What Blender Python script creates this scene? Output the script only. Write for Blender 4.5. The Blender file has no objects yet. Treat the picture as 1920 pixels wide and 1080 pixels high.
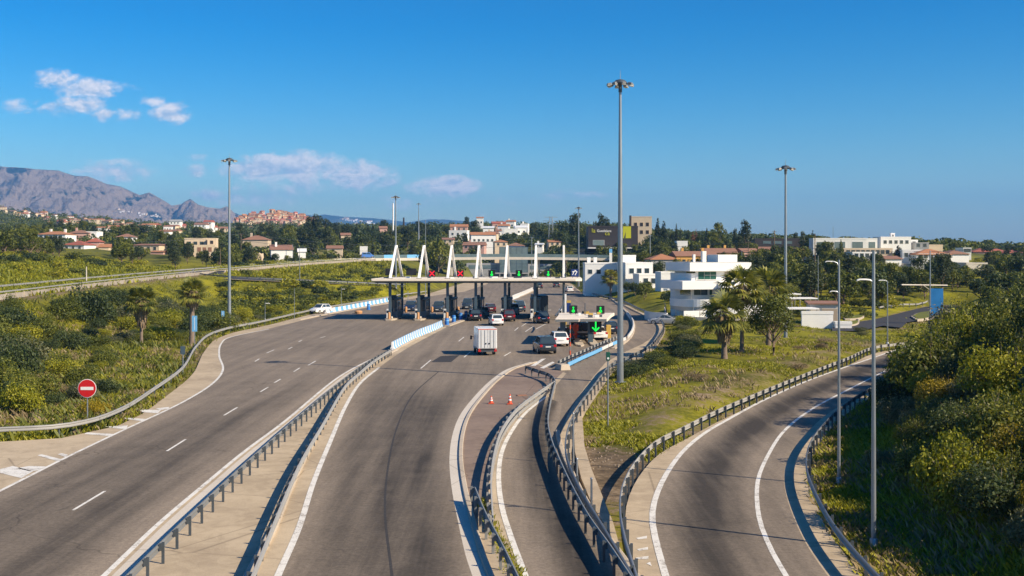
import bpy, bmesh, math, random
import numpy as np
from mathutils import Vector, Matrix
rnd = random.Random(7)
rng = np.random.default_rng(7)
S = bpy.context.scene
COL = S.collection
F, H, HY, CX = 2100.0, 11.2, 475.0, 960.0      # focal length in px, camera height, horizon row, centre column
R = math.radians

def G(px, py, z=0.0):
    Y = (H - z) * F / (py - HY)
    return ((px - CX) * Y / F, Y)
def W(px, py, Y):
    return Vector(((px - CX) * Y / F, Y, H - (py - HY) * Y / F))
def zat(py, Y): return H - (py - HY) * Y / F
def xat(px, Y): return (px - CX) * Y / F

# ---------------------------------------------------------------- objects
def link(o, parent=None):
    COL.objects.link(o)
    if parent is not None: o.parent = parent
    return o
def tag(o, label=None, cat=None, group=None, kind=None):
    if label: o['label'] = label
    if cat: o['category'] = cat
    if group: o['group'] = group
    if kind: o['kind'] = kind
    return o
def thing(name, label, cat, loc=(0, 0, 0), rz=0.0, group=None):
    o = bpy.data.objects.new(name, None); link(o)
    o.location = loc; o.rotation_euler = (0, 0, rz); o.empty_display_size = .3
    return tag(o, label, cat, group)
def inst(name, mesh, parent=None, loc=(0, 0, 0), rz=0.0, sc=None):
    o = bpy.data.objects.new(name, mesh); link(o, parent)
    o.location = loc; o.rotation_euler = (0, 0, rz)
    if sc is not None: o.scale = sc if hasattr(sc, '__len__') else (sc, sc, sc)
    return o
def copy_tree(o, parent=None):
    c = o.copy(); link(c)
    if parent is not None: c.parent = parent
    for ch in o.children: copy_tree(ch, c)
    return c

class MB:
    """gathers simple shapes; build() makes ONE mesh object"""
    def __init__(s): s.v = []; s.f = []; s.mi = []
    def add(s, v, f, mi=0):
        n = len(s.v); s.v += [tuple(p) for p in v]
        s.f += [tuple(i + n for i in q) for q in f]; s.mi += [mi] * len(f); return s
    def box(s, c, d, rz=0.0, mi=0, taper=1.0):
        cx, cy, cz = c; x, y, z = d[0] / 2, d[1] / 2, d[2] / 2
        ca, sa = math.cos(rz), math.sin(rz); v = []
        for k in (-1, 1):
            t = taper if k > 0 else 1.0
            for a, b in ((-1, -1), (1, -1), (1, 1), (-1, 1)):
                X, Y = a * x * t, b * y * t
                v.append((cx + X * ca - Y * sa, cy + X * sa + Y * ca, cz + k * z))
        return s.add(v, [(3, 2, 1, 0), (4, 5, 6, 7), (0, 1, 5, 4), (1, 2, 6, 5), (2, 3, 7, 6), (3, 0, 4, 7)], mi)
    def b2(s, x0, x1, y0, y1, z0, z1, mi=0):
        return s.box(((x0 + x1) / 2, (y0 + y1) / 2, (z0 + z1) / 2), (x1 - x0, y1 - y0, z1 - z0), 0, mi)
    def cyl(s, p0, p1, r0, r1=None, n=10, mi=0, caps=True):
        r1 = r0 if r1 is None else r1
        p0, p1 = Vector(p0), Vector(p1); d = (p1 - p0).normalized()
        a = d.orthogonal().normalized(); b = d.cross(a); v = []
        for p, r in ((p0, r0), (p1, r1)):
            for k in range(n):
                t = 2 * math.pi * k / n; v.append(p + a * (r * math.cos(t)) + b * (r * math.sin(t)))
        f = [(k, (k + 1) % n, n + (k + 1) % n, n + k) for k in range(n)]
        if caps: f += [tuple(range(n - 1, -1, -1)), tuple(range(n, 2 * n))]
        return s.add(v, f, mi)
    def tube(s, pts, r, n=8, mi=0):
        pts = [Vector(p) for p in pts]; v = []; m = len(pts)
        rr = r if hasattr(r, '__len__') else [r] * m
        up = Vector((0.013, 0.027, 1)).normalized()
        for i, p in enumerate(pts):
            d = (pts[min(i + 1, m - 1)] - pts[max(i - 1, 0)]).normalized()
            a = d.cross(up)
            a = a.normalized() if a.length > 1e-3 else Vector((1, 0, 0))
            b = d.cross(a)
            for k in range(n):
                t = 2 * math.pi * k / n; v.append(p + a * (rr[i] * math.cos(t)) + b * (rr[i] * math.sin(t)))
        f = [(i * n + k, i * n + (k + 1) % n, (i + 1) * n + (k + 1) % n, (i + 1) * n + k) for i in range(m - 1) for k in range(n)]
        f += [tuple(range(n - 1, -1, -1)), tuple(range((m - 1) * n, m * n))]
        return s.add(v, f, mi)
    def lathe(s, c, prof, n=12, mi=0):
        v = [(c[0] + r * math.cos(2 * math.pi * k / n), c[1] + r * math.sin(2 * math.pi * k / n), c[2] + z) for r, z in prof for k in range(n)]
        m = len(prof)
        f = [(i * n + k, i * n + (k + 1) % n, (i + 1) * n + (k + 1) % n, (i + 1) * n + k) for i in range(m - 1) for k in range(n)]
        f += [tuple(range(n - 1, -1, -1)), tuple(range((m - 1) * n, m * n))]
        return s.add(v, f, mi)
    def prism(s, poly, z0, z1, mi=0):
        n = len(poly)
        area = sum(poly[i][0] * poly[(i + 1) % n][1] - poly[(i + 1) % n][0] * poly[i][1] for i in range(n))
        if area < 0: poly = poly[::-1]
        v = [(p[0], p[1], z0) for p in poly] + [(p[0], p[1], z1) for p in poly]
        f = [tuple(range(n - 1, -1, -1)), tuple(range(n, 2 * n))] + [(i, (i + 1) % n, n + (i + 1) % n, n + i) for i in range(n)]
        return s.add(v, f, mi)
    def quad(s, a, b, c, d, mi=0): return s.add([a, b, c, d], [(0, 1, 2, 3)], mi)
    def sweep(s, path, prof, zs=None, mi=0, closed=True):
        """prof: (offset to the side of travel (right +), z)"""
        P = np.array([(p[0], p[1]) for p in path]); n = len(P); m = len(prof)
        T = np.gradient(P, axis=0); T /= np.linalg.norm(T, axis=1)[:, None] + 1e-9
        N = np.stack([T[:, 1], -T[:, 0]], 1); v = []
        for i in range(n):
            z0 = zs[i] if zs is not None else 0.0
            for o, z in prof: v.append((P[i, 0] + N[i, 0] * o, P[i, 1] + N[i, 1] * o, z0 + z))
        mm = m if closed else m - 1
        f = [(i * m + k, i * m + (k + 1) % m, (i + 1) * m + (k + 1) % m, (i + 1) * m + k) for i in range(n - 1) for k in range(mm)]
        if closed: f += [tuple(range(m - 1, -1, -1)), tuple(range((n - 1) * m, n * m))]
        return s.add(v, f, mi)
    def mesh(s, name, mats, smooth=False):
        me = bpy.data.meshes.new(name); me.from_pydata(s.v, [], s.f)
        mats = mats if isinstance(mats, (list, tuple)) else [mats]
        for m in mats: me.materials.append(m)
        if len(mats) > 1: me.polygons.foreach_set('material_index', s.mi)
        bm = bmesh.new(); bm.from_mesh(me); bmesh.ops.recalc_face_normals(bm, faces=bm.faces); bm.to_mesh(me); bm.free()
        if smooth:
            me.polygons.foreach_set('use_smooth', [True] * len(me.polygons))
            try: me.set_sharp_from_angle(angle=R(40))
            except Exception: pass
        me.update(); return me
    def build(s, name, mats, parent=None, smooth=False, bevel=0.0):
        o = inst(name, s.mesh(name, mats, smooth), parent)
        if bevel > 0:
            m = o.modifiers.new('edge', 'BEVEL'); m.width = bevel; m.segments = 2; m.limit_method = 'ANGLE'; m.angle_limit = R(35)
        return o

def npmesh(name, v, f, mat, attrs=None, smooth=False):
    """v (n,3), f (m,k) arrays"""
    me = bpy.data.meshes.new(name); v = np.asarray(v, np.float32); f = np.asarray(f, np.int32)
    k = f.shape[1]
    me.vertices.add(len(v)); me.vertices.foreach_set('co', v.ravel())
    me.loops.add(f.size); me.loops.foreach_set('vertex_index', f.ravel())
    me.polygons.add(len(f)); me.polygons.foreach_set('loop_start', np.arange(0, f.size, k, dtype=np.int32))
    me.polygons.foreach_set('loop_total', np.full(len(f), k, np.int32))
    if smooth: me.polygons.foreach_set('use_smooth', np.ones(len(f), bool))
    for m in (mat if isinstance(mat, (list, tuple)) else [mat]): me.materials.append(m)
    me.update(calc_edges=True)
    for an, av in (attrs or {}).items():
        a = me.attributes.new(an, 'FLOAT', 'POINT'); a.data.foreach_set('value', np.asarray(av, np.float32).ravel())
    return me

# ---------------------------------------------------------------- materials
class NT:
    def __init__(s, name, world=False):
        if world: s.m = bpy.data.worlds.new(name)
        else: s.m = bpy.data.materials.new(name)
        s.m.use_nodes = True; s.t = s.m.node_tree; s.t.nodes.clear()
    def n(s, typ, **kw):
        nd = s.t.nodes.new(typ)
        for k, v in kw.items():
            if k.startswith('i_'):
                key = k[2:]; key = int(key) if key.isdigit() else key.replace('_', ' ')
                s.put(v, nd.inputs[key])
            else: setattr(nd, k, v)
        return nd
    def put(s, v, sock):
        if hasattr(v, 'is_output') or isinstance(v, bpy.types.NodeSocket): s.t.links.new(v, sock)
        elif isinstance(v, bpy.types.Node): s.t.links.new(v.outputs[0], sock)
        else: sock.default_value = v
    def math(s, op, a, b=0.0, c=0.0, clamp=False):
        nd = s.t.nodes.new('ShaderNodeMath'); nd.operation = op; nd.use_clamp = clamp
        s.put(a, nd.inputs[0]); s.put(b, nd.inputs[1]); s.put(c, nd.inputs[2]); return nd.outputs[0]
    def mix(s, fac, a, b, mode='MIX'):
        nd = s.t.nodes.new('ShaderNodeMix'); nd.data_type = 'RGBA'; nd.blend_type = mode
        s.put(fac, nd.inputs[0]); s.put(a, nd.inputs[6]); s.put(b, nd.inputs[7]); return nd.outputs[2]
    def noise(s, vec, scale, detail=4.0, rough=.55, dist=0.0):
        nd = s.n('ShaderNodeTexNoise'); s.put(vec, nd.inputs['Vector'])
        nd.inputs['Scale'].default_value = scale; nd.inputs['Detail'].default_value = detail
        nd.inputs['Roughness'].default_value = rough; nd.inputs['Distortion'].default_value = dist
        return nd.outputs[0]
    def ss(s, x, a, b):
        nd = s.n('ShaderNodeMapRange', interpolation_type='SMOOTHSTEP'); s.put(x, nd.inputs[0])
        nd.inputs[1].default_value = a; nd.inputs[2].default_value = b; return nd.outputs[0]
    def ramp(s, x, stops):
        nd = s.n('ShaderNodeValToRGB'); s.put(x, nd.inputs[0]); e = nd.color_ramp.elements
        while len(e) < len(stops): e.new(.5)
        for k, (p, c) in enumerate(stops): e[k].position = p; e[k].color = (*c, 1)
        return nd.outputs[0]
    def attr(s, name):
        return s.n('ShaderNodeAttribute', attribute_name=name).outputs['Fac']
    def out(s, shader, vol=None):
        o = s.n('ShaderNodeOutputMaterial')
        if shader is not None: s.put(shader, o.inputs[0])
        if vol is not None: s.put(vol, o.inputs[1])
        return s.m
    def bsdf(s, col, rough=.6, metal=0.0, spec=.5, normal=None, **kw):
        b = s.n('ShaderNodeBsdfPrincipled'); s.put(c4(col), b.inputs['Base Color']); s.put(rough, b.inputs['Roughness'])
        s.put(metal, b.inputs['Metallic']); s.put(spec, b.inputs['Specular IOR Level'])
        if normal is not None: s.put(normal, b.inputs['Normal'])
        return b
    def bump(s, h, strength, dist=.02):
        b = s.n('ShaderNodeBump'); s.put(h, b.inputs['Height']); b.inputs['Strength'].default_value = strength
        b.inputs['Distance'].default_value = dist; return b.outputs[0]
def c4(c):
    return (*c, 1) if isinstance(c, tuple) and len(c) == 3 else c

_mc = {}
def mat(name, col, rough=.6, metal=0.0, var=.12, vs=1.5, spec=.4, bump=0.0, coat=0.0):
    if name in _mc: return _mc[name]
    t = NT(name); pos = t.n('ShaderNodeNewGeometry').outputs['Position']
    oi = t.n('ShaderNodeObjectInfo').outputs['Random']
    n1 = t.noise(pos, vs, 5); n2 = t.noise(pos, vs * 9, 3)
    k = t.math('ADD', t.math('MULTIPLY', n1, .7), t.math('MULTIPLY', n2, .3))
    k = t.math('MULTIPLY_ADD', t.math('SUBTRACT', k, .5), var * 4, 1.0)
    k = t.math('MULTIPLY', k, t.math('MULTIPLY_ADD', oi, var * .5, 1 - var * .25))
    vm = t.n('ShaderNodeVectorMath', operation='SCALE'); vm.inputs[0].default_value = col; t.put(k, vm.inputs['Scale'])
    b = t.bsdf(vm.outputs[0], t.math('MULTIPLY_ADD', t.math('SUBTRACT', n1, .5), .3, rough, clamp=True), metal, spec, t.bump(n2, bump) if bump else None)
    if coat: b.inputs['Coat Weight'].default_value = coat; b.inputs['Coat Roughness'].default_value = .08
    _mc[name] = t.out(b); return _mc[name]
def emit(name, col, s):
    if name in _mc: return _mc[name]
    t = NT(name); e = t.n('ShaderNodeEmission'); e.inputs[0].default_value = (*col, 1); e.inputs[1].default_value = s
    _mc[name] = t.out(e); return _mc[name]

def m_ground():
    t = NT('ground_soil_and_grass'); pos = t.n('ShaderNodeNewGeometry').outputs['Position']
    big = t.noise(pos, .035, 4, .6); mid = t.noise(pos, .22, 5, .6); fin = t.noise(pos, 2.2, 5, .7)
    k = t.math('ADD', t.math('MULTIPLY', big, .35), t.math('ADD', t.math('MULTIPLY', mid, .35), t.math('MULTIPLY', fin, .30)))
    green = t.ramp(k, [(.36, (.040, .042, .010)), (.45, (.100, .100, .010)), (.52, (.205, .190, .008)), (.60, (.29, .255, .010)), (.68, (.28, .22, .06))])
    dirt = t.ramp(t.math('ADD', t.math('MULTIPLY', mid, .4), t.math('MULTIPLY', fin, .6)), [(.32, (.045, .032, .020)), (.5, (.15, .108, .066)), (.66, (.30, .225, .15))])
    d = t.math('ADD', t.attr('dirt'), t.math('MULTIPLY', t.math('SUBTRACT', t.math('ADD', mid, fin), 1.0), .9))
    col = t.mix(t.ss(d, .35, .65), green, dirt)
    far = t.ramp(t.noise(pos, .02, 6, .65), [(.35, (.040, .050, .018)), (.5, (.075, .085, .024)), (.6, (.14, .14, .034)), (.7, (.22, .18, .08))])
    col = t.mix(t.attr('far'), col, far)
    return t.out(t.bsdf(col, .95, 0, .15, t.bump(fin, .6, .12)))

def m_asphalt(name, light, dark, wear=True):
    t = NT(name); pos = t.n('ShaderNodeNewGeometry').outputs['Position']
    big = t.noise(pos, .06, 4, .6); mid = t.noise(pos, .5, 5, .65); fin = t.noise(pos, 5, 3, .8); sp = t.noise(pos, 16, 3, .9)
    sv = t.n('ShaderNodeVectorMath', operation='MULTIPLY'); t.put(pos, sv.inputs[0]); sv.inputs[1].default_value = (.9, .035, 1); streak = t.noise(sv.outputs[0], 1.0, 5, .65)
    w = t.math('ADD', t.attr('wear') if wear else .5, t.math('ADD', t.math('MULTIPLY', t.math('SUBTRACT', t.math('ADD', big, mid), 1.0), .45), t.math('MULTIPLY', t.math('SUBTRACT', streak, .5), 1.1)))
    col = t.mix(t.math('MULTIPLY_ADD', w, 1.0, 0.0, clamp=True), c4(light), c4(dark))
    k = t.math('MULTIPLY_ADD', t.math('SUBTRACT', t.math('ADD', t.math('MULTIPLY', fin, .55), t.math('MULTIPLY', sp, .45)), .5), 2.2, 1.0)
    vm = t.n('ShaderNodeVectorMath', operation='SCALE'); t.put(col, vm.inputs[0]); t.put(k, vm.inputs['Scale'])
    # cracks and repairs
    cr = t.n('ShaderNodeTexVoronoi', feature='DISTANCE_TO_EDGE'); wp = t.n('ShaderNodeVectorMath', operation='ADD')
    nz = t.n('ShaderNodeTexNoise'); t.put(pos, nz.inputs['Vector']); nz.inputs['Scale'].default_value = .5
    t.put(pos, wp.inputs[0]); sc = t.n('ShaderNodeVectorMath', operation='SCALE'); t.put(nz.outputs['Color'], sc.inputs[0]); sc.inputs['Scale'].default_value = 3.0
    t.put(sc.outputs[0], wp.inputs[1]); t.put(wp.outputs[0], cr.inputs['Vector']); cr.inputs['Scale'].default_value = .11
    crack = t.math('MULTIPLY', t.math('SUBTRACT', 1.0, t.ss(cr.outputs['Distance'], .0, .008)), t.math('MULTIPLY', t.ss(big, .45, .6), .4))
    col = t.mix(crack, vm.outputs[0], (dark[0] * .35, dark[1] * .35, dark[2] * .35, 1))
    return t.out(t.bsdf(col, .88, 0, .25, t.bump(sp, .3, .01)))

def m_concrete(name, base, dirt, amount=.5, bump=.25):
    t = NT(name); pos = t.n('ShaderNodeNewGeometry').outputs['Position']
    big = t.noise(pos, .16, 5, .6); mid = t.noise(pos, 1.1, 6, .7, 1.0); fin = t.noise(pos, 16, 3, .8)
    k = t.math('ADD', t.math('MULTIPLY', big, .5), t.math('MULTIPLY', mid, .5))
    col = t.mix(t.math('MULTIPLY', t.ss(k, .36, .66), amount), c4(base), c4(dirt))
    s = t.math('MULTIPLY_ADD', t.math('SUBTRACT', t.math('ADD', t.math('MULTIPLY', fin, .7), t.math('MULTIPLY', mid, .3)), .5), .9, 1.0)
    vm = t.n('ShaderNodeVectorMath', operation='SCALE'); t.put(col, vm.inputs[0]); t.put(s, vm.inputs['Scale'])
    cr = t.n('ShaderNodeTexVoronoi', feature='DISTANCE_TO_EDGE'); t.put(pos, cr.inputs['Vector']); cr.inputs['Scale'].default_value = .14
    crack = t.math('MULTIPLY', t.math('SUBTRACT', 1.0, t.ss(cr.outputs['Distance'], .0, .007)), .45)
    col = t.mix(crack, vm.outputs[0], (dirt[0] * .4, dirt[1] * .4, dirt[2] * .4, 1))
    return t.out(t.bsdf(col, .9, 0, .25, t.bump(fin, bump, .01)))

def m_paint_line(name, under):
    t = NT(name); pos = t.n('ShaderNodeNewGeometry').outputs['Position']
    n = t.math('ADD', t.math('MULTIPLY', t.noise(pos, 1.2, 5, .7), .55), t.math('MULTIPLY', t.noise(pos, 14, 3, .8), .45))
    col = t.mix(t.ss(n, .49, .64), (.72, .69, .63, 1), c4(under))
    return t.out(t.bsdf(col, .7, 0, .3))

def m_leaf(name, cols, trans=.35, rough=.55, lightness=1.0):
    """leaf colour varies from leaf to leaf and plant to plant"""
    t = NT(name); g = t.n('ShaderNodeNewGeometry'); oi = t.n('ShaderNodeObjectInfo')
    pn = t.noise(g.outputs['Position'], .55, 3)
    r = t.math('ADD', t.math('MULTIPLY', g.outputs['Random Per Island'], .55), t.math('MULTIPLY', t.math('ADD', t.math('MULTIPLY', oi.outputs['Random'], .5), t.math('MULTIPLY', pn, .5)), .45))
    n = len(cols); col = t.ramp(r, [(.08 + .84 * i / (n - 1), tuple(x * lightness for x in c)) for i, c in enumerate(cols)])
    d = t.bsdf(col, rough, 0, .3); tr = t.n('ShaderNodeBsdfTranslucent')
    tc = t.n('ShaderNodeVectorMath', operation='MULTIPLY'); t.put(col, tc.inputs[0]); tc.inputs[1].default_value = (1.25, 1.2, .5); t.put(tc.outputs[0], tr.inputs[0])
    ms = t.n('ShaderNodeMixShader'); ms.inputs[0].default_value = trans; t.put(d.outputs[0], ms.inputs[1]); t.put(tr.outputs[0], ms.inputs[2])
    return t.out(ms.outputs[0])

def m_glass(name, col, rough=.06):
    t = NT(name); pos = t.n('ShaderNodeNewGeometry').outputs['Position']
    k = t.noise(pos, .6, 2)
    c = t.mix(k, c4(tuple(x * .5 for x in col)), c4(col))
    return t.out(t.bsdf(c, rough, .0, .9))

def m_mountain(name, rock, green, k0=.45, k1=.62, bd=120):
    t = NT(name); g = t.n('ShaderNodeNewGeometry'); pos = g.outputs['Position']
    n = t.math('ADD', t.math('MULTIPLY', t.noise(pos, .0022, 7, .65), .55), t.math('MULTIPLY', t.noise(pos, .009, 6, .7), .45))
    col = t.mix(t.ss(t.math('ADD', n, t.math('MULTIPLY', t.attr('rock'), .22)), k0, k1), c4(green), c4(rock))
    return t.out(t.bsdf(col, .95, 0, .1, t.bump(t.noise(pos, .006, 8, .7), 1.0, bd)))

M = dict(
    ground=m_ground(),
    asphalt=m_asphalt('worn_asphalt', (.262, .210, .158), (.052, .043, .034)),
    asphalt_far=m_asphalt('far_asphalt', (.200, .160, .132), (.120, .098, .084), False),
    new_asphalt=m_asphalt('dark_asphalt', (.060, .058, .060), (.040, .039, .042), False),
    patch=m_asphalt('asphalt_patch', (.055, .050, .048), (.040, .037, .036), False),
    concrete=m_concrete('shoulder_concrete', (.52, .415, .285), (.28, .215, .145), .8),
    island=m_concrete('island_concrete', (.27, .20, .155), (.15, .108, .086), .8),
    kerb=m_concrete('kerb_concrete', (.50, .42, .33), (.30, .25, .19), .6),
    fasc=m_concrete('precast_concrete', (.60, .54, .46), (.42, .36, .29), .4),
    line=m_paint_line('road_paint', (.26, .22, .18)),
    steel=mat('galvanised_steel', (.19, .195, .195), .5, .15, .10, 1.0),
    steel_d=mat('weathered_steel', (.085, .10, .115), .55, .35, .14, 2.0),
    canopy=mat('canopy_panels', (.74, .65, .53), .8, 0, .08, .25),
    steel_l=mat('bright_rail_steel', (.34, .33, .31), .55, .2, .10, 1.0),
    pole=mat('pole_galvanised', (.30, .325, .35), .40, .55, .05, .8),
    white=mat('white_render', (.80, .775, .735), .8, 0, .05, .6),
    whitep=mat('white_paint', (.80, .79, .77), .35, 0, .03, .8, coat=.3),
    cream=mat('cream_render', (.66, .52, .36), .85, 0, .08, .5),
    beige=mat('beige_render', (.58, .46, .33), .85, 0, .08, .5),
    ochre=mat('ochre_render', (.60, .33, .09), .85, 0, .08, .5),
    pink=mat('pink_render', (.55, .33, .27), .85, 0, .08, .5),
    grey=mat('grey_render', (.33, .33, .33), .85, 0, .08, .5),
    brown=mat('brown_cladding', (.035, .028, .027), .6, 0, .10, .4),
    tile=mat('terracotta_tiles', (.38, .17, .085), .85, 0, .18, 1.2),
    tile2=mat('old_roof_tiles', (.26, .135, .09), .9, 0, .18, 1.2),
    tile3=mat('red_roof_tiles', (.33, .10, .065), .9, 0, .15, 1.2),
    glass=m_glass('window_glass', (.05, .075, .09)),
    glass_g=m_glass('green_glass', (.03, .12, .10)),
    glass_b=m_glass('facade_glass', (.16, .23, .25)),
    blind=mat('beige_blind', (.42, .33, .24), .8, 0, .05),
    black=mat('black_plastic', (.012, .012, .014), .5, 0, .05),
    rubber=mat('tyre_rubber', (.015, .015, .016), .8, 0, .05),
    blue=mat('barrier_blue', (.03, .17, .48), .5, 0, .06),
    bluel=mat('rail_blue', (.16, .42, .72), .45, 0, .06),
    navy=mat('sign_navy', (.012, .035, .16), .4, 0, .04),
    booth=mat('booth_blue_grey', (.07, .105, .135), .5, .1, .08),
    yellow=mat('safety_yellow', (.55, .36, .08), .5, 0, .08),
    orange=mat('bollard_orange', (.50, .26, .11), .55, 0, .1),
    red=mat('signal_red', (.55, .012, .016), .4, 0, .04),
    conered=mat('cone_red', (.62, .09, .035), .55, 0, .08),
    green_d=mat('dark_green_box', (.01, .09, .06), .5, 0, .05),
    lime=mat('lime_panel', (.45, .45, .01), .5, 0, .05),
    wood=mat('bark', (.16, .115, .08), .95, 0, .25, 6, bump=.5),
    bark_p=mat('palm_bark', (.20, .15, .115), .95, 0, .25, 5, bump=.6),
    led_g=emit('led_green', (.02, 1.0, .10), .8),
    led_r=emit('led_red', (1.0, .03, .05), .8),
    lamp=mat('lamp_glass', (.72, .70, .66), .3, 0, .03),
    tail=mat('tail_lamp_red', (.45, .015, .02), .25, 0, .02, coat=.5),
    head=mat('head_lamp', (.7, .7, .72), .15, .3, .02),
    plate=mat('number_plate', (.7, .7, .66), .5, 0, .02),
)

# ---------------------------------------------------------------- curves
def cat(pts, n=60, tension=.5):
    """centripetal-ish Catmull-Rom through pts (any dimension), resampled to n points evenly by arc length"""
    P = np.array(pts, float)
    if len(P) == 2: d = [P[0] + (P[1] - P[0]) * k / 40 for k in range(41)]
    else:
        Q = np.vstack([2 * P[0] - P[1], P, 2 * P[-1] - P[-2]]); d = []
        for i in range(1, len(Q) - 2):
            p0, p1, p2, p3 = Q[i - 1:i + 3]
            l0, l1, l2 = [max(np.linalg.norm(b[:2] - a[:2]), 1e-6) ** .5 for a, b in ((p0, p1), (p1, p2), (p2, p3))]
            m1 = (p1 - p0) / l0 - (p2 - p0) / (l0 + l1) + (p2 - p1) / l1
            m2 = (p2 - p1) / l1 - (p3 - p1) / (l1 + l2) + (p3 - p2) / l2
            m1 = m1 * l1; m2 = m2 * l1
            for k in range(24):
                t = k / 24
                d.append((2 * t**3 - 3 * t**2 + 1) * p1 + (t**3 - 2 * t**2 + t) * m1 + (-2 * t**3 + 3 * t**2) * p2 + (t**3 - t**2) * m2)
        d.append(P[-1])
    d = np.array(d); s = np.r_[0, np.cumsum(np.linalg.norm(np.diff(d[:, :2], axis=0), axis=1))]
    q = np.linspace(0, s[-1], n)
    return np.stack([np.interp(q, s, d[:, k]) for k in range(d.shape[1])], 1)
def plen(P): return float(np.linalg.norm(np.diff(np.array(P)[:, :2], axis=0), axis=1).sum())
def GP(pix, z=0.0): return [G(a, b, z) for a, b in pix]
def ext(pts, m, end=0):
    """lengthen a polyline by m metres at its start (0) or end (1)"""
    p = [np.array(q, float) for q in pts]
    if end == 0:
        d = p[0] - p[1]; return [p[0] + d / np.linalg.norm(d) * m] + p
    d = p[-1] - p[-2]; return p + [p[-1] + d / np.linalg.norm(d) * m]
# ---------------------------------------------------------------- camera, sun, sky
cam = bpy.data.cameras.new('camera'); co = bpy.data.objects.new('camera', cam); COL.objects.link(co)
co.location = (0, 0, H); co.rotation_euler = (R(90), 0, 0)
cam.sensor_width = 36.0; cam.lens = F / 1920 * 36; cam.shift_y = -(540 - HY) / 1920; cam.clip_start = .5; cam.clip_end = 60000
S.camera = co
S.view_settings.view_transform = 'Standard'; S.view_settings.look = 'None'; S.view_settings.exposure = EXPOSURE = .62; S.view_settings.gamma = 1
EL = R(34); sd = Vector((.88 * math.cos(EL), -.475 * math.cos(EL), math.sin(EL))).normalized()
sl = bpy.data.lights.new('sun', 'SUN'); sl.energy = 5.0; sl.angle = R(.53); sl.color = (1.0, .86, .64)
so = bpy.data.objects.new('sun', sl); COL.objects.link(so); so.rotation_euler = sd.to_track_quat('Z', 'Y').to_euler(); so.location = (200, -100, 150)

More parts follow.
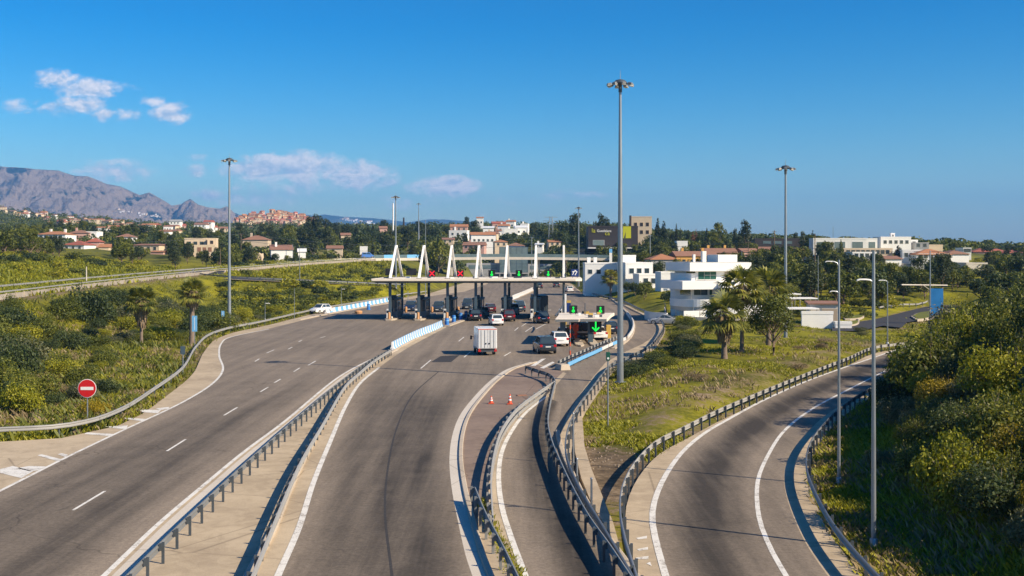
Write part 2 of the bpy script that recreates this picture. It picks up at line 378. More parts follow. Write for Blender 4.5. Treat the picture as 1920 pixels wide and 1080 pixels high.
def make_world():
    t = NT('World', True); S.world = t.m
    sky = t.n('ShaderNodeTexSky', sky_type='NISHITA'); sky.sun_disc = False
    sky.sun_elevation = EL; sky.sun_rotation = math.atan2(sd.x, sd.y)
    sky.altitude = 300; sky.air_density = 1.0; sky.dust_density = .75; sky.ozone_density = 3.0
    hs = t.n('ShaderNodeHueSaturation'); hs.inputs['Saturation'].default_value = 1.65; hs.inputs['Value'].default_value = 1.2; hs.inputs['Hue'].default_value = .496
    t.put(sky.outputs[0], hs.inputs['Color'])
    gm = t.n('ShaderNodeGamma'); t.put(hs.outputs[0], gm.inputs[0]); gm.inputs[1].default_value = 1.22
    # clouds: soft banks at fixed compass bearings
    d = t.n('ShaderNodeTexCoord').outputs['Generated']
    sx = t.n('ShaderNodeSeparateXYZ'); t.put(d, sx.inputs[0]); x, y, z = sx.outputs
    yy = t.math('MAXIMUM', y, .05); u = t.math('DIVIDE', x, yy); v = t.math('DIVIDE', z, yy)
    cv = t.n('ShaderNodeCombineXYZ'); t.put(u, cv.inputs[0]); t.put(v, cv.inputs[1])
    cs = t.n('ShaderNodeVectorMath', operation='MULTIPLY'); t.put(cv, cs.inputs[0]); cs.inputs[1].default_value = (1.0, 1.7, 1)
    nz = t.noise(cs.outputs[0], 62, 9, .62, .2); n2 = t.noise(cs.outputs[0], 22, 3, .5)
    cu = t.n('ShaderNodeVectorMath', operation='ADD'); t.put(cs.outputs[0], cu.inputs[0]); cu.inputs[1].default_value = (.004, .010, 0)
    nup = t.noise(cu.outputs[0], 62, 9, .62, .2)
    tot = None; shade = None
    C = [(98, 150, 34, 15, .8), (178, 168, 54, 14, .75), (157, 195, 38, 12, .75), (105, 204, 32, 10, .6), (198, 212, 18, 10, .6), (244, 216, 26, 12, .6), (314, 210, 34, 15, .8),
         (290, 192, 18, 10, .7),
         (205, 322, 62, 18, .7), (372, 293, 16, 6, .5), (366, 320, 18, 8, .4), (392, 366, 26, 9, .7), (490, 316, 62, 22, 1.0), (575, 318, 80, 24, 1.0), (665, 328, 60, 22, .95),
         (700, 340, 40, 10, .6), (500, 364, 80, 18, .38), (835, 351, 58, 16, .95), (880, 353, 20, 8, .8), (1066, 367, 46, 7, .45), (1015, 376, 24, 6, .3), (610, 345, 90, 12, .5), (40, 200, 40, 10, .25), (845, 380, 60, 14, .15)]
    for (px, py, rx, ry, a) in C:
        e1 = t.math('MULTIPLY', t.math('SUBTRACT', u, (px - CX) / F), F / rx); e2 = t.math('MULTIPLY', t.math('SUBTRACT', v, (HY - py) / F), F / ry)
        r2 = t.math('ADD', t.math('MULTIPLY', e1, e1), t.math('MULTIPLY', e2, e2))
        g = t.math('MULTIPLY', t.math('SUBTRACT', 1.0, t.math('MULTIPLY', r2, .48)), a)
        g = t.math('MAXIMUM', g, -1.0)
        tot = g if tot is None else t.math('MAXIMUM', tot, g)
        b = t.math('MULTIPLY', t.math('GREATER_THAN', g, -.2), e2)
        shade = b if shade is None else t.math('MAXIMUM', shade, b)
    dens = t.math('ADD', tot, t.math('MULTIPLY', t.math('ADD', t.math('SUBTRACT', nz, .5), t.math('MULTIPLY', t.math('SUBTRACT', n2, .5), .8)), 2.3))
    al = t.math('MULTIPLY', t.ss(dens, -.12, .95), .88)
    lit = t.math('ADD', t.math('MULTIPLY_ADD', shade, .36, .42), t.math('MULTIPLY', t.math('SUBTRACT', nz, nup), 3.2), clamp=True)  # pale sunward tops and bluish shaded undersides, painted into the cloud colour
    ccol = t.mix(lit, (6.6, 8.2, 11.0, 1), (14.0, 13.2, 13.4, 1))
    col = t.mix(al, gm.outputs[0], ccol)
    bg = t.n('ShaderNodeBackground'); t.put(col, bg.inputs[0]); bg.inputs[1].default_value = .051
    o = t.n('ShaderNodeOutputWorld'); t.put(bg.outputs[0], o.inputs[0])
make_world()

# ---------------------------------------------------------------- road lines, all on the ground plane
RT = .74                                   # height of a guard rail's top edge
rl_left = GP([(0, 801), (100, 796), (163, 786), (222, 766), (296, 721), (341, 688), (367, 648), (393, 625), (433, 612), (481, 603), (589, 579), (660, 567), (740, 554), (800, 545)], RT)
rl_left = ext(rl_left, 25)
ln_left = ext(GP([(41, 900), (122, 859), (222, 811), (343, 754), (400, 718), (418, 693), (411, 667), (415, 644), (430, 633), (504, 617)]), 40)
lc_right = ext(GP([(195, 1080), (299, 981), (387, 906), (457, 848), (528, 795), (640, 704), (700, 672), (735, 656)]), 22)
rl_a = ext(GP([(235, 1080), (330, 988), (400, 922), (480, 849), (560, 779), (640, 713), (690, 677), (731, 654)], RT), 22)
rl_b = ext(GP([(471, 1080), (560, 871), (604, 795), (649, 720), (671, 700), (700, 676), (733, 655)], RT), 22)
mc_left = ext(GP([(521, 1080), (560, 991), (587, 907), (618, 831), (649, 760), (676, 718), (711, 689), (760, 655), (840, 612)]), 22)
mc_right = ext(GP([(902, 1080), (889, 1044), (871, 973), (858, 911), (853, 858), (858, 813), (871, 778), (898, 742), (929, 711), (960, 691), (1000, 679)]), 22)
rl_c = ext(GP([(890, 913), (909, 958), (941, 1019), (970, 1078)], RT), 20, 1)
rl_hook = GP([(988, 686), (1008, 693), (1027, 699), (1038, 707), (1041, 714)], RT)
rl_d = GP([(1040, 714), (1007, 736), (970, 764), (941, 803), (927, 844), (920, 893), (921, 933), (923, 966)], RT)
rl_e = ext(GP([(1040, 716), (1030, 760), (1027, 791), (1035, 827), (1047, 856), (1072, 909), (1104, 966), (1145, 1023), (1182, 1078)], RT), 20, 1)
sl_left = ext(GP([(1023, 744), (986, 774), (958, 811), (941, 848), (935, 893), (941, 950), (958, 1007), (984, 1078)]), 20, 1)
rl_f = GP([(1092, 546), (1130, 553), (1167, 563), (1193, 575), (1212, 583), (1233, 595), (1242, 603), (1243, 613), (1233, 630), (1218, 647), (1200, 657), (1177, 668), (1158, 675), (1143, 684), (1130, 700), (1114, 721), (1103, 735), (1086, 760), (1072, 785), (1063, 812), (1061, 840), (1068, 870), (1082, 902), (1100, 935), (1122, 970), (1145, 1008), (1168, 1045), (1188, 1080)], RT)
rl_f = ext(rl_f, 20, 1)
rl_g = GP([(1740, 634), (1710, 640), (1645, 648), (1588, 670), (1527, 693), (1466, 717), (1405, 742), (1344, 768), (1282, 799), (1234, 823), (1205, 848), (1181, 880), (1166, 917), (1164, 958), (1173, 1007), (1196, 1082)], RT)
rl_g = ext(rl_g, 18, 1)
rp_left = ext(ext(GP([(1248, 1080), (1234, 1031), (1223, 974), (1228, 937), (1250, 888), (1283, 844), (1323, 811), (1368, 785), (1425, 754), (1507, 717), (1572, 693), (1637, 671), (1714, 644)]), 18), 60, 1)
rp_right = ext(ext(GP([(1474, 1080), (1450, 1039), (1425, 978), (1419, 925), (1423, 893), (1441, 852), (1466, 813), (1494, 787), (1531, 762), (1580, 736), (1649, 701), (1718, 666)]), 18), 60, 1)
rl_h = ext(ext(GP([(1649, 1080), (1600, 1027), (1564, 982), (1531, 925), (1515, 884), (1513, 852), (1523, 823), (1547, 791), (1572, 766), (1612, 738), (1649, 718), (1702, 693), (1731, 678)], RT), 18), 50, 1)
def offset(P, d):
    P = np.array([p[:2] for p in P]); T = np.gradient(P, axis=0); T /= np.linalg.norm(T, axis=1)[:, None]
    return P + np.stack([T[:, 1], -T[:, 0]], 1) * d
poly_main = [tuple(p) for p in offset(cat(rl_left, 60), 0.9)] + [G(860, 533), G(905, 522), G(925, 516), G(962, 520), G(1067, 528)] + [tuple(p) for p in offset(cat(rl_f, 90), -.3)]
poly_ramp = [tuple(p) for p in offset(cat(rl_g, 60), -.2)][::-1] + [tuple(p) for p in offset(cat(ext(rl_g, 50), 60), 0)][:0] + [tuple(ext(rl_g, 55)[0])] + [tuple(p) for p in offset(cat(rl_h, 60), .1)][::-1]
junc = GP([(1560, 612), (1600, 606), (1640, 600), (1735, 576), (1790, 572), (1800, 590), (1730, 600), (1700, 606), (1690, 616), (1655, 612), (1612, 622), (1560, 622)], .25)

# motorway on its bank, then the overpass (x, y, z of the near edge)
mw = [(xat(px, Y), Y, zat(py, Y)) for px, py, Y in ((-420, 592, 112), (-180, 566, 130), (0, 548, 150), (150, 531, 190), (300, 515, 245), (430, 503, 300), (560, 492, 355), (640, 487, 390), (700, 484, 415), (770, 483, 432))]
MWZ = cat(mw, 120)
loop = [(xat(px, Y), Y, zat(py, Y)) for px, py, Y in ((395, 508, 290), (392, 514, 282), (415, 519, 276), (460, 523, 272), (520, 526, 272), (600, 530, 276), (680, 534, 284), (740, 537, 292))]
LOOP = cat(loop, 60)

# ---------------------------------------------------------------- terrain
TY = [5, 60, 100, 140, 180, 230, 300, 380, 450, 500, 550, 700, 900, 1200, 1600, 2200, 3200, 6000, 13000]
TT = {
    -500: [-.4, -.3, 1, 5, 7, 9, 11, 13, 16, 18, 21, 29, 40, 58, 82, 70, 50, 40, 0],
    0: [-.4, -.3, .2, 2.2, 6, 8.2, 10.2, 11.5, 13, 15, 17, 24, 33, 48, 74, 60, 48, 40, 0],
    150: [-.4, -.3, -.1, .5, 1.5, 5.2, 8.5, 11.3, 14, 15.7, 17.5, 23.5, 31, 43, 61, 58, 48, 40, 0],
    300: [-.4, -.3, -.2, 0, .3, 1.5, 6, 8.7, 12, 14, 16, 21.5, 29.5, 40, 48, 50, 45, 40, 0],
    500: [-.3, -.3, -.2, -.1, 0, .6, 2.6, 5.5, 10, 12.5, 14.5, 20, 28, 38, 46, 50, 45, 30, 0],
    700: [-.3, -.3, -.3, -.2, -.1, .3, 1.6, 4.5, 8.5, 11.5, 14, 21, 28, 38, 44, 46, 40, 25, 0],
    900: [-.3, -.3, -.3, -.3, -.3, -.3, 0, .6, 2, 9, 13, 22.5, 30, 38, 42, 40, 30, 20, 0],
    1100: [-.3, -.2, 0, 0, 0, 0, .4, 2.0, 5.5, 11, 14, 23, 31, 36, 36, 30, 25, 10, 0],
    1300: [-.2, .5, .9, .8, .5, 1.6, 4.8, 8, 11, 13, 15, 20, 24, 28, 28, 24, 18, 5, 0],
    1500: [-.2, .3, .6, .7, .5, 1.8, 6.0, 10.8, 12, 13, 14, 17, 20, 21, 20, 16, 12, 5, 0],
    1700: [-.2, 0, .2, .3, .4, 1.8, 6.0, 10.6, 12, 13, 13.5, 14, 14, 13, 12, 10, 8, 5, 0],
    2000: [-.2, 0, .2, .4, .8, 2.2, 5.0, 8.5, 10, 10.5, 11, 12.5, 12.5, 11.5, 10, 9, 8, 5, 0],
    2600: [-.2, 0, .2, .4, .8, 2.2, 4.5, 7.5, 8, 9, 10, 12, 12, 11, 10, 9, 8, 5, 0]}
tc = sorted(TT); TA = np.array([TT[k] for k in tc], float); tcu = np.array([(k - CX) / F for k in tc]); lty = np.log(np.array(TY, float))
def vnoise(x, y, seed=0):
    xi = np.floor(x).astype(np.int64); yi = np.floor(y).astype(np.int64); fx = x - xi; fy = y - yi
    fx = fx * fx * (3 - 2 * fx); fy = fy * fy * (3 - 2 * fy)
    def h(a, b):
        q = (a * 374761393 + b * 668265263 + seed * 974634777) & 0xffffffff
        q = ((q ^ (q >> 13)) * 1274126177) & 0xffffffff
        return ((q ^ (q >> 16)) & 0xffff) / 65535.0
    return (h(xi, yi) * (1 - fx) + h(xi + 1, yi) * fx) * (1 - fy) + (h(xi, yi + 1) * (1 - fx) + h(xi + 1, yi + 1) * fx) * fy
def fbm(x, y, oct=5, seed=0, gain=.5):
    s = 0; a = 1; tt = 0
    for k in range(oct): s = s + a * vnoise(x * 2**k + 17.3 * k, y * 2**k - 9.1 * k, seed + k); tt += a; a *= gain
    return s / tt
def segdist(X, Y, P, want=False):
    P = np.array(P, float); best = np.full(X.shape, 1e9); par = np.zeros(X.shape); side = np.zeros(X.shape)
    for i in range(len(P) - 1):
        a, b = P[i, :2], P[i + 1, :2]; d = b - a; L = d @ d + 1e-9
        t = np.clip(((X - a[0]) * d[0] + (Y - a[1]) * d[1]) / L, 0, 1)
        dx = X - a[0] - t * d[0]; dy = Y - a[1] - t * d[1]; q = dx * dx + dy * dy
        m = q < best; best = np.where(m, q, best); par = np.where(m, i + t, par)
        side = np.where(m, np.sign(d[1] * dx - d[0] * dy), side)
    return (np.sqrt(best), par, side) if want else np.sqrt(best)
def inside(X, Y, P):
    c = np.zeros(X.shape, bool); n = len(P)
    for i in range(n):
        x0, y0 = P[i]; x1, y1 = P[(i + 1) % n]
        if y0 == y1: continue
        c ^= ((y0 > Y) != (y1 > Y)) & (X < (x1 - x0) * (Y - y0) / (y1 - y0) + x0)
    return c
def sstep(x, a, b):
    t = np.clip((x - a) / (b - a), 0, 1); return t * t * (3 - 2 * t)
VILLA_POLY = GP([(1225, 612), (1245, 575), (1420, 560), (1440, 605), (1340, 612)], .3)
FLATS = [(poly_main, -.15, 5), (poly_ramp, -.15, 4), (junc, .1, 6)]
def height(X, Y):
    Yc = np.maximum(Y, 20.0); u = np.clip(X / Yc, tcu[0], tcu[-1]); ly = np.log(np.clip(Y, 5, 12900))
    ci = np.clip(np.searchsorted(tcu, u) - 1, 0, len(tcu) - 2); cf = sstep((u - tcu[ci]) / (tcu[ci + 1] - tcu[ci]), 0, 1)
    ri = np.clip(np.searchsorted(lty, ly) - 1, 0, len(lty) - 2); rf = (ly - lty[ri]) / (lty[ri + 1] - lty[ri])
    z = (TA[ci, ri] * (1 - rf) + TA[ci, ri + 1] * rf) * (1 - cf) + (TA[ci + 1, ri] * (1 - rf) + TA[ci + 1, ri + 1] * rf) * cf
    amp = np.clip(Y / 120, .15, 6)
    z = z + (fbm(X / 9, Y / 9, 4, 3) - .5) * .55 * np.clip(amp, 0, 1.2) + (fbm(X / 60, Y / 60, 4, 5) - .5) * 1.4 * np.clip(Y / 300 - .2, 0, 5)
    dl, pl, _ = segdist(X, Y, LOOP, True); zl = np.interp(pl, np.arange(len(LOOP)), LOOP[:, 2]) - .15
    z = z + (zl - z) * (1 - sstep(dl, 4.5, 13))
    dm, pm, sm = segdist(X, Y, MWZ, True); zm = np.interp(pm, np.arange(len(MWZ)), MWZ[:, 2]) - 1.0
    # the carriageway lies to the far side (left of travel) of the near edge
    dd = np.where(sm < 0, np.maximum(dm - 13, 0), dm)
    z = z + (zm - z) * (1 - sstep(dd, .6, 12))
    for P, zf, run in FLATS:
        xs = [p[0] for p in P]; ys = [p[1] for p in P]
        m = (X > min(xs) - 20) & (X < max(xs) + 20) & (Y > min(ys) - 20) & (Y < max(ys) + 20)
        if not m.any(): continue
        d = segdist(X[m], Y[m], list(P) + [P[0]]); d = np.where(inside(X[m], Y[m], P), 0, d)
        z[m] = zf + (z[m] - zf) * sstep(d, .3, run)
    m = (Y < 200) & (X > 5)
    if m.any():
        d, _, s = segdist(X[m], Y[m], rl_h, True); d = np.where(s > 0, d, 0)
        rise = np.minimum(.47 * np.maximum(d - 2.2, 0) * sstep(d, 1.5, 6), 9.5 + (fbm(X[m] / 20, Y[m] / 20, 3, 9) - .5) * 3) * (1 - sstep(Y[m], 112, 150))
        z[m] += rise + (fbm(X[m] / 6, Y[m] / 6, 3, 12) - .5) * .9 * sstep(d, 2, 6)
    return z
GN, GM = 420, 400
gy = np.concatenate([np.linspace(-40, 20, 40), np.exp(np.linspace(math.log(20.6), math.log(12000), GN - 40))]); gu = np.linspace(-.85, .85, GM)
OY = 110.0
gX = gu[None, :] * (gy[:, None] + OY); gY = np.repeat(gy[:, None], GM, 1); gZ = height(gX, gY)
def hz(X, Y):
    X = np.atleast_1d(np.asarray(X, float)); Y = np.atleast_1d(np.asarray(Y, float))
    i = np.clip(np.searchsorted(gy, Y) - 1, 0, GN - 2); fi = np.clip((Y - gy[i]) / (gy[i + 1] - gy[i]), 0, 1)
    u = X / (Y + OY); j = np.clip(((u - gu[0]) / (gu[1] - gu[0])).astype(int), 0, GM - 2); fj = np.clip((u - gu[j]) / (gu[1] - gu[0]), 0, 1)
    return (gZ[i, j] * (1 - fi) + gZ[i + 1, j] * fi) * (1 - fj) + (gZ[i, j + 1] * (1 - fi) + gZ[i + 1, j + 1] * fi) * fj
def h1(x, y): return float(hz(x, y)[0])
_my = np.exp(np.linspace(math.log(18), math.log(3500), 1400))
def GT(px, py):
    """where the ground is met along this line of sight"""
    zr = H - (py - HY) * _my / F; zt = hz((px - CX) * _my / F, _my); k = np.nonzero(zt >= zr)[0]
    i = k[0] if len(k) else len(_my) - 1
    return ((px - CX) * _my[i] / F, _my[i], float(zt[i]))
def road_dist(X, Y):
    d = np.full(X.shape, 1e9)
    for P, _, _ in FLATS:
        q = segdist(X, Y, list(P) + [P[0]]); d = np.minimum(d, np.where(inside(X, Y, P), -q, q))
    return d
idx = np.arange(GN * GM).reshape(GN, GM)
quads = np.stack([idx[:-1, :-1], idx[:-1, 1:], idx[1:, 1:], idx[1:, :-1]], -1).reshape(-1, 4)
near = gY < 420
rd = np.full(gX.shape, 50.0); rd[near] = road_dist(gX[near], gY[near])
dirt = np.clip(1 - np.abs(rd - .6) / 2.6, 0, 1) * .55
bx, by = G(1150, 880); dirt = np.maximum(dirt, np.exp(-(((gX - bx) / 3.4)**2 + ((gY - by) / 10)**2)) * .95)
dg = segdist(gX, gY, rl_g); dirt = np.where((gY < 170) & (rd > 0), np.maximum(dirt, np.exp(-((dg - 3.4) / 2.8)**2) * .52), dirt)
dm_ = segdist(gX, gY, MWZ[:90]); dirt = np.maximum(dirt, np.exp(-(dm_ / 5)**2) * .6 * (gY > 120))
far = sstep(gY, 300, 520)
go = inst('ground', npmesh('ground', np.stack([gX, gY, gZ], -1).reshape(-1, 3), quads, M['ground'], dict(dirt=dirt, far=far), True)); tag(go, kind='structure')

# ---------------------------------------------------------------- sheets of paving
from mathutils.geometry import tessellate_polygon
def sheet(name, poly, z, m, attrs=None):
    P = [Vector((p[0], p[1], 0)) for p in poly]; tri = tessellate_polygon([P])
    v = [(p.x, p.y, z) for p in P]; f = []
    for a, b, c in tri:
        n = (P[b] - P[a]).cross(P[c] - P[a]).z; f.append((a, b, c) if n > 0 else (a, c, b))
    return tag(inst(name, npmesh(name, v, f, m, attrs)), kind='structure')
def ribbon(name, L, Rr, z, m, n=90, k=17, wear=None, dz=None):
    A, B = cat(L, n), cat(Rr, n); t = np.linspace(0, 1, k)
    V = A[:, None, :2] * (1 - t[None, :, None]) + B[:, None, :2] * t[None, :, None]
    zz = np.full((n, k, 1), z) if dz is None else np.repeat(np.asarray(dz)[:, None, None], k, 1) + z
    v = np.concatenate([V, zz], -1).reshape(-1, 3); ii = np.arange(n * k).reshape(n, k)
    f = np.stack([ii[:-1, :-1], ii[:-1, 1:], ii[1:, 1:], ii[1:, :-1]], -1).reshape(-1, 4)
    at = {}
    if wear is not None:
        s = np.linspace(0, 1, n)[:, None]; at['wear'] = np.broadcast_to(wear(t[None, :], s), (n, k)).ravel()
    return tag(inst(name, npmesh(name, v, f, m, at, True)), kind='structure')
def strip(name, line, w, z, m, n=90, shift=0.0):
    A = cat(line, n); return ribbon(name, offset(A, shift - w / 2), offset(A, shift + w / 2), z, m, n, 3)

pm = list(poly_main)
sheet('road_shoulder', pm, 0.0, M['concrete'])
sheet('ramp_shoulder', poly_ramp, 0.0, M['concrete'])
lk = lambda a: [tuple(p[:2]) for p in a]
plaza = lk(cat(ln_left, 60))[:-4] + GP([(504, 616), (600, 593), (700, 573), (740, 565), (800, 556), (870, 547), (912, 533), (925, 524), (960, 528), (1062, 533), (1100, 553), (1150, 563), (1195, 584), (1226, 603), (1233, 615), (1222, 633), (1205, 645), (1165, 663), (1135, 680), (1108, 712), (1085, 742), (1063, 780), (1050, 815), (1047, 842), (1038, 815), (1033, 790), (1036, 762), (1043, 722), (1062, 700), (1000, 679)]) \
    + lk(cat(mc_right, 50))[::-1][1:] + lk(cat(mc_left, 60))[:-1] + GP([(838, 611), (800, 622), (735, 656)]) + lk(cat(lc_right, 50))[::-1][1:]
sheet('toll_plaza_road', plaza, .004, M['asphalt'], dict(wear=[.26] * len(plaza)))
def lanes(*c):
    def f(u, s):
        w = .06 + 0 * u + 0 * s
        for q, wd, a in c: w = w + a * np.exp(-((u - q) / wd)**2)
        return w
    return f
def fadeout(f, s0, base=.26): return lambda u, s: f(u, s) * (1 - sstep(s, s0, 1)) + base * sstep(s, s0, 1)
cl = cat(ln_left, 100); ilc = int(np.argmin(np.abs(cl[:, 1] - G(343, 754)[1])))
cr = cat(lc_right, 100); irc = int(np.argmin(np.abs(cr[:, 1] - G(640, 704)[1])))
ribbon('left_road', cl[:ilc + 1], cr[:irc + 1], .008, M['asphalt'], 90, 33, fadeout(lanes((.24, .14, .55), (.42, .10, .35), (.66, .16, .65), (.85, .06, .15)), .75))
cm, cq = cat(mc_left, 100), cat(mc_right, 100)
imc = int(np.argmin(np.abs(cm[:, 1] - G(711, 689)[1]))); imq = int(np.argmin(np.abs(cq[:, 1] - G(929, 711)[1])))
ribbon('main_road', cm[:imc + 1], cq[:imq + 1], .008, M['asphalt'], 90, 33, fadeout(lanes((.26, .16, .6), (.52, .13, .65), (.75, .15, .75), (.9, .06, .1)), .72))
sl_r = offset(cat(rl_e, 80), -.75)[8:]
ribbon('slip_road', cat(sl_left, 80), sl_r, .006, M['asphalt'], 80, 25, lanes((.45, .2, .75), (.68, .14, .5)))
island = GP([(1000, 682), (1035, 692), (1060, 694), (1036, 716), (1004, 740), (968, 768), (938, 808), (923, 850), (916, 900), (912, 940), (900, 965), (880, 985)]) + [p for p in lk(cat(mc_right, 60)) if p[1] > G(880, 985)[1]][:-1]
sheet('painted_island', island, .003, M['island'])
ribbon('ramp_road', rp_left, offset(cat(rl_h, 90), -1.1), .006, M['asphalt'], 100, 33, lanes((.28, .17, .8), (.45, .12, .55), (.60, .07, .3), (.85, .14, .25)))
sheet('junction_road', junc, .36, M['new_asphalt'])
ribbon('loop_road', offset(LOOP, -3.6), offset(LOOP, 3.4), .05, M['new_asphalt'], 60, 3, dz=LOOP[:, 2])
strip('loop_shoulder', LOOP, 1.4, 0, M['concrete'], 60, 4.3).location.z = 0
o = COL.objects['loop_shoulder']; me = o.data
zz = np.repeat(LOOP[:, 2], 3) + .04; cov = np.zeros(len(me.vertices) * 3, np.float32); me.vertices.foreach_get('co', cov); cov[2::3] = zz; me.vertices.foreach_set('co', cov); me.update()

# painted markings
def line(pts, w, n=90, z=.013, name='road_marking', shift=0): return strip(name, pts, w, z, M['line'], n, shift)
line(ln_left, .20); line(lc_right, .22)
line(mc_left[:-2], .26); line(sl_left, .24); line(rp_left, .26, shift=0.0); line(rp_right, .20)
def dash(p, q, w=.14, z=.0135):
    a, b = Vector(G(*p)), Vector(G(*q)); d = (b - a).normalized(); nn = Vector((d.y, -d.x)) * w / 2
    tag(inst('road_marking', npmesh('road_marking', [(*(a - nn), z), (*(a + nn), z), (*(b + nn), z), (*(b - nn), z)], [(0, 1, 2, 3)], M['line'])), kind='structure')
for p, q in (((137, 957), (197, 921)), ((313, 846), (348, 824)), ((420, 779), (445, 764)), ((488, 735), (503, 726)), ((514, 718), (526, 711)), ((551, 697), (562, 690)), ((578, 685), (592, 677)), ((789, 691), (808, 675)),
             ((478, 678), (486, 673)), ((500, 662), (514, 656)), ((540, 655), (548, 651)), ((560, 641), (566, 638)), ((600, 634), (610, 631)),
             ((870, 670), (882, 660)), ((912, 640), (920, 634)), ((890, 655), (896, 650)), ((945, 668), (958, 660)), ((965, 620), (972, 614)), ((985, 622), (1000, 612)), ((1005, 617), (1024, 607)), ((978, 612), (990, 604)), ((1052, 647), (1090, 628)), ((860, 640), (870, 632))):
    dash(p, q)
def patch(pix, m=M['line'], z=.012, name='road_marking'): sheet(name, GP(pix), z, m)
for q in ([(0, 880), (24, 874), (62, 884), (40, 897), (0, 887)], [(32, 878), (56, 874), (86, 875), (72, 882), (56, 884)], [(70, 854), (78, 852), (114, 861), (108, 865)], [(108, 852), (116, 850), (128, 853), (122, 857)],
          [(158, 814), (163, 811), (213, 814), (208, 818)], [(196, 800), (240, 798), (236, 805), (212, 803)], [(232, 783), (274, 786), (268, 790), (236, 786)], [(252, 768), (302, 769), (296, 775), (268, 773)], [(292, 766), (318, 763), (316, 767), (300, 769)],
          [(1193, 1009), (1213, 1005), (1213, 1010), (1196, 1012)], [(1194, 1030), (1215, 1026), (1215, 1031), (1198, 1033)], [(1192, 1046), (1216, 1043), (1216, 1049), (1194, 1049)], [(1212, 1057), (1219, 1054), (1222, 1062)]):
    patch(q)
patch([(826, 668), (862, 666), (846, 679), (808, 679)], M['patch'], .0125, 'road_patch')
seam = GP([(735, 1080), (722, 960), (727, 880), (745, 800), (775, 740), (822, 697)])
strip('road_seam', ext(seam, 15), .10, .0118, M['patch'], 90)
patch([(995, 686), (1016, 673), (1024, 672), (1004, 686)], M['line'], .0125); patch([(1012, 690), (1036, 678), (1040, 680), (1020, 691)], M['line'], .0125)

strip('road_edge', [p for p in mc_right], .5, .0105, M['fasc'], 110, -.05)
strip('road_edge', offset(cat(lc_right, 90), .55), .55, .0102, M['fasc'], 90)
# kerbs
def kerb(name, pts, w, h, label, n=80, m='kerb'):
    mb = MB(); P = cat(pts, n); mb.sweep(P, [(-w / 2, -.1), (w / 2, -.1), (w / 2, h - .02), (w / 2 - .03, h), (-w / 2 + .03, h), (-w / 2, h - .02)])
    return tag(mb.build(name, M[m]), label, 'kerb')
# ---------------------------------------------------------------- guard rails
WB = [(0, .44), (.05, .47), (.06, .53), (.015, .575), (.015, .62), (.06, .665), (.05, .72), (0, .75)]
WB = WB + [(o - .012, z) for o, z in WB[::-1]]
_post = {}
def post_mesh(m, low=False):
    if m not in _post:
        mb = MB(); mb.box((0, 0, .33), (.10, .06, .90)); mb.box((.085, 0, .60), (.09, .09, .26))
        _post[m] = mb.mesh('post', M[m])
    return _post[m]
def guardrail(name, pts, label, side=1, step=2.0, m='steel', pm='steel_d', n=None, zs=None, lower=False, cap=98, mi_low='steel'):
    """side=+1: the beam is on the right of travel, the posts behind it on the left"""
    L = plen(cat(pts, 60)); n = n or int(max(24, L / 1.2)); P = cat(pts, n)
    z0 = [h1(p[0], p[1]) for p in P] if zs is None else list(np.interp(np.linspace(0, 1, n), np.linspace(0, 1, len(zs)), zs))
    z0 = [max(z, 0.0) if zs is None and z < .4 else z for z in z0]
    root = thing(name, label, 'guard rail', (float(P[0][0]), float(P[0][1]), z0[0])); o0 = np.array([P[0][0], P[0][1]])
    mb = MB(); Q = P[:, :2] - o0
    mb.sweep(Q, [(o * side, z) for o, z in WB], [z - z0[0] for z in z0]); mb.build('beam', M[m], root, True)
    if lower:
        mb = MB(); mb.sweep(Q, [(o * side, z) for o, z in [(.02, .12), (.04, .12), (.04, .34), (.02, .34)]], [z - z0[0] for z in z0]); mb.build('lower_beam', M[mi_low], root)
    k = min(int(L / step), cap); me = post_mesh(pm); T = np.gradient(P[:, :2], axis=0)
    for i in range(k + 1):
        q = i / max(k, 1) * (n - 1); a = int(min(q, n - 2)); f = q - a
        x, y = Q[a] * (1 - f) + Q[a + 1] * f; z = z0[a] * (1 - f) + z0[a + 1] * f - z0[0]; t = T[a] / np.linalg.norm(T[a])
        nrm = np.array([t[1], -t[0]]) * side; ang = math.atan2(nrm[1], nrm[0])
        x -= nrm[0] * .14; y -= nrm[1] * .14
        inst('post', me, root, (x, y, z), ang)
    return root
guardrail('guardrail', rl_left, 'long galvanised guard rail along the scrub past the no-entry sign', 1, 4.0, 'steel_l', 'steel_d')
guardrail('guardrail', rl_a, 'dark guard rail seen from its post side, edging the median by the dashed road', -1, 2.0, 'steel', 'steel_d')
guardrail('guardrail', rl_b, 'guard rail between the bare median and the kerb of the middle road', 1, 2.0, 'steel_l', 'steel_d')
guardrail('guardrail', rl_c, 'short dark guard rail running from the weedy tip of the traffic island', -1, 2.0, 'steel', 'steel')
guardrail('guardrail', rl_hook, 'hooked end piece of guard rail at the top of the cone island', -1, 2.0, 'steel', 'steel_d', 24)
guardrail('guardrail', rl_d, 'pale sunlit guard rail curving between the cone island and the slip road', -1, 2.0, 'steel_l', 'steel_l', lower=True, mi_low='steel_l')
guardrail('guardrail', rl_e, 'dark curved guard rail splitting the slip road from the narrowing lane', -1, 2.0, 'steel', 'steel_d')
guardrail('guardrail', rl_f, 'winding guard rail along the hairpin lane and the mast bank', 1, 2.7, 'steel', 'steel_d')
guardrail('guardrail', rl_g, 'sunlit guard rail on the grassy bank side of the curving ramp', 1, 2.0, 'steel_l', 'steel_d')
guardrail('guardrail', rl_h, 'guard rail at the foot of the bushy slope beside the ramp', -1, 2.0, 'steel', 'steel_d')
bl = GP([(1064, 692), (1092, 678), (1116, 667), (1140, 655), (1158, 647), (1172, 641)])
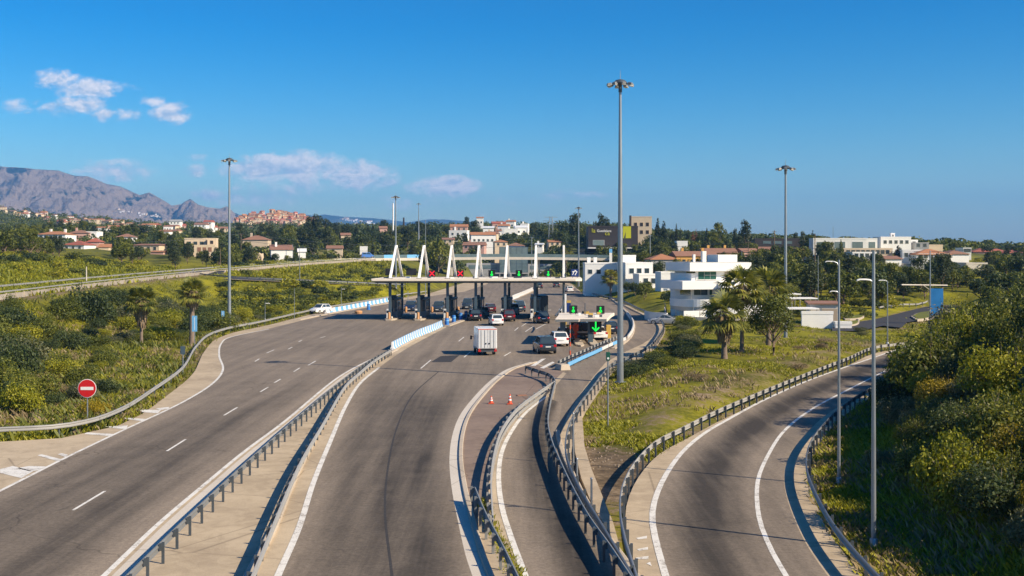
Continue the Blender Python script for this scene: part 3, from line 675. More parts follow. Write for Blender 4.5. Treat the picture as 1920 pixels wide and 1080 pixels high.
def blue_rail():
    P = cat(bl, 40); o0 = P[0].copy(); Q = P - o0
    root = thing('guardrail', 'low blue and white beam rail ending in a pale concrete block', 'guard rail', (o0[0], o0[1], 0))
    for a, b, m in ((0, 22, 'bluel'), (21, 30, 'whitep'), (29, 34, 'bluel'), (33, 40, 'whitep')):
        mb = MB(); mb.sweep(Q[a:b], [(.02, .25), (.10, .25), (.10, .62), (.02, .62)]); mb.build('beam', M[m], root)
    for i in range(0, 40, 4):
        mb = MB(); mb.box((0, 0, .3), (.09, .09, .8)); o = mb.build('post', M['steel_d'], root); o.location = (Q[i][0] - .08, Q[i][1], 0)
    mb = MB(); mb.box((-.5, -.6, .28), (1.1, 1.5, .56), .4, taper=.8); mb.build('end_block', M['kerb'], root, bevel=.05)
blue_rail()
guardrail('guardrail', [np.array(p) + np.array((-.9, .8)) for p in bl], 'pale posted guard rail directly behind the blue beam rail', -1, 2.0, 'steel_l', 'steel_d')
kerb('kerb', offset(cat(mc_right, 110), .32), .24, .10, 'pale concrete kerb around the outer edge of the cone island', 110)
kerb('kerb', offset(cat(mc_left, 90), -1.0)[:-14], .30, .14, 'pale concrete kerb under the median guard rail of the middle road', 110)
kerb('kerb', offset(cat(rl_e, 80), -.62)[22:], .26, .12, 'concrete kerb strip along the dark splitting guard rail', 90)
kerb('kerb', GP([(1143, 558), (1158, 570), (1180, 592), (1188, 612), (1182, 632), (1168, 645), (1150, 655)]), .45, .2, 'white kerb on the inside of the hairpin lane', 60)
kerb('kerb', GP([(838, 612), (866, 602), (893, 593)]), .9, .16, 'broad kerb leading from the striped barrier to the toll island', 20)
kerb('kerb', GP([(956, 562), (975, 556), (1000, 545), (1010, 541)]), .8, .18, 'kerb dividing the two roads beyond the toll booths', 20)
kerb('kerb', GP([(560, 600), (610, 590), (680, 577), (745, 566)]), .7, .15, 'kerb under the long blue and white barrier beside the scrub', 40)
# raised footway with slim posts beside the splitting rail
foot = GP([(1090, 766), (1076, 800), (1078, 850), (1090, 900), (1110, 950), (1140, 1000), (1165, 1040), (1150, 985), (1128, 930), (1108, 880), (1096, 840), (1093, 800)])
mb = MB(); mb.prism(foot, -.2, .10); tag(mb.build('footway', M['concrete']), kind='structure')
for px, y0, y1, q in ((1075, 872, 775, 'beside the narrowing lane'), (1082, 918, 860, 'in the middle of the raised footway'), (1109, 966, 897, 'by the dirt patch at the bank foot')):
    x, y = G(px, y0); h = (y0 - y1) * y / F
    t = thing('marker_post', 'slim grey metal marker post ' + q, 'post', (x, y, 0), 0, 'marker posts by the footway')
    mb = MB(); mb.cyl((0, 0, 0), (0, 0, h), .055, .045, 10); mb.cyl((0, 0, h - .01), (0, 0, h + .03), .065, .05, 10); mb.build('pole', M['pole'], t, True)
    mb = MB(); mb.box((0, 0, .11), (.22, .22, .04)); mb.build('base_plate', M['steel_d'], t)

# ---------------------------------------------------------------- blue and white barriers
def barrier_mesh(L):
    mb = MB(); n = 7
    mb.sweep([(0, -L / 2), (0, -L / 4), (0, L / 4), (0, L / 2)], [(-.25, 0), (.25, 0), (.25, .12), (.11, .38), (.07, .95), (-.07, .95), (-.11, .38), (-.25, .12)])
    return mb
def barrier_row(pts, L, label, group, lean=0.0, hh=1.0, second='bluel'):
    P = cat(pts, 200); tot = plen(P); k = int(tot / L); body = barrier_mesh(L * .5).mesh('barrier_white', M['whitep']); bl_ = barrier_mesh(L * .48).mesh('stripe', M[second])
    s = np.r_[0, np.cumsum(np.linalg.norm(np.diff(P, axis=0), axis=1))]
    for i in range(k):
        q = (i + .5) * L; x, y = np.interp(q, s, P[:, 0]), np.interp(q, s, P[:, 1]); x2, y2 = np.interp(q + .3, s, P[:, 0]), np.interp(q + .3, s, P[:, 1])
        a = math.atan2(y2 - y, x2 - x) - math.pi / 2
        t = thing('barrier_block', label, 'barrier', (x, y, .02), a, group); t.scale = (1, 1, hh)
        inst('white_half', body, t, (0, -L * .25, 0)); inst('blue_half', bl_, t, (0, L * .25, 0))
barrier_row(GP([(735, 657), (757, 645), (785, 631), (812, 620), (829, 612)]), 1.75, 'blue and white barrier block in the striped row on the plaza median', 'striped barrier blocks on the plaza median')
barrier_row(GP([(611, 588), (640, 583), (680, 575), (742, 563)]), 3.6, 'blue and white barrier block in the long row beside the scrub', 'barrier blocks beside the scrub', hh=.95)
barrier_row(GP([(961, 562), (980, 554), (999, 545)]), 3.6, 'pale barrier block between the two roads beyond the toll booths', 'barrier blocks beyond the booths', hh=1.1, second='whitep')
barrier_row(GP([(1176, 588), (1187, 606), (1186, 622), (1176, 638)]), 2.2, 'pale barrier block on the inner bend of the hairpin lane', 'barrier blocks on the hairpin', hh=.5, second='fasc')
for px, py, q in ((838, 611, 'first after the striped barrier'), (851, 605, 'second after the striped barrier'), (864, 600, 'third after the striped barrier'), (874, 596, 'last before the toll island'), (691, 581, 'standing alone by the shaded kerb')):
    x, y = G(px, py); t = thing('bollard', 'round blue plastic bollard, ' + q, 'bollard', (x, y, .02), 0, 'blue bollards on the plaza')
    mb = MB(); mb.lathe((0, 0, 0), [(.42, 0), (.42, .08), (.33, .12), (.31, 1.05), (.27, 1.16), (.1, 1.2)], 14); mb.build('drum', M['blue'], t, True)
    mb = MB(); mb.lathe((0, 0, .72), [(.322, 0), (.322, .16)], 14); mb.build('band', M['bluel'], t, True)
for px, py, h, q in ((921, 757, (.56), 'smaller red and white traffic cone on the brown island'), (956, 758, (.74), 'taller red and white traffic cone on the brown island')):
    x, y = G(px, py); t = thing('traffic_cone', q, 'traffic cone', (x, y, .005), 0, 'cones on the brown island')
    mb = MB(); mb.box((0, 0, .04), (.42, .42, .07)); mb.build('foot', M['conered'], t, bevel=.02)
    mb = MB(); mb.lathe((0, 0, .08), [(.15, 0), (.045, h - .08), (.03, h - .06)], 16); mb.build('cone', M['conered'], t, True)
    for a, b in ((.30, .48), (.66, .80)):
        mb = MB(); r = lambda q: .153 - .108 * q + .006; mb.lathe((0, 0, .08), [(r(a), a * (h - .08)), (r(b), b * (h - .08))], 16); mb.build('reflective_band', M['whitep'], t, True)
x, y = G(978, 742); mb = MB(); mb.box((0, 0, .04), (.8, .4, .08), .3); o = mb.build('kerb_stone', M['tile2'], bevel=.03); o.location = (x, y, 0); tag(o, 'flat reddish stone lying on the brown island behind the cones', 'stone')

# ---------------------------------------------------------------- high masts, lamp posts, signs
def mast(px, py, topy, label, z=None, scale=1.0, Y=None, r=.32):
    if Y is None: x, y = G(px, py)
    else: y = Y; x = xat(px, Y)
    z = h1(x, y) if z is None else z; h = zat(topy, y) - z - .2
    t = thing('lamp_mast', label, 'lamp mast', (x, y, z), 0.3 * px)
    mb = MB(); k = 12; mb.tube([(0, 0, h * i / k) for i in range(k + 1)], [r - (r - .11) * i / k for i in range(k + 1)], 16); mb.lathe((0, 0, 0), [(r * 1.6, 0), (r * 1.6, .06)], 16); mb.lathe((0, 0, h * .5), [(r * .72, 0), (r * .72, .3)], 16)
    mb.build('pole', M['pole'], t, True)
    mb = MB(); mb.cyl((0, 0, h - .9), (0, 0, h - .1), .16, .16, 10); mb.lathe((0, 0, h - .25), [(.25, 0), (.6, .1), (.6, .18), (.4, .38), (.12, .46)], 14)
    for q in range(8):
        a = q * math.pi / 4; mb.cyl((0, 0, h - .1), (.9 * math.cos(a), .9 * math.sin(a), h - .25), .05, .04, 6)
    mb.build('head_frame', M['steel_d'], t)
    mb = MB(); mb.cyl((0, 0, h + .2), (0, 0, h + 1.0), .025, .012, 6); mb.build('lightning_rod', M['steel_l'], t)
    for q in range(8):
        a = q * math.pi / 4; o = thing_part('floodlight', t, (.95 * math.cos(a), .95 * math.sin(a), h - .22), a)
def thing_part(name, parent, loc, a):
    mb = MB(); mb.box((.05, 0, 0), (.45, .36, .2), 0, taper=.75); o = mb.build(name, M['steel'], parent, bevel=.03); o.location = loc; o.rotation_euler = (0, R(14), a)
    mb = MB(); mb.box((.06, 0, -.115), (.40, .34, .03)); mb.build('lens', M['lamp'], o); return o
mast(1163, 717, 149, 'tallest lamp mast, on the grass bank between the slip lane and the ramp', 0, r=.30)
mast(430, 612, 296, 'lamp mast behind the guard rail near the two shaggy palms', None, r=.28)
mast(1473, 648, 310, 'lamp mast rising behind the small leafy tree and clumped palms', None, r=.22)
mast(742, 0, 367, 'slim lamp mast seen above the first white toll frame', None, Y=292, r=.30)
mast(1085, 537, 388, 'lamp mast at the far corner of the toll canopy by the navy sign', None, Y=372, r=.32)
mast(785, 0, 381, 'distant lattice-topped mast beyond the overpass trees', None, Y=560, r=.45)

def lamp_post(px, py, topy, label, arms, r=.085, lamp=True, Y=None, hs=1.0):
    if Y is None: x, y = G(px, py)
    else: y = Y; x = xat(px, Y)
    z = h1(x, y); h = zat(topy, y) - z
    t = thing('street_lamp', label, 'street lamp', (x, y, z), 0)
    mb = MB(); mb.tube([(0, 0, -.3), (0, 0, h * .33), (0, 0, h * .66), (0, 0, h)], [r, r * .85, r * .7, r * .55], 12); mb.lathe((0, 0, 0), [(r * 1.5, 0), (r * 1.5, .5), (r * 1.1, .55)], 12); mb.build('pole', M['pole'], t, True)
    for dx, az in arms:
        mb = MB(); s = 1 if dx > 0 else -1; mb.tube([(0, 0, az - .25), (dx * .25, 0, az - .06), (dx * .6, 0, az), (dx, 0, az + .02)], .035, 8); a = mb.build('arm', M['pole'], t, True)
        if lamp:
            mb = MB(); mb.sweep([(dx - s * .1 * hs, 0), (dx + s * .12 * hs, 0), (dx + s * .4 * hs, 0), (dx + s * .55 * hs, 0)], [(q * hs, w * hs) for q, w in [(-.10, -.02), (-.07, .05), (.07, .05), (.10, -.02), (.06, -.04), (-.06, -.04)]], [az, az + .02, az + .02, az - .02]); mb.build('lamp_head', M['lamp'], a, True)
lamp_post(1638, 1030, 470, 'tallest roadside pole of the ramp, with a lamp arm below its top', [(-.22, zat(519, 42.4))], .10, hs=.75)
lamp_post(1573, 912, 487, 'roadside lamp post with one arm at its top and one lower, beside the ramp rail', [(-.38, zat(487, 53.8)), (-.16, zat(543, 53.8))], .085, hs=.5)
lamp_post(1664, 651, 527, 'lamp post standing on the far rail of the ramp below the junction', [(-.4, zat(527, 133))], .09, hs=1.2)
lamp_post(1744, 672, 470, 'pole with a crossbar at the far end of the ramp', [], .10)
lamp_post(497, 604, 566, 'short lamp post behind the guard rail of the dashed road', [(.2, 3.0)], .06)
lamp_post(640, 577, 538, 'short lamp post beside the long blue and white barrier', [(.2, 3.9)], .06)
lamp_post(765, 0, 545, 'hooked lamp post behind the first two toll booths', [(-.9, 5.6)], .08, Y=232)
lamp_post(562, 0, 462, 'pole on the motorway bank above the loop road', [], .10, Y=285)
x, y = xat(1744, 125), 125
mb = MB(); mb.cyl((xat(1690, 122), 122, zat(534, 122)), (xat(1776, 128), 128, zat(535, 128)), .07, .07, 8); mb.cyl((xat(1744, 124.5), 124.5, zat(544, 124.5)), (xat(1730, 124), 124, zat(534, 124)), .03, .03, 6)
tag(mb.build('gantry_bar', M['fasc']), 'pale horizontal bar across the pole at the end of the ramp', 'gantry bar')

def post_sign(px, py, topy, label, make, r=.045, z=None):
    x, y = G(px, py); z = h1(x, y) if z is None else z; t = thing('road_sign', label, 'road sign', (x, y, z), 0)
    h = zat(topy, y) - z
    mb = MB(); mb.cyl((0, 0, -.2), (0, 0, h), r, r, 10); mb.build('pole', M['pole'], t, True); make(t, h, y); return t
def noentry(t, h, y):
    def disc(name, r, y0, th, m):
        mb = MB(); mb.cyl((0, y0, h), (0, y0 - th, h), r, r, 40); return mb.build(name, M[m], t)
    disc('rim', .62, -.05, .025, 'whitep'); disc('disc', .585, -.0765, .012, 'red'); mb = MB(); mb.box((0, -.095, h), (.86, .012, .21)); mb.build('white_bar', M['whitep'], t, bevel=.004)
    mb = MB(); mb.box((0, -.02, h), (.1, .06, .3)); mb.build('bracket', M['steel_d'], t)
post_sign(164, 788, 728, 'round red no-entry sign with white bar behind the guard rail', noentry)
def backsign(t, h, y):
    mb = MB(); mb.b2(-.22, .22, -.07, -.04, h - .72, h + .05); mb.build('panel', M['booth'], t, bevel=.01); mb = MB(); mb.b2(-.05, .05, -.04, .06, h - .5, h - .4); mb.build('clamp', M['steel_d'], t)
post_sign(343, 702, 650, 'small slate-blue sign plate on a post at the guard rail bend', backsign)
def bluepl(w, hh):
    def f(t, h, y):
        mb = MB(); mb.b2(-w / 2, w / 2, -.07, -.045, h - hh, h); mb.build('panel', M['bluel'], t, bevel=.01); mb = MB(); mb.b2(-.03, .03, -.074, -.0705, h - hh * .9, h - hh * .1); mb.build('stripe', M['whitep'], t)
    return f
post_sign(365, 650, 592, 'tall narrow light-blue sign against the palm trunk', bluepl(.62, 1.9))
post_sign(418, 620, 583, 'blue sign plate on a post beside the mast near the palms', bluepl(.45, 1.25))
def greenbox(t, h, y):
    mb = MB(); mb.b2(-.13, .13, -.14, .06, h - .55, h); mb.build('box', M['green_d'], t, bevel=.02); mb = MB(); mb.cyl((0, -.142, h - .4), (0, -.16, h - .4), .07, .07, 14); mb.build('lens', M['whitep'], t)
    mb = MB(); mb.cyl((.05, 0, h), (.05, 0, h + .9), .015, .012, 6); mb.build('antenna', M['steel_d'], t)
post_sign(1140, 797, 660, 'slim pole with a small green box on top, on the grass bank', greenbox, .05)
def redpost(t, h, y):
    for k in range(4):
        mb = MB(); mb.lathe((0, 0, h * (.1 + .24 * k)), [(.075, 0), (.075, h * .12)], 10); mb.build('red_band', M['conered'], t, True)
post_sign(1069, 672, 605, 'slim red and white marker pole by the blue beam rail', redpost, .05, 0)

# ---------------------------------------------------------------- main toll station
LD = Vector((.046, .999, 0)).normalized(); TY0 = 195.0; ISX = [xat(p, TY0) for p in (743, 795, 847, 898, 951, 1005, 1057)]
ROT = -math.atan2(LD.x, LD.y)
def canopy():
    t = thing('toll_canopy', 'long flat pale canopy over the toll lanes, carrying white pylons', 'canopy', (0, TY0, 0), 0)
    x0, x1 = xat(700, 189), xat(1078, 189); a, b = 186 - TY0, 200.5 - TY0; mb = MB()
    sh = .046 * 14.5; tip = xat(1087, 187) + .4
    mb.prism([(x0, a), (x1, a), (tip, a + 1.2), (x1 + sh + 1.0, b), (x0 + sh, b)], 6.55, 6.98); mb.build('roof_slab', M['canopy'], t, bevel=.05)
    mb = MB(); mb.b2(x0 + .1, x1 - .1, a - .06, a - .003, 6.62, 6.90); mb.build('fascia', M['canopy'], t)
    mb = MB(); mb.prism([(x0 + .6, a + .6), (x1 - .5, a + .6), (x1 - .2, b - .6), (x0 + 1.2, b - .6)], 6.25, 6.546); mb.build('soffit_beam', M['steel_d'], t)
    for k in range(9):
        mb = MB(); x = x0 + 2.5 + k * (x1 - x0 - 5) / 8 + rnd.uniform(-.6, .6); mb.box((x, a + 5 + rnd.uniform(-3, 4), 7.1), (rnd.uniform(.5, 1.4), .6, .25)); mb.build('roof_unit', M['whitep' if k % 2 else 'steel_d'], t)
canopy()
def frame_pylon(i, X):
    last = i == 6
    t = thing('pylon', ['white A-frame pylon at the outer end of the toll canopy, by the scrub', 'second white A-frame pylon from the scrub end of the canopy', 'third white A-frame pylon from the scrub end of the canopy', 'middle white A-frame pylon of the toll canopy', 'white A-frame pylon above the lanes where the white van queues', 'narrow white A-frame pylon above the dark trailer', 'single white pylon at the pointed end of the toll canopy'][i], 'pylon', (X, TY0, 0), ROT, 'white pylons on the toll canopy')
    L = 7.0 if not last else 1.2
    zt = zat(462, TY0)
    for s in (-1, 1):
        mb = MB(); mb.add(*beam((0, s * L, 6.98), (0, s * .45, zt), .44, .46, .34, .36)); mb.build('leg', M['white'], t, bevel=.03)
        if last and s > 0: pass
        mb = MB(); mb.box((0, s * L, 3.4), (.44, .44, 6.3)); mb.build('column', M['booth'], t)
        mb = MB(); mb.box((0, s * L, 7.02), (.9, .9, .1)); mb.build('base_plate', M['steel_d'], t)
    mb = MB(); mb.box((0, 0, zt + .02), (.36, 1.2, .4)); mb.build('cap', M['white'], t, bevel=.04)
def beam(p, q, w0, d0, w1, d1):
    v = [(p[0] + a * w0 / 2, p[1] + b * d0 / 2, p[2]) for a, b in ((-1, -1), (1, -1), (1, 1), (-1, 1))] + [(q[0] + a * w1 / 2, q[1] + b * d1 / 2, q[2]) for a, b in ((-1, -1), (1, -1), (1, 1), (-1, 1))]
    return v, [(3, 2, 1, 0), (4, 5, 6, 7), (0, 1, 5, 4), (1, 2, 6, 5), (2, 3, 7, 6), (3, 0, 4, 7)]
for i, X in enumerate(ISX): frame_pylon(i, X)

def toll_island(i, X):
    where = ['at the scrub end of the plaza', 'second from the scrub end', 'by the oncoming black car', 'where the blue bollards end', 'between the white van and the brown car', 'beside the dark trailer', 'below the pointed end of the canopy'][i]
    t = thing('toll_island', 'kerbed toll island with bollards, ' + where, 'toll island', (X, TY0, 0), ROT, 'toll islands')
    mb = MB(); mb.prism([(-.95, -7.4), (-.5, -8.6), (.5, -8.6), (.95, -7.4), (.95, 11), (.5, 12.6), (-.5, 12.6), (-.95, 11)], -.05, .22); mb.build('kerb', M['kerb'], t, bevel=.03)
    for y, m in ((-8.0, 'orange'), (12.0, 'orange')):
        mb = MB(); mb.lathe((0, y, .22), [(.24, 0), (.24, 1.0), (.2, 1.12), (.05, 1.15)], 12); mb.build('bollard', M[m], t, True)
    mb = MB(); mb.b2(-.4, .4, -7.2, -6.4, .22, .6); mb.build('crash_cushion', M['fasc'], t, bevel=.1)
    # ticket machine and barrier arm
    mb = MB(); mb.b2(-.8, -.3, -5.9, -5.2, .22, 1.8); o = mb.build('ticket_machine', M['whitep'], t, bevel=.04)
    mb = MB(); mb.b2(-.72, -.38, -5.92, -5.903, 1.15, 1.55); mb.build('screen', M['black'], o)
    mb = MB(); mb.b2(-.2, .2, 4.6, 5.1, .22, 1.3); o = mb.build('barrier_box', M['yellow'], t, bevel=.03)
    mb = MB(); s = -1 if i < 4 else 1; mb.cyl((.25 * s, 4.4, 1.05), (2.6 * s, 4.4, 1.1), .05, .04, 8); mb.build('barrier_arm', M['whitep'], o)
    if i == 6: return
    b = thing('toll_booth', 'blue-grey glazed toll booth on the island ' + where, 'toll booth', (X, TY0, .22), ROT, 'toll booths')
    mb = MB(); mb.b2(-.82, .82, -3.4, 1.6, 0, 1.05); mb.build('lower_wall', M['booth'], b, bevel=.03)
    mb = MB(); mb.b2(-.9, .9, -3.6, 1.8, 3.0, 3.35); mb.build('roof', M['booth'], b, bevel=.04)
    for a, y in ((-.74, -3.32), (.74, -3.32), (-.74, 1.52), (.74, 1.52)):
        mb = MB(); mb.box((a, y, 2.03), (.14, .14, 1.95)); mb.build('corner_post', M['booth'], b)
    mb = MB(); mb.b2(-.64, .64, -3.36, -3.32, 1.06, 2.99); mb.build('front_window', M['glass'], b)
    for s in (-1, 1):
        mb = MB(); mb.b2(.72 * s - .02, .72 * s + .02, -3.2, 1.4, 1.06, 2.99); mb.build('side_window', M['glass'], b)
    mb = MB(); mb.b2(-.2, .2, -3.70, -3.605, 3.05, 3.28); mb.build('lane_light', M['black'], b)
    mb = MB(); mb.b2(-.5, .3, -2.6, -1.4, 3.352, 3.8); mb.build('roof_unit', M['steel_d'], b, bevel=.03)
for i, X in enumerate(ISX): toll_island(i, X)

def seg(mb, a, b, w, y, th=.012):
    a, b = Vector((a[0], 0, a[1])), Vector((b[0], 0, b[1])); d = (b - a).normalized(); n = Vector((-d.z, 0, d.x)) * w / 2
    P = [a - n, a + n, b + n, b - n]; v = [(p.x, y, p.z) for p in P] + [(p.x, y - th, p.z) for p in P]
    mb.add(v, [(0, 1, 2, 3), (7, 6, 5, 4), (0, 4, 5, 1), (1, 5, 6, 2), (2, 6, 7, 3), (3, 7, 4, 0)])
def lane_sign(px, y, zb, s, kind, label, stem_to, parent=None):
    x = xat(px, y); t = thing('lane_sign', label, 'lane sign', (x, y, zb), 0, 'lane signs')
    mb = MB(); mb.b2(-s / 2, s / 2, 0, .22, 0, s); mb.build('housing', M['black'], t, bevel=.02)
    for q in (-.3, .3):
        mb = MB(); mb.cyl((q * s, .12, stem_to - zb), (q * s, .12, 0), .04, .04, 8); mb.build('bracket', M['steel_d'], t)
    mb = MB(); c = s / 2
    if kind == 'x':
        seg(mb, (-.36 * s, .14 * s), (.36 * s, .86 * s), .17 * s, -.002); seg(mb, (-.36 * s, .86 * s), (.36 * s, .14 * s), .17 * s, -.016); mb.build('red_cross', M['led_r'], t)
    elif kind == 'bell':
        mb.cyl((0, -.002, .32 * s), (0, -.014, .32 * s), .20 * s, .20 * s, 18); mb.cyl((0, -.016, .74 * s), (0, -.026, .74 * s), .12 * s, .12 * s, 14); seg(mb, (0, .3 * s), (0, .74 * s), .10 * s, -.028); mb.build('green_symbol', M['led_g'], t)
    elif kind == 'arrow':
        seg(mb, (0, .2 * s), (0, .92 * s), .13 * s, -.002); seg(mb, (-.3 * s, .42 * s), (.03 * s, .1 * s), .12 * s, -.016); seg(mb, (.3 * s, .42 * s), (-.03 * s, .1 * s), .12 * s, -.03); mb.build('green_arrow', M['led_g'], t)
    elif kind == 'blue':
        mb.b2(-s * .46, s * .46, -.012, -.002, s * .04, s * .96); p = mb.build('panel', M['navy'], t); mb = MB()
        seg(mb, (-.3 * s, .25 * s), (-.1 * s, .7 * s), .1 * s, -.014); seg(mb, (-.32 * s, .62 * s), (.05 * s, .74 * s), .12 * s, -.027); seg(mb, (.0, .2 * s), (.24 * s, .62 * s), .1 * s, -.04); seg(mb, (-.02 * s, .85 * s), (.28 * s, .6 * s), .13 * s, -.053); mb.build('white_symbol', M['whitep'], p)
    return t
for px, k, q in ((810, 'x', 'with a lit red cross, beside the second pylon'), (863, 'x', 'with a lit red cross, beside the third pylon'), (922, 'bell', 'with a lit green symbol, between the middle pylon and its neighbour'), (973, 'bell', 'with a lit green symbol, above the brown car lane'), (1028, 'bell', 'with a lit green symbol, above the dark trailer lane'), (1078, 'blue', 'with white marks on navy at the canopy tip')):
    lane_sign(px, 193, zat(519, 193), 1.15 if k != 'blue' else 1.35, k, 'black roof sign ' + q if k != 'blue' else 'navy square sign with white marks at the canopy tip', 6.98)
for px, q in ((732, 'outermost'), (771, 'between the first two pylons,')):
    x = xat(px, 199); t = thing('lane_sign', 'dark back of a lane sign, %s on the canopy far edge' % q, 'lane sign', (x, 199, 7.3), 0, 'lane signs')
    mb = MB(); mb.b2(-.9, .9, 0, .25, 0, 1.2); mb.build('housing', M['black'], t, bevel=.02); mb = MB(); mb.cyl((0, .12, -.35), (0, .12, 0), .05, .05, 8); mb.build('bracket', M['steel_d'], t)

# ---------------------------------------------------------------- small toll shelter by the hairpin
def small_toll():
    y0, y1 = 136.0, 150.0
    t = thing('toll_shelter', 'small pale flat-roofed toll shelter beside the hairpin lane', 'toll shelter', (xat(1100, 140), 140, 0), 0)
    ox, oy = xat(1100, 140), 140
    X = lambda p, y: xat(p, y) - ox
    zt = zat(598, y0)
    mb = MB(); mb.prism([(X(1041, y0), y0 - oy), (X(1086, y0), y0 - oy), (X(1086, y0), y0 + .8 - oy), (X(1140, y0), y0 + .8 - oy), (X(1158, y0), y1 - 5 - oy), (X(1152, y1), y1 - oy), (X(1050, y1), y1 - oy)], zt - .38, zt); mb.build('roof_slab', M['canopy'], t, bevel=.04)
    mb = MB(); mb.b2(X(1042, y0), X(1085, y0), y0 - .06 - oy, y0 - .003 - oy, zt - .33, zt - .06); mb.build('fascia', M['steel'], t)
    mb = MB(); mb.b2(X(1089, y0), X(1138, y0), y0 + .74 - oy, y0 + .797 - oy, zt - .33, zt - .06); mb.build('fascia', M['steel'], t)
    for p, y in ((1055, 138), (1107, 139), (1056, 148), (1108, 148)):
        mb = MB(); mb.box((X(p, y), y - oy, (zt - .38) / 2), (.62, .62, zt - .38)); mb.build('column', M['booth'], t, bevel=.03)
    for k in range(8):
        mb = MB(); p = rnd.uniform(1055, 1140); y = rnd.uniform(y0 + 2, y1 - 1); mb.box((X(p, y), y - oy, zt + .16), (rnd.uniform(.3, .8), .5, .32)); mb.build('roof_unit', M[rnd.choice(['whitep', 'steel_d', 'yellow', 'steel_l'])], t)
    mb = MB(); mb.cyl((X(1097, 145), 145 - oy, zt), (X(1097, 145), 145 - oy, zt + 1.5), .07, .06, 8); mb.build('antenna', M['steel_d'], t)
    for p in (1081, 1108, 1140):
        mb = MB(); mb.prism([(X(p, 143) - .5, -4.5), (X(p, 143), -6), (X(p, 143) + .5, -4.5), (X(p, 143) + .5, 9), (X(p, 143) - .5, 9)], -.02, .2); mb.build('kerb', M['kerb'], t)
    for p, m in ((1066, 'yellow'), (1077, 'conered'), (1140, 'yellow')):
        mb = MB(); mb.b2(X(p, 146) - .3, X(p, 146) + .3, 5, 5.9, .0, 1.9); mb.build('ticket_machine', M[m], t, bevel=.04)
    return zt
zs_ = small_toll()
lane_sign(1075, 146, zs_ + .12, 1.05, 'bell', 'black sign with a green symbol on the shelter roof, nearer the main canopy', zs_)
lane_sign(1126, 146, zs_ + .08, 1.05, 'bell', 'black sign with a green symbol on the shelter roof, by the tall mast', zs_)
lane_sign(1117, 138.5, zat(623, 138.5), 1.45, 'arrow', 'black panel with a large green down arrow under the small shelter', zs_ - .3)
# jointed dark pole and stack of signs where the canopy ends
t = thing('sign_totem', 'yellow-footed white totem with a navy panel near the end of the canopy', 'sign', (xat(1060, 176), 176, 0))
mb = MB(); mb.box((0, 0, 2.4), (.34, .3, 4.8)); mb.build('column', M['whitep'], t, bevel=.03); mb = MB(); mb.b2(-.22, .22, -.2, .2, 0, 1.5); mb.build('foot', M['yellow'], t); mb = MB(); mb.b2(.22, .85, -.18, -.1, 2.0, 3.4); mb.build('panel', M['navy'], t); mb = MB(); mb.b2(.2, .87, -.18, -.1, 3.42, 3.8); mb.build('yellow_band', M['yellow'], t)
t = thing('sign_pole', 'dark leaning tube pole joining the two toll roofs', 'pole', (xat(1054, 170), 170, 0)); mb = MB(); mb.tube([(.3, 0, 6.4), (.25, 0, 4.2), (0, -2, 3.3), (-.9, -8, 2.7), (-1.6, -14, 2.5)], .1, 8); mb.build('tube', M['steel_d'], t, True); mb = MB(); mb.cyl((.3, 0, 0), (.3, 0, 6.4), .1, .09, 8); mb.build('pole', M['steel_d'], t, True)
x, y = G(672, 588); mb = MB(); mb.lathe((0, 0, 0), [(.7, 0), (.75, .35), (.6, .55), (.2, .62)], 14); o = mb.build('crash_cushion', M['orange']); o.location = (x, y, 0); tag(o, 'low rounded orange crash cushion on the shaded plaza edge', 'crash cushion')
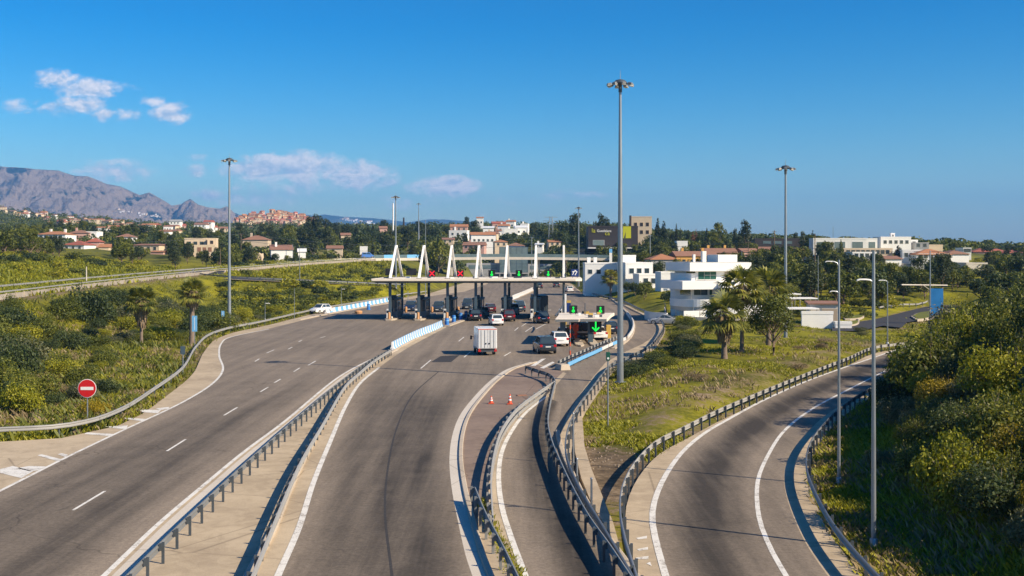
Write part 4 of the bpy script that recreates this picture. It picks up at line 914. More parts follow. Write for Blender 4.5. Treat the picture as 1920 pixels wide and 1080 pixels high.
# ---------------------------------------------------------------- vehicles (local +y is forward)
def paint(name, col): return mat(name, col, .28, 0, .03, .8, .5, 0, .6)
PW, PB, PG, PS, PR, PN = paint('car_white', (.74, .73, .71)), paint('car_black', (.012, .014, .020)), paint('car_slate', (.030, .042, .055)), paint('car_silver', (.42, .42, .41)), paint('car_maroon', (.075, .015, .016)), paint('car_navy', (.015, .025, .055))
def wheel(parent, x, y, r, w=.22):
    o = bpy.data.objects.new('wheel', None)
    mb = MB(); s = 1 if x > 0 else -1
    mb.cyl((-w / 2, 0, 0), (w / 2, 0, 0), r, r, 20); o = mb.build('wheel', M['rubber'], parent, True, .02); o.location = (x - s * w / 2, y, r)
    mb = MB(); mb.cyl((s * (w / 2 + .003), 0, 0), (s * (w / 2 + .02), 0, 0), r * .66, r * .6, 14); mb.build('rim', M['steel_l'], o, True)
def car(label, loc, yaw, pt, kind='suv', group='vehicles at the toll plaza', name='car'):
    L, Wd, Hh, belt, rear, hood, rs, ws = dict(suv=(4.5, 1.84, 1.66, 1.02, .10, 1.30, .55, .70), hatch=(4.1, 1.76, 1.50, .95, .12, 1.15, .60, .75), sedan=(4.65, 1.80, 1.44, .93, .75, 1.35, 1.45, .85), van=(4.4, 1.80, 1.85, 1.10, .06, .95, .30, .75))[kind]
    t = thing(name, label, 'car', (loc[0], loc[1], loc[2] if len(loc) > 2 else .02), yaw, group); t.scale = (CS, CS, CS); hw = Wd / 2; a, b = -L / 2, L / 2
    # body shell: rings along the length
    st = [(a, .80, .42, .62, .84), (a + .06, .90, .30, .62, .90), (a + .35, .97, .24, .64, belt - .02), (a + L * .22, 1, .22, .66, belt), (0, 1, .22, .66, belt), (b - hood, 1, .22, .66, belt - .02), (b - hood * .45, .98, .24, .64, belt - .11), (b - .22, .92, .26, .58, belt - .22), (b - .03, .80, .32, .52, belt - .36), (b, .72, .38, .50, belt - .42)]
    v, f = [], []
    for y, wf, z0, zm, z1 in st:
        w = hw * wf; v += [(-w * .93, y, z0), (-w, y, zm), (-w * .97, y, z1 - .06), (-w * .88, y, z1), (w * .88, y, z1), (w * .97, y, z1 - .06), (w, y, zm), (w * .93, y, z0)]
    n = len(st); f = [(i * 8 + k, i * 8 + (k + 1) % 8, i * 8 + 8 + (k + 1) % 8, i * 8 + 8 + k) for i in range(n - 1) for k in range(8)] + [tuple(range(8)), tuple(range(n * 8 - 1, n * 8 - 9, -1))]
    MB().add(v, f).build('body', pt, t, True)
    # cabin
    y0, y1 = a + rear, b - hood + .05; c0, c1 = a + rear + rs, b - hood - ws; w0, w1 = hw * .93, hw * .74; zt = Hh
    lo = [(-w0, y0), (w0, y0), (w0, y1), (-w0, y1)]; hi = [(-w1, c0), (w1, c0), (w1, c1), (-w1, c1)]
    zb = belt - .04; MB().add([(x, y, zb) for x, y in lo] + [(x, y, zt) for x, y in hi], [(4, 5, 6, 7), (0, 1, 5, 4), (1, 2, 6, 5), (2, 3, 7, 6), (3, 0, 4, 7)]).build('cabin', pt, t, False, .05)
    def win(nm, i, j, u0, u1, v0, v1):
        P = [Vector((*lo[i], zb)), Vector((*lo[j], zb)), Vector((*hi[j], zt)), Vector((*hi[i], zt))]
        nn = (P[1] - P[0]).cross(P[3] - P[0]).normalized() * .008
        def q(u, w_): return P[0].lerp(P[1], u).lerp(P[3].lerp(P[2], u), w_) + nn
        MB().quad(q(u0, v0), q(u1, v0), q(u1, v1), q(u0, v1)).build(nm, M['glass'], t)
    win('rear_window', 0, 1, .09, .91, .16, .86); win('windscreen', 2, 3, .06, .94, .10, .92)
    for i, j in ((1, 2), (3, 0)):
        win('side_window', i, j, .07, .45, .15, .88); win('side_window', i, j, .49, .92, .15, .88)
    r = .34 if kind != 'hatch' else .31
    for y in (a + .82, b - .86):
        for s in (-1, 1): wheel(t, s * (hw - .01), y, r)
    for s in (-1, 1):
        mb = MB(); mb.box((s * hw * .74, a + .07, .80), (hw * .30, .16, .24)); mb.build('tail_light', M['tail'], t, bevel=.03)
        mb = MB(); mb.box((s * hw * .66, b - .12, .60), (hw * .36, .18, .15)); mb.build('headlight', M['head'], t, bevel=.03)
        mb = MB(); mb.box((s * (hw + .07), y1 - .5, belt + .06), (.17, .1, .13)); mb.build('mirror', pt, t, bevel=.03)
    mb = MB(); mb.b2(-hw * .86, hw * .86, a - .05, a + .14, .30, .50); mb.build('rear_bumper', M['black'] if kind == 'suv' else pt, t, bevel=.04)
    mb = MB(); mb.b2(-hw * .70, hw * .70, b - .06, b + .04, .28, .46); mb.build('front_bumper', M['black'], t, bevel=.03)
    mb = MB(); mb.b2(-.26, .26, a - .045, a - .02, .66, .77); mb.build('number_plate', M['plate'], t)
    mb = MB(); mb.b2(-.26, .26, b + .042, b + .055, .34, .45); mb.build('number_plate', M['plate'], t)
    return t
YA = R(8); CS = 1.14
def at(px, py, rearoff=2.0, yaw=YA):
    x, y = G(px, py); return (x - math.sin(yaw) * rearoff, y + math.cos(yaw) * rearoff)
def box_van():
    x, y = at(914, 667, 2.9); t = thing('box_van', 'white box van seen from behind, alone on the middle road', 'van', (x, y, .02), YA, 'vehicles at the toll plaza')
    mb = MB(); mb.b2(-1.05, 1.05, -2.9, 1.2, .75, 2.95); mb.build('cargo_box', M['whitep'], t, bevel=.03)
    for s in (-1, 1):
        mb = MB(); mb.b2(min(.02 * s, .98 * s), max(.02 * s, .98 * s), -2.935, -2.904, .82, 2.82); d = mb.build('rear_door', mat('van_door', (.60, .60, .60), .4, 0, .06, 3), t, bevel=.008)
        for q in (.30, .70):
            mb = MB(); mb.cyl((s * q, -2.955, .86), (s * q, -2.955, 2.78), .018, .018, 8); mb.build('lock_bar', M['steel_d'], d)
        mb = MB(); mb.b2(s * .18 - .07, s * .18 + .07, -2.99, -2.94, 1.25, 1.38); mb.build('handle', M['black'], d)
        mb = MB(); mb.b2(s * .88 - .16, s * .88 + .16, -2.99, -2.91, .42, .62); mb.build('tail_light', M['tail'], t, bevel=.02)
        mb = MB(); mb.b2(s * .9 - .09, s * .9 + .09, -2.95, -2.937, .68, .76); mb.build('reflector', M['conered'], t)
        mb = MB(); mb.tube([(s * .95, 2.1, 1.7), (s * 1.22, 2.15, 1.75)], .03, 6); mb.box((s * 1.28, 2.15, 1.62), (.2, .12, .42)); mb.build('mirror', M['black'], t)
        wheel(t, s * 1.0, -1.6, .36, .3); wheel(t, s * 1.0, 1.75, .36, .26)
    mb = MB(); mb.b2(-1.03, 1.03, -2.93, -2.905, 2.84, 2.92); mb.build('red_marker', M['conered'], t)
    mb = MB(); mb.b2(-.8, .8, -2.88, 2.0, .45, .742); mb.build('chassis', M['black'], t); mb = MB(); mb.b2(-1.02, 1.02, -2.98, -2.86, .42, .56); mb.build('rear_bumper', M['steel_d'], t)
    v = [(-.98, 1.22, .45), (.98, 1.22, .45), (.98, 2.95, .45), (-.98, 2.95, .45), (-.98, 1.22, 1.2), (.98, 1.22, 1.2), (.94, 2.85, 1.1), (-.94, 2.85, 1.1), (-.85, 1.22, 2.15), (.85, 1.22, 2.15), (.80, 1.75, 2.12), (-.80, 1.75, 2.12)]
    MB().add(v, [(3, 2, 1, 0), (0, 1, 5, 4), (1, 2, 6, 5), (2, 3, 7, 6), (3, 0, 4, 7), (4, 5, 9, 8), (5, 6, 10, 9), (6, 7, 11, 10), (7, 4, 8, 11), (8, 9, 10, 11)]).build('cab', M['whitep'], t, bevel=.05)
    mb = MB(); mb.quad((.92, 1.3, 1.24), (.93, 2.4, 1.2), (.84, 1.8, 1.98), (.87, 1.3, 2.0)); mb.build('side_window', M['glass'], t); t.children[-1].location = (.04, 0, 0)
    mb = MB(); mb.quad((-.85, 2.72, 1.2), (.85, 2.72, 1.2), (.75, 1.85, 2.02), (-.75, 1.85, 2.02)); o = mb.build('windscreen', M['glass'], t); o.location = (0, .04, .03)
box_van()
car('slate-blue SUV waiting behind the white hatchback, close to the hooked rail', at(1027, 664, 2.25), YA, PG, 'suv')
car('white hatchback ahead of the slate-blue SUV', at(1052, 650, 2.05), YA, PW, 'hatch')
car('dark car in the queue between the white hatchback and the small shelter', at(1064, 641, 2.05), YA, PN, 'hatch')
car('white hatchback nearest the box van in the queue for the toll'.replace('nearest', 'next to'), at(933, 611, 2.05), YA, PW, 'hatch')
car('black SUV with bright red tail lights beside the blue bollards', at(892, 602, 2.25), YA, PB, 'suv')
car('silver car with tall tail lights, just ahead of the black SUV', at(905, 594, 2.05, R(2)), R(10), PS, 'hatch')
car('maroon SUV braking behind the white van', at(955, 603, 2.25), YA, PR, 'suv')
car('small white van between the maroon SUV and the toll booth', at(964, 591, 2.2), YA, PW, 'van')
car('dark people carrier under the canopy ahead of the small white van', at(976, 585, 2.2), YA, PG, 'van')
car('dark maroon hatchback under the canopy ahead of the silver car', at(921, 587, 2.05), YA, PR, 'hatch')
car('dark estate car close behind the dark trailer', at(1019, 607, 2.2), YA, PB, 'suv')
car('black car with lit headlight driving out of the third toll lane', at(848, 596, 2.3, 0), R(176), PB, 'sedan')
car('dark people carrier facing out of the fourth toll lane', at(876, 580, 2.2, 0), R(178), PG, 'van')
car('dark car in the shade of the first toll lane', at(768, 584, 2.2, 0), R(177), PN, 'suv')
car('grey car in the shade of the second toll lane', at(821, 585, 2.2, 0), R(177), PG, 'suv')
car('white car parked by the guard rail at the start of the long striped barrier', at(599, 588, 1.2, 0), R(150), PW, 'hatch')
car('white saloon beneath the small toll shelter', at(1128, 638, 2.3), R(4), PW, 'sedan')
car('dark car partly hidden ahead of the white saloon', at(1149, 627, 2.1), R(4), PB, 'hatch')
car('white car far beyond the toll on the road to the overpass', at(1070, 548, 2.1), R(6), PW, 'hatch')
car('dark truck cab far beyond the toll under the canopy tip', at(1013, 541, 2.1), R(2), PB, 'van')
car('dark van far beyond the toll, beside the dark truck cab', at(1045, 539, 2.1), R(2), PG, 'van')
x, y = xat(1247, 178), 178; car('pale car parked in the shade of the white villa walls', (x, y, h1(x, y)), R(70), PS, 'sedan')
x, y = xat(690, 423), 423; car('small blue car driving along the distant motorway', (x, y, float(np.interp(423, MWZ[:, 1], MWZ[:, 2])) - .05), R(-75), mat('car_blue', (.08, .2, .5), .3), 'van')
def trailer():
    x, y = at(1019, 595, 5.0); t = thing('truck', 'dark box trailer of a truck in the lane beside the last booth', 'truck', (x, y, .02), R(3), 'vehicles at the toll plaza')
    mb = MB(); mb.b2(-1.25, 1.25, -5, 3.2, 1.0, 3.75); mb.build('cargo_box', mat('trailer_navy', (.020, .030, .042), .5, 0, .08, 2), t, bevel=.04)
    for s in (-1, 1):
        mb = MB(); mb.b2(min(.02 * s, 1.2 * s), max(.02 * s, 1.2 * s), -5.04, -5.003, 1.08, 3.66); d = mb.build('rear_door', mat('trailer_door', (.04, .055, .07), .5, 0, .1, 3), t)
        for q in (.35, .8): mb = MB(); mb.cyl((s * q, -5.06, 1.1), (s * q, -5.06, 3.6), .025, .025, 8); mb.build('lock_bar', M['steel_d'], d)
        mb = MB(); mb.b2(s * 1.0 - .18, s * 1.0 + .18, -5.06, -4.95, .72, .9); mb.build('tail_light', M['tail'], t)
        for yy in (-3.6, -2.4, 4.6): wheel(t, s * 1.2, yy, .5, .34)
    mb = MB(); mb.b2(-.9, .9, -4.9, 5.4, .6, .99); mb.build('chassis', M['black'], t); mb = MB(); mb.b2(-1.22, 1.22, 3.6, 5.6, .7, 3.2); mb.build('cab', PN, t, bevel=.12); mb = MB(); mb.b2(-1.05, 1.05, 5.6, 5.63, 1.9, 2.9); mb.build('windscreen', M['glass'], t)
trailer()
def flatbed():
    x, y = at(1092, 637, 3.0, 0); t = thing('truck', 'flatbed truck with red and blue loads under the small toll shelter', 'truck', (x, y, .02), R(4), 'vehicles at the toll plaza')
    mb = MB(); mb.b2(-1.15, 1.15, -3, 2.2, .85, 1.05); mb.build('bed', M['grey'], t, bevel=.02); mb = MB(); mb.b2(-.8, .8, -2.9, 4.2, .5, .846); mb.build('chassis', M['black'], t)
    mb = MB(); mb.b2(-.1, 1.05, -1.6, 1.6, 1.053, 2.1); mb.build('load', PN, t, bevel=.05); mb = MB(); mb.b2(-1.05, -.65, -2.6, -.6, 1.053, 2.0); mb.build('load', M['conered'], t, bevel=.1); mb = MB(); mb.b2(-.6, -.15, -2.2, 1.2, 1.053, 1.8); mb.build('load', M['black'], t, bevel=.05)
    mb = MB(); mb.b2(-1.1, 1.1, 2.4, 4.3, .6, 2.5); mb.build('cab', PG, t, bevel=.12); mb = MB(); mb.b2(-.95, .95, 2.36, 2.397, 1.6, 2.3); mb.build('rear_window', M['glass'], t)
    for s in (-1, 1):
        for yy in (-2.0, -.9, 3.4): wheel(t, s * 1.1, yy, .45, .3)
        mb = MB(); mb.b2(s * .9 - .14, s * .9 + .14, -3.04, -2.95, .62, .78); mb.build('tail_light', M['tail'], t)
flatbed()
# ---------------------------------------------------------------- buildings
HB = []
M['oldc'] = m_concrete('old_concrete', (.40, .35, .29), (.20, .17, .14), .8)
def bldg(name, label, px, Y, w, d, h, rz=0.0, wall='white', roof='flat', roofm='tile', rh=None, wins=(), z=None, cat_='house', group=None, eave=.35, py=None, chim=0):
    """front face looks along local -y; wins: (face, u, v, w, h, material) in metres from the face's lower middle"""
    x = xat(px, Y); z = h1(x, Y) - .15 if z is None else z
    if py is not None: z = zat(py, Y)
    t = thing(name, label, cat_, (x, Y, z), rz, group)
    zg = h1(x, Y) - z - 1.5
    HB.append((px - w / 2 * F / Y, px + w / 2 * F / Y, HY + (H - z - h - 1) * F / Y, HY + (H - z) * F / Y, Y))
    mb = MB(); mb.b2(-w / 2, w / 2, -d / 2, d / 2, min(-.8, zg), h); mb.build('wall', M[wall], t)
    rh = rh or min(w, d) * .18
    W2, D2 = w / 2 + eave, d / 2 + eave
    if roof == 'flat':
        mb = MB()
        for a, b, c, e in ((-w / 2 - .05, w / 2 + .05, -d / 2 - .05, -d / 2 + .2), (-w / 2 - .05, w / 2 + .05, d / 2 - .2, d / 2 + .05), (-w / 2 - .05, -w / 2 + .2, -d / 2 + .2, d / 2 - .2), (w / 2 - .2, w / 2 + .05, -d / 2 + .2, d / 2 - .2)): mb.b2(a, b, c, e, h + .003, h + .45)
        r = mb.build('parapet', M[wall], t)
    else:
        mb = MB(); b0 = [(-W2, -D2, h), (W2, -D2, h), (W2, D2, h), (-W2, D2, h)]; low = [(x_, y_, h - .12) for x_, y_, _ in b0]
        if roof == 'hip':
            q = max(W2 - D2, .05) if W2 >= D2 else .05; qy = max(D2 - W2, .05) if D2 > W2 else .05
            top = [(-q, -qy, h + rh), (q, -qy, h + rh), (q, qy, h + rh), (-q, qy, h + rh)]
        elif roof == 'shed': top = [(-W2, -D2 + .01, h + .05), (W2, -D2 + .01, h + .05), (W2, D2 - .01, h + rh), (-W2, D2 - .01, h + rh)]
        else: top = [(-W2, -.04, h + rh), (W2, -.04, h + rh), (W2, .04, h + rh), (-W2, .04, h + rh)]
        mb.add(low + b0 + top, [(3, 2, 1, 0), (0, 1, 5, 4), (1, 2, 6, 5), (2, 3, 7, 6), (3, 0, 4, 7), (4, 5, 9, 8), (5, 6, 10, 9), (6, 7, 11, 10), (7, 4, 8, 11), (8, 9, 10, 11)]); r = mb.build('roof', M[roofm], t)
    for k in range(chim):
        mb = MB(); cx = (-.25 + .5 * k) * w; mb.b2(cx - .4, cx + .4, d * .1, d * .1 + .8, h + .1, h + rh + 1.0); mb.build('chimney', M[wall], r)
    for fc, u, v, ww, hh, m in wins:
        f = MB(); p = MB(); e = .06
        if fc == 'f': f.b2(u - ww / 2 - .1, u + ww / 2 + .1, -d / 2 - e, -d / 2 - .003, v - .1, v + hh + .1); p.b2(u - ww / 2, u + ww / 2, -d / 2 - e - .02, -d / 2 - e - .003, v, v + hh)
        elif fc == 'r': f.b2(w / 2 + .003, w / 2 + e, u - ww / 2 - .1, u + ww / 2 + .1, v - .1, v + hh + .1); p.b2(w / 2 + e + .003, w / 2 + e + .02, u - ww / 2, u + ww / 2, v, v + hh)
        else: f.b2(-w / 2 - e, -w / 2 - .003, u - ww / 2 - .1, u + ww / 2 + .1, v - .1, v + hh + .1); p.b2(-w / 2 - e - .02, -w / 2 - e - .003, u - ww / 2, u + ww / 2, v, v + hh)
        fo = f.build('window', M[wall], t); p.build('pane', M[m], fo)
    return t
def row(face, n, w, v, ww=1.2, hh=1.3, m='glass'): return [(face, (k + .5) / n * w - w / 2, v, ww, hh, m) for k in range(n)]
def pxw(p, Y): return p * Y / F

def villa():
    Y = 188.0; t = thing('villa', 'white modernist villa with stacked terraces and green glass, beside the palms', 'villa', (xat(1322, Y), Y, zat(597, Y)), R(14))
    g = zat(597, Y); Z = lambda py: zat(py, Y) - g
    def blk(nm, x0, x1, y0, y1, z0, z1, m='white', par=t, bev=.03): mb = MB(); mb.b2(x0, x1, y0, y1, z0, z1); return mb.build(nm, M[m], par, bevel=bev)
    blk('core', -3.4, 6.3, -2.2, 7.0, -1.5, Z(512)); blk('upper_storey', -2.6, 6.3, -2.35, 7.0, Z(525), Z(506))
    a = blk('roof_slab', -4.2, 6.8, -3.4, 7.2, Z(508), Z(492)); blk('parapet', -3.9, 6.5, -3.1, 6.9, Z(492) + .003, Z(491.2), 'grey', a)
    blk('penthouse', 1.9, 5.4, -1.0, 3.4, Z(492) + .006, Z(477.5)); blk('chimney', -1.6, -.9, -2.6, -1.9, Z(492) + .006, Z(471)); blk('chimney', -3.2, -2.8, -2.5, -2.1, Z(492) + .006, Z(477))
    blk('terrace_slab', -6.0, 1.2, -4.6, 5.0, Z(541), Z(525.5)); blk('floor_band', 1.203, 6.4, -2.8, 6.0, Z(541), Z(525.5))
    for x0, x1, y, z0, z1, m in ((-2.3, .9, -2.40, 523, 509, 'glass_g'), (2.4, 3.9, -2.40, 523.5, 510, 'blind'), (4.8, 5.6, -2.40, 523.5, 510, 'blind'), (-3.0, -.6, -2.26, 552, 542, 'glass'), (-.2, .6, -2.26, 552, 542, 'glass_g'), (2.2, 4.0, -2.86, 534, 527.5, 'glass')):
        f = blk('window', x0 - .08, x1 + .08, y - .05, y + .04, Z(z0) - .08, Z(z1) + .08, 'white', t, 0); blk('pane', x0, x1, y - .08, y - .054, Z(z0), Z(z1), m, f, 0)
        n = max(1, int((x1 - x0) / .8))
        for k in range(1, n): xx = x0 + (x1 - x0) * k / n; blk('mullion', xx - .03, xx + .03, y - .10, y - .083, Z(z0), Z(z1), 'grey', f, 0)
    for y0, y1, z0, z1, m, X in ((-1.8, 1.6, 523, 509, 'glass', -2.6), (-1.8, 2.4, 552, 542, 'glass', -3.4)):
        f = blk('window', X - .05, X - .004, y0 - .1, y1 + .1, Z(z0) - .08, Z(z1) + .08, 'grey', t, 0); blk('pane', X - .08, X - .054, y0, y1, Z(z0), Z(z1), m, f, 0)
    MB().add([(.2, -6.6, Z(555)), (2.9, -6.6, Z(560)), (2.9, -2.4, Z(560)), (.2, -2.4, Z(555)), (.2, -6.6, Z(533)), (2.9, -6.6, Z(538)), (2.9, -2.4, Z(531)), (.2, -2.4, Z(529))], [(3, 2, 1, 0), (4, 5, 6, 7), (0, 1, 5, 4), (1, 2, 6, 5), (2, 3, 7, 6), (3, 0, 4, 7)]).build('stair_block', M['white'], t)
    mb = MB(); P = [(-5.2, 2.5), (-5.4, -.5), (-4.8, -3.2), (-3.0, -4.9), (-1.0, -5.3), (.6, -5.2)]; C = cat(P, 24); mb.sweep(C, [(-.12, Z(573)), (.12, Z(573)), (.12, Z(559)), (-.12, Z(559))]); mb.build('terrace_wall', M['white'], t)
    mb = MB(); mb.prism([tuple(p) for p in C] + [(.6, 0), (-3.4, 2.5)], Z(580), Z(571)); mb.build('terrace_floor', M['fasc'], t)
    mb = MB(); P = [(-9.2, 4.0), (-9.4, .5), (-8.0, -3.0)]; C = cat(P, 16); mb.sweep(C, [(-.12, -1.5), (.12, -1.5), (.12, Z(584)), (-.12, Z(584))]); mb.build('garden_wall', M['white'], t)
    blk('garden_wall', -7.0, -3.0, -7.6, -7.3, -1.2, Z(578)); blk('garden_wall', 2.903, 7.5, -6.5, -6.2, -1.2, Z(556)); blk('stair_block', 3.0, 6.3, -6.1, -2.9, -1, Z(541))
    MB().add([(-2.5, -8.3, -1.2), (3.2, -9.6, -1.2), (3.2, -9.3, -1.2), (-2.5, -8.0, -1.2), (-2.5, -8.3, Z(566)), (3.2, -9.6, Z(580)), (3.2, -9.3, Z(580)), (-2.5, -8.0, Z(566))], [(3, 2, 1, 0), (4, 5, 6, 7), (0, 1, 5, 4), (1, 2, 6, 5), (2, 3, 7, 6), (3, 0, 4, 7)]).build('ramp_wall', M['white'], t)
    blk('ramp_wall', 3.203, 8.8, -9.6, -9.3, -1.2, Z(577))
    mb = MB(); mb.tube([(-2.2, -4.68, Z(525) + .02), (-2.2, -4.68, Z(525) + .9), (1.1, -4.68, Z(525) + .9), (1.1, -4.68, Z(525) + .02)], .03, 6); mb.build('railing', M['steel_l'], t)
villa()
# garden fence and pale boundary wall in front of the villa
P = [(*G(px, py)[:2],) for px, py in ((1246, 588), (1262, 602), (1300, 606), (1345, 607), (1420, 607))]
t = thing('boundary_wall', 'low pale boundary wall with thin fence posts below the villa', 'wall', (0, 0, 0)); mb = MB(); mb.sweep(cat(P, 30), [(-.1, -.6), (.1, -.6), (.1, .55), (-.1, .55)], [h1(*p) for p in cat(P, 30)]); mb.build('wall', M['fasc'], t)
for q in cat(P, 14): mb = MB(); z = h1(*q); mb.cyl((q[0], q[1], z), (q[0], q[1], z + 1.5), .04, .04, 6); mb.build('post', M['steel_d'], t)
lamp_post(1300, 606, 563, 'short white lamp post in front of the villa ramp wall', [], .07)

# low white buildings between the mast and the villa
bldg('house', 'long low blue-white house behind the mast foot trees', 1128, 300, pxw(66, 300), 9, 3.4, 0, 'white', 'flat', wins=row('f', 4, 9, .9, 1.1, 1.1), py=519)
for px, q in ((1104, 'outer'), (1116, 'inner')): bldg('chimney_stack', 'small %s white chimney on the long low house' % q, px, 303, .9, .9, 2.0, 0, 'white', cat_='chimney', py=499.5)
bldg('house', 'white flat-roofed house with stepped blocks beside the tall mast', 1190, 290, pxw(52, 290), 9, 4.6, .15, 'white', 'flat', wins=row('f', 3, 6, 2.2), py=528)
bldg('house', 'small white block on top of the stepped house by the mast', 1176, 292, 3.6, 4, 2.6, .15, 'white', 'flat', py=500)
bldg('house', 'white garden annexe below the stepped house', 1212, 282, 5.5, 5, 2.8, .2, 'white', 'flat', wins=row('f', 2, 4, .8), py=537)
bldg('house', 'white-walled house peeping past the villa terraces', 1252, 262, 4.6, 6, 4.0, .1, 'white', 'flat', py=545)
bldg('house', 'house with a broad orange hipped roof behind the villa', 1240, 345, pxw(52, 345), 9, 2.6, .1, 'grey', 'hip', 'tile', 1.7, py=502)
bldg('house', 'ochre house with old tiled roof and white chimneys above the villa', 1300, 350, pxw(78, 350), 8, 3.2, .12, 'ochre', 'gable', 'tile2', 1.5, wins=row('f', 4, 11, 1.0, 1.0, 1.1), py=499, chim=2)
bldg('house', 'upper ochre house with reddish roof behind the ochre house', 1345, 378, pxw(64, 378), 8, 1.6, .1, 'ochre', 'gable', 'tile2', 1.6, py=483, chim=2)
bldg('house', 'small white flat house below the cypress skyline', 1277, 420, pxw(20, 420), 6, 2.0, 0, 'white', 'flat', py=464)
bldg('house', 'pinkish tiled cottage among the trees past the villa roof', 1400, 380, 6, 7, 1.8, .3, 'pink', 'gable', 'tile2', 1.2, py=482)
bldg('house', 'red-roofed cottage beside the grey mast', 1440, 385, 6, 7, 1.8, -.2, 'pink', 'gable', 'tile2', 1.4, py=480)

# dark store on the hill, and the flats behind
def store():
    Y = 470; x0, x1 = xat(1103, Y), xat(1196, Y); zb, zt_ = zat(466, Y), zat(424, Y)
    t = thing('store', 'dark brown flat-roofed store with yellow and white sign above the overpass', 'shop', ((x0 + x1) / 2, Y, zb)); w = (x1 - x0) / 2; h = zt_ - zb
    mb = MB(); mb.b2(-w, w, 0, 14, -4, h); mb.build('wall', M['brown'], t)
    mb = MB(); mb.b2(-w - .1, w + .1, -.12, -.003, h - .5, h + .1); mb.build('cornice', M['brown'], t)
    a, b = xat(1168, Y) - (x0 + x1) / 2, xat(1183, Y) - (x0 + x1) / 2; mb = MB(); mb.b2(a, b, -.2, -.01, h * .46, h - .1); p = mb.build('lime_panel', M['lime'], t)
    mb = MB(); mb.add([(a + .4, -.22, h * .47), (a + 1.1, -.22, h * .47), (a + 1.1, -.22, h * .75)], [(0, 1, 2)]); mb.build('dark_leaf', M['brown'], p)
    mb = MB(); mb.b2(-w * .82, -w * .35, -.15, -.01, 1.3, 3.6); f = mb.build('window', M['grey'], t); mb = MB(); mb.b2(-w * .80, -w * .37, -.2, -.153, 1.4, 3.5); mb.build('pane', M['glass_b'], f)
    mb = MB(); mb.b2(-w - .4, w * .95, -4.5, -.01, .0, .45); mb.build('entrance_roof', M['white'], t)
    for q in (-.7, -.1, .5): mb = MB(); mb.cyl((q * w, -4.2, -3), (q * w, -4.2, 0), .15, .15, 8); mb.build('column', M['white'], t)
    sx = -(x0 + x1) / 2
    for body, px, py, size, m, y in (('la', 1109, 436, 2.6, 'lime', -.24), ('Guadalate', 1119, 435, 1.5, 'whitep', -.26), ('ca', 1134, 441, 2.4, 'lime', -.28)):
        c = bpy.data.curves.new('lettering', 'FONT'); c.body = body; c.size = size; c.extrude = .03; c.materials.append(M[m]); q = bpy.data.objects.new('lettering', c); link(q); bpy.context.view_layer.update(); me = bpy.data.meshes.new_from_object(q.evaluated_get(bpy.context.evaluated_depsgraph_get())); bpy.data.objects.remove(q); o = inst('lettering', me, t)
        o.location = (xat(px, Y) + sx, y, zat(py, Y) - zb); o.rotation_euler = (R(90), 0, 0)
store()
bldg('apartment_block', 'beige apartment block with dark balconies beside the dark store', 1203, 500, pxw(38, 500), 10, 8.5, -.12, 'cream', 'flat', wins=[(f, u, v, 1.3, 1.6, 'brown') for f, u in (('f', -2.6), ('f', 0), ('f', 2.6)) for v in (1.2, 4.6)], py=444, cat_='apartments')
mb = MB(); x, Y = xat(1182, 492), 492; z = zat(446, Y); mb.cyl((x, Y, z - 3), (x, Y, zat(404, Y)), .55, .5, 10); tag(mb.build('chimney_stack', M['brown'], None, True), 'tall brown chimney between the store and the beige block', 'chimney')
t = thing('sign_pylon', 'white sign pylon with blue top below the store', 'sign', (xat(1145, 345), 345, zat(502, 345))); mb = MB(); mb.b2(-.42, .42, -.2, .2, -2, 4.6); mb.build('column', M['white'], t); mb = MB(); mb.b2(-.46, .46, -.22, .22, 4.603, 5.8); mb.build('panel', M['bluel'], t)
# glass office beyond the overpass
def office():
    Y = 476; xa, xb = xat(936, Y), xat(990, Y); zb, zt_ = 0.0, zat(463, Y); w = (xb - xa) / 2
    t = thing('office_building', 'dark glass-fronted office building straddled by the overpass', 'office', ((xa + xb) / 2, Y, zb))
    mb = MB(); mb.b2(-w, w, 0, 14, -1, zt_); mb.build('wall', M['booth'], t)
    for i in range(5):
        for z0, z1 in ((3.2, 6.6), (6.75, 9.4), (9.55, zt_ - .2)):
            mb = MB(); mb.b2(-w + .2 + i * (2 * w - .4) / 5 + .08, -w + .2 + (i + 1) * (2 * w - .4) / 5 - .08, -.08, -.01, z0, z1); f = mb.build('window', M['glass_b'], t)
    mb = MB(); mb.b2(-w - 5, w, -6, -.01, 2.6, 3.0); mb.build('entrance_roof', M['grey'], t)
    for k in range(6): mb = MB(); mb.box((-w - 4.5 + k * 2.4, -5.7, 1.3), (.4, .4, 2.596)); mb.build('column', M['grey'], t)
    mb = MB(); mb.b2(-w - 14, -w - .01, 2, 12, -1, 7); mb.build('side_wing', M['grey'], t); mb = MB(); mb.b2(-w - 13, -w - 1, 1.9, 1.99, 4.6, 6.2); mb.build('window', M['glass_b'], t)
    mb = MB(); mb.b2(w + .01, w + 22, 2, 12, -1, 6.6); mb.build('side_wing', M['grey'], t); mb = MB(); mb.b2(w + 1, w + 20, 1.9, 1.99, 4.4, 5.9); mb.build('window', M['glass_b'], t)
office()

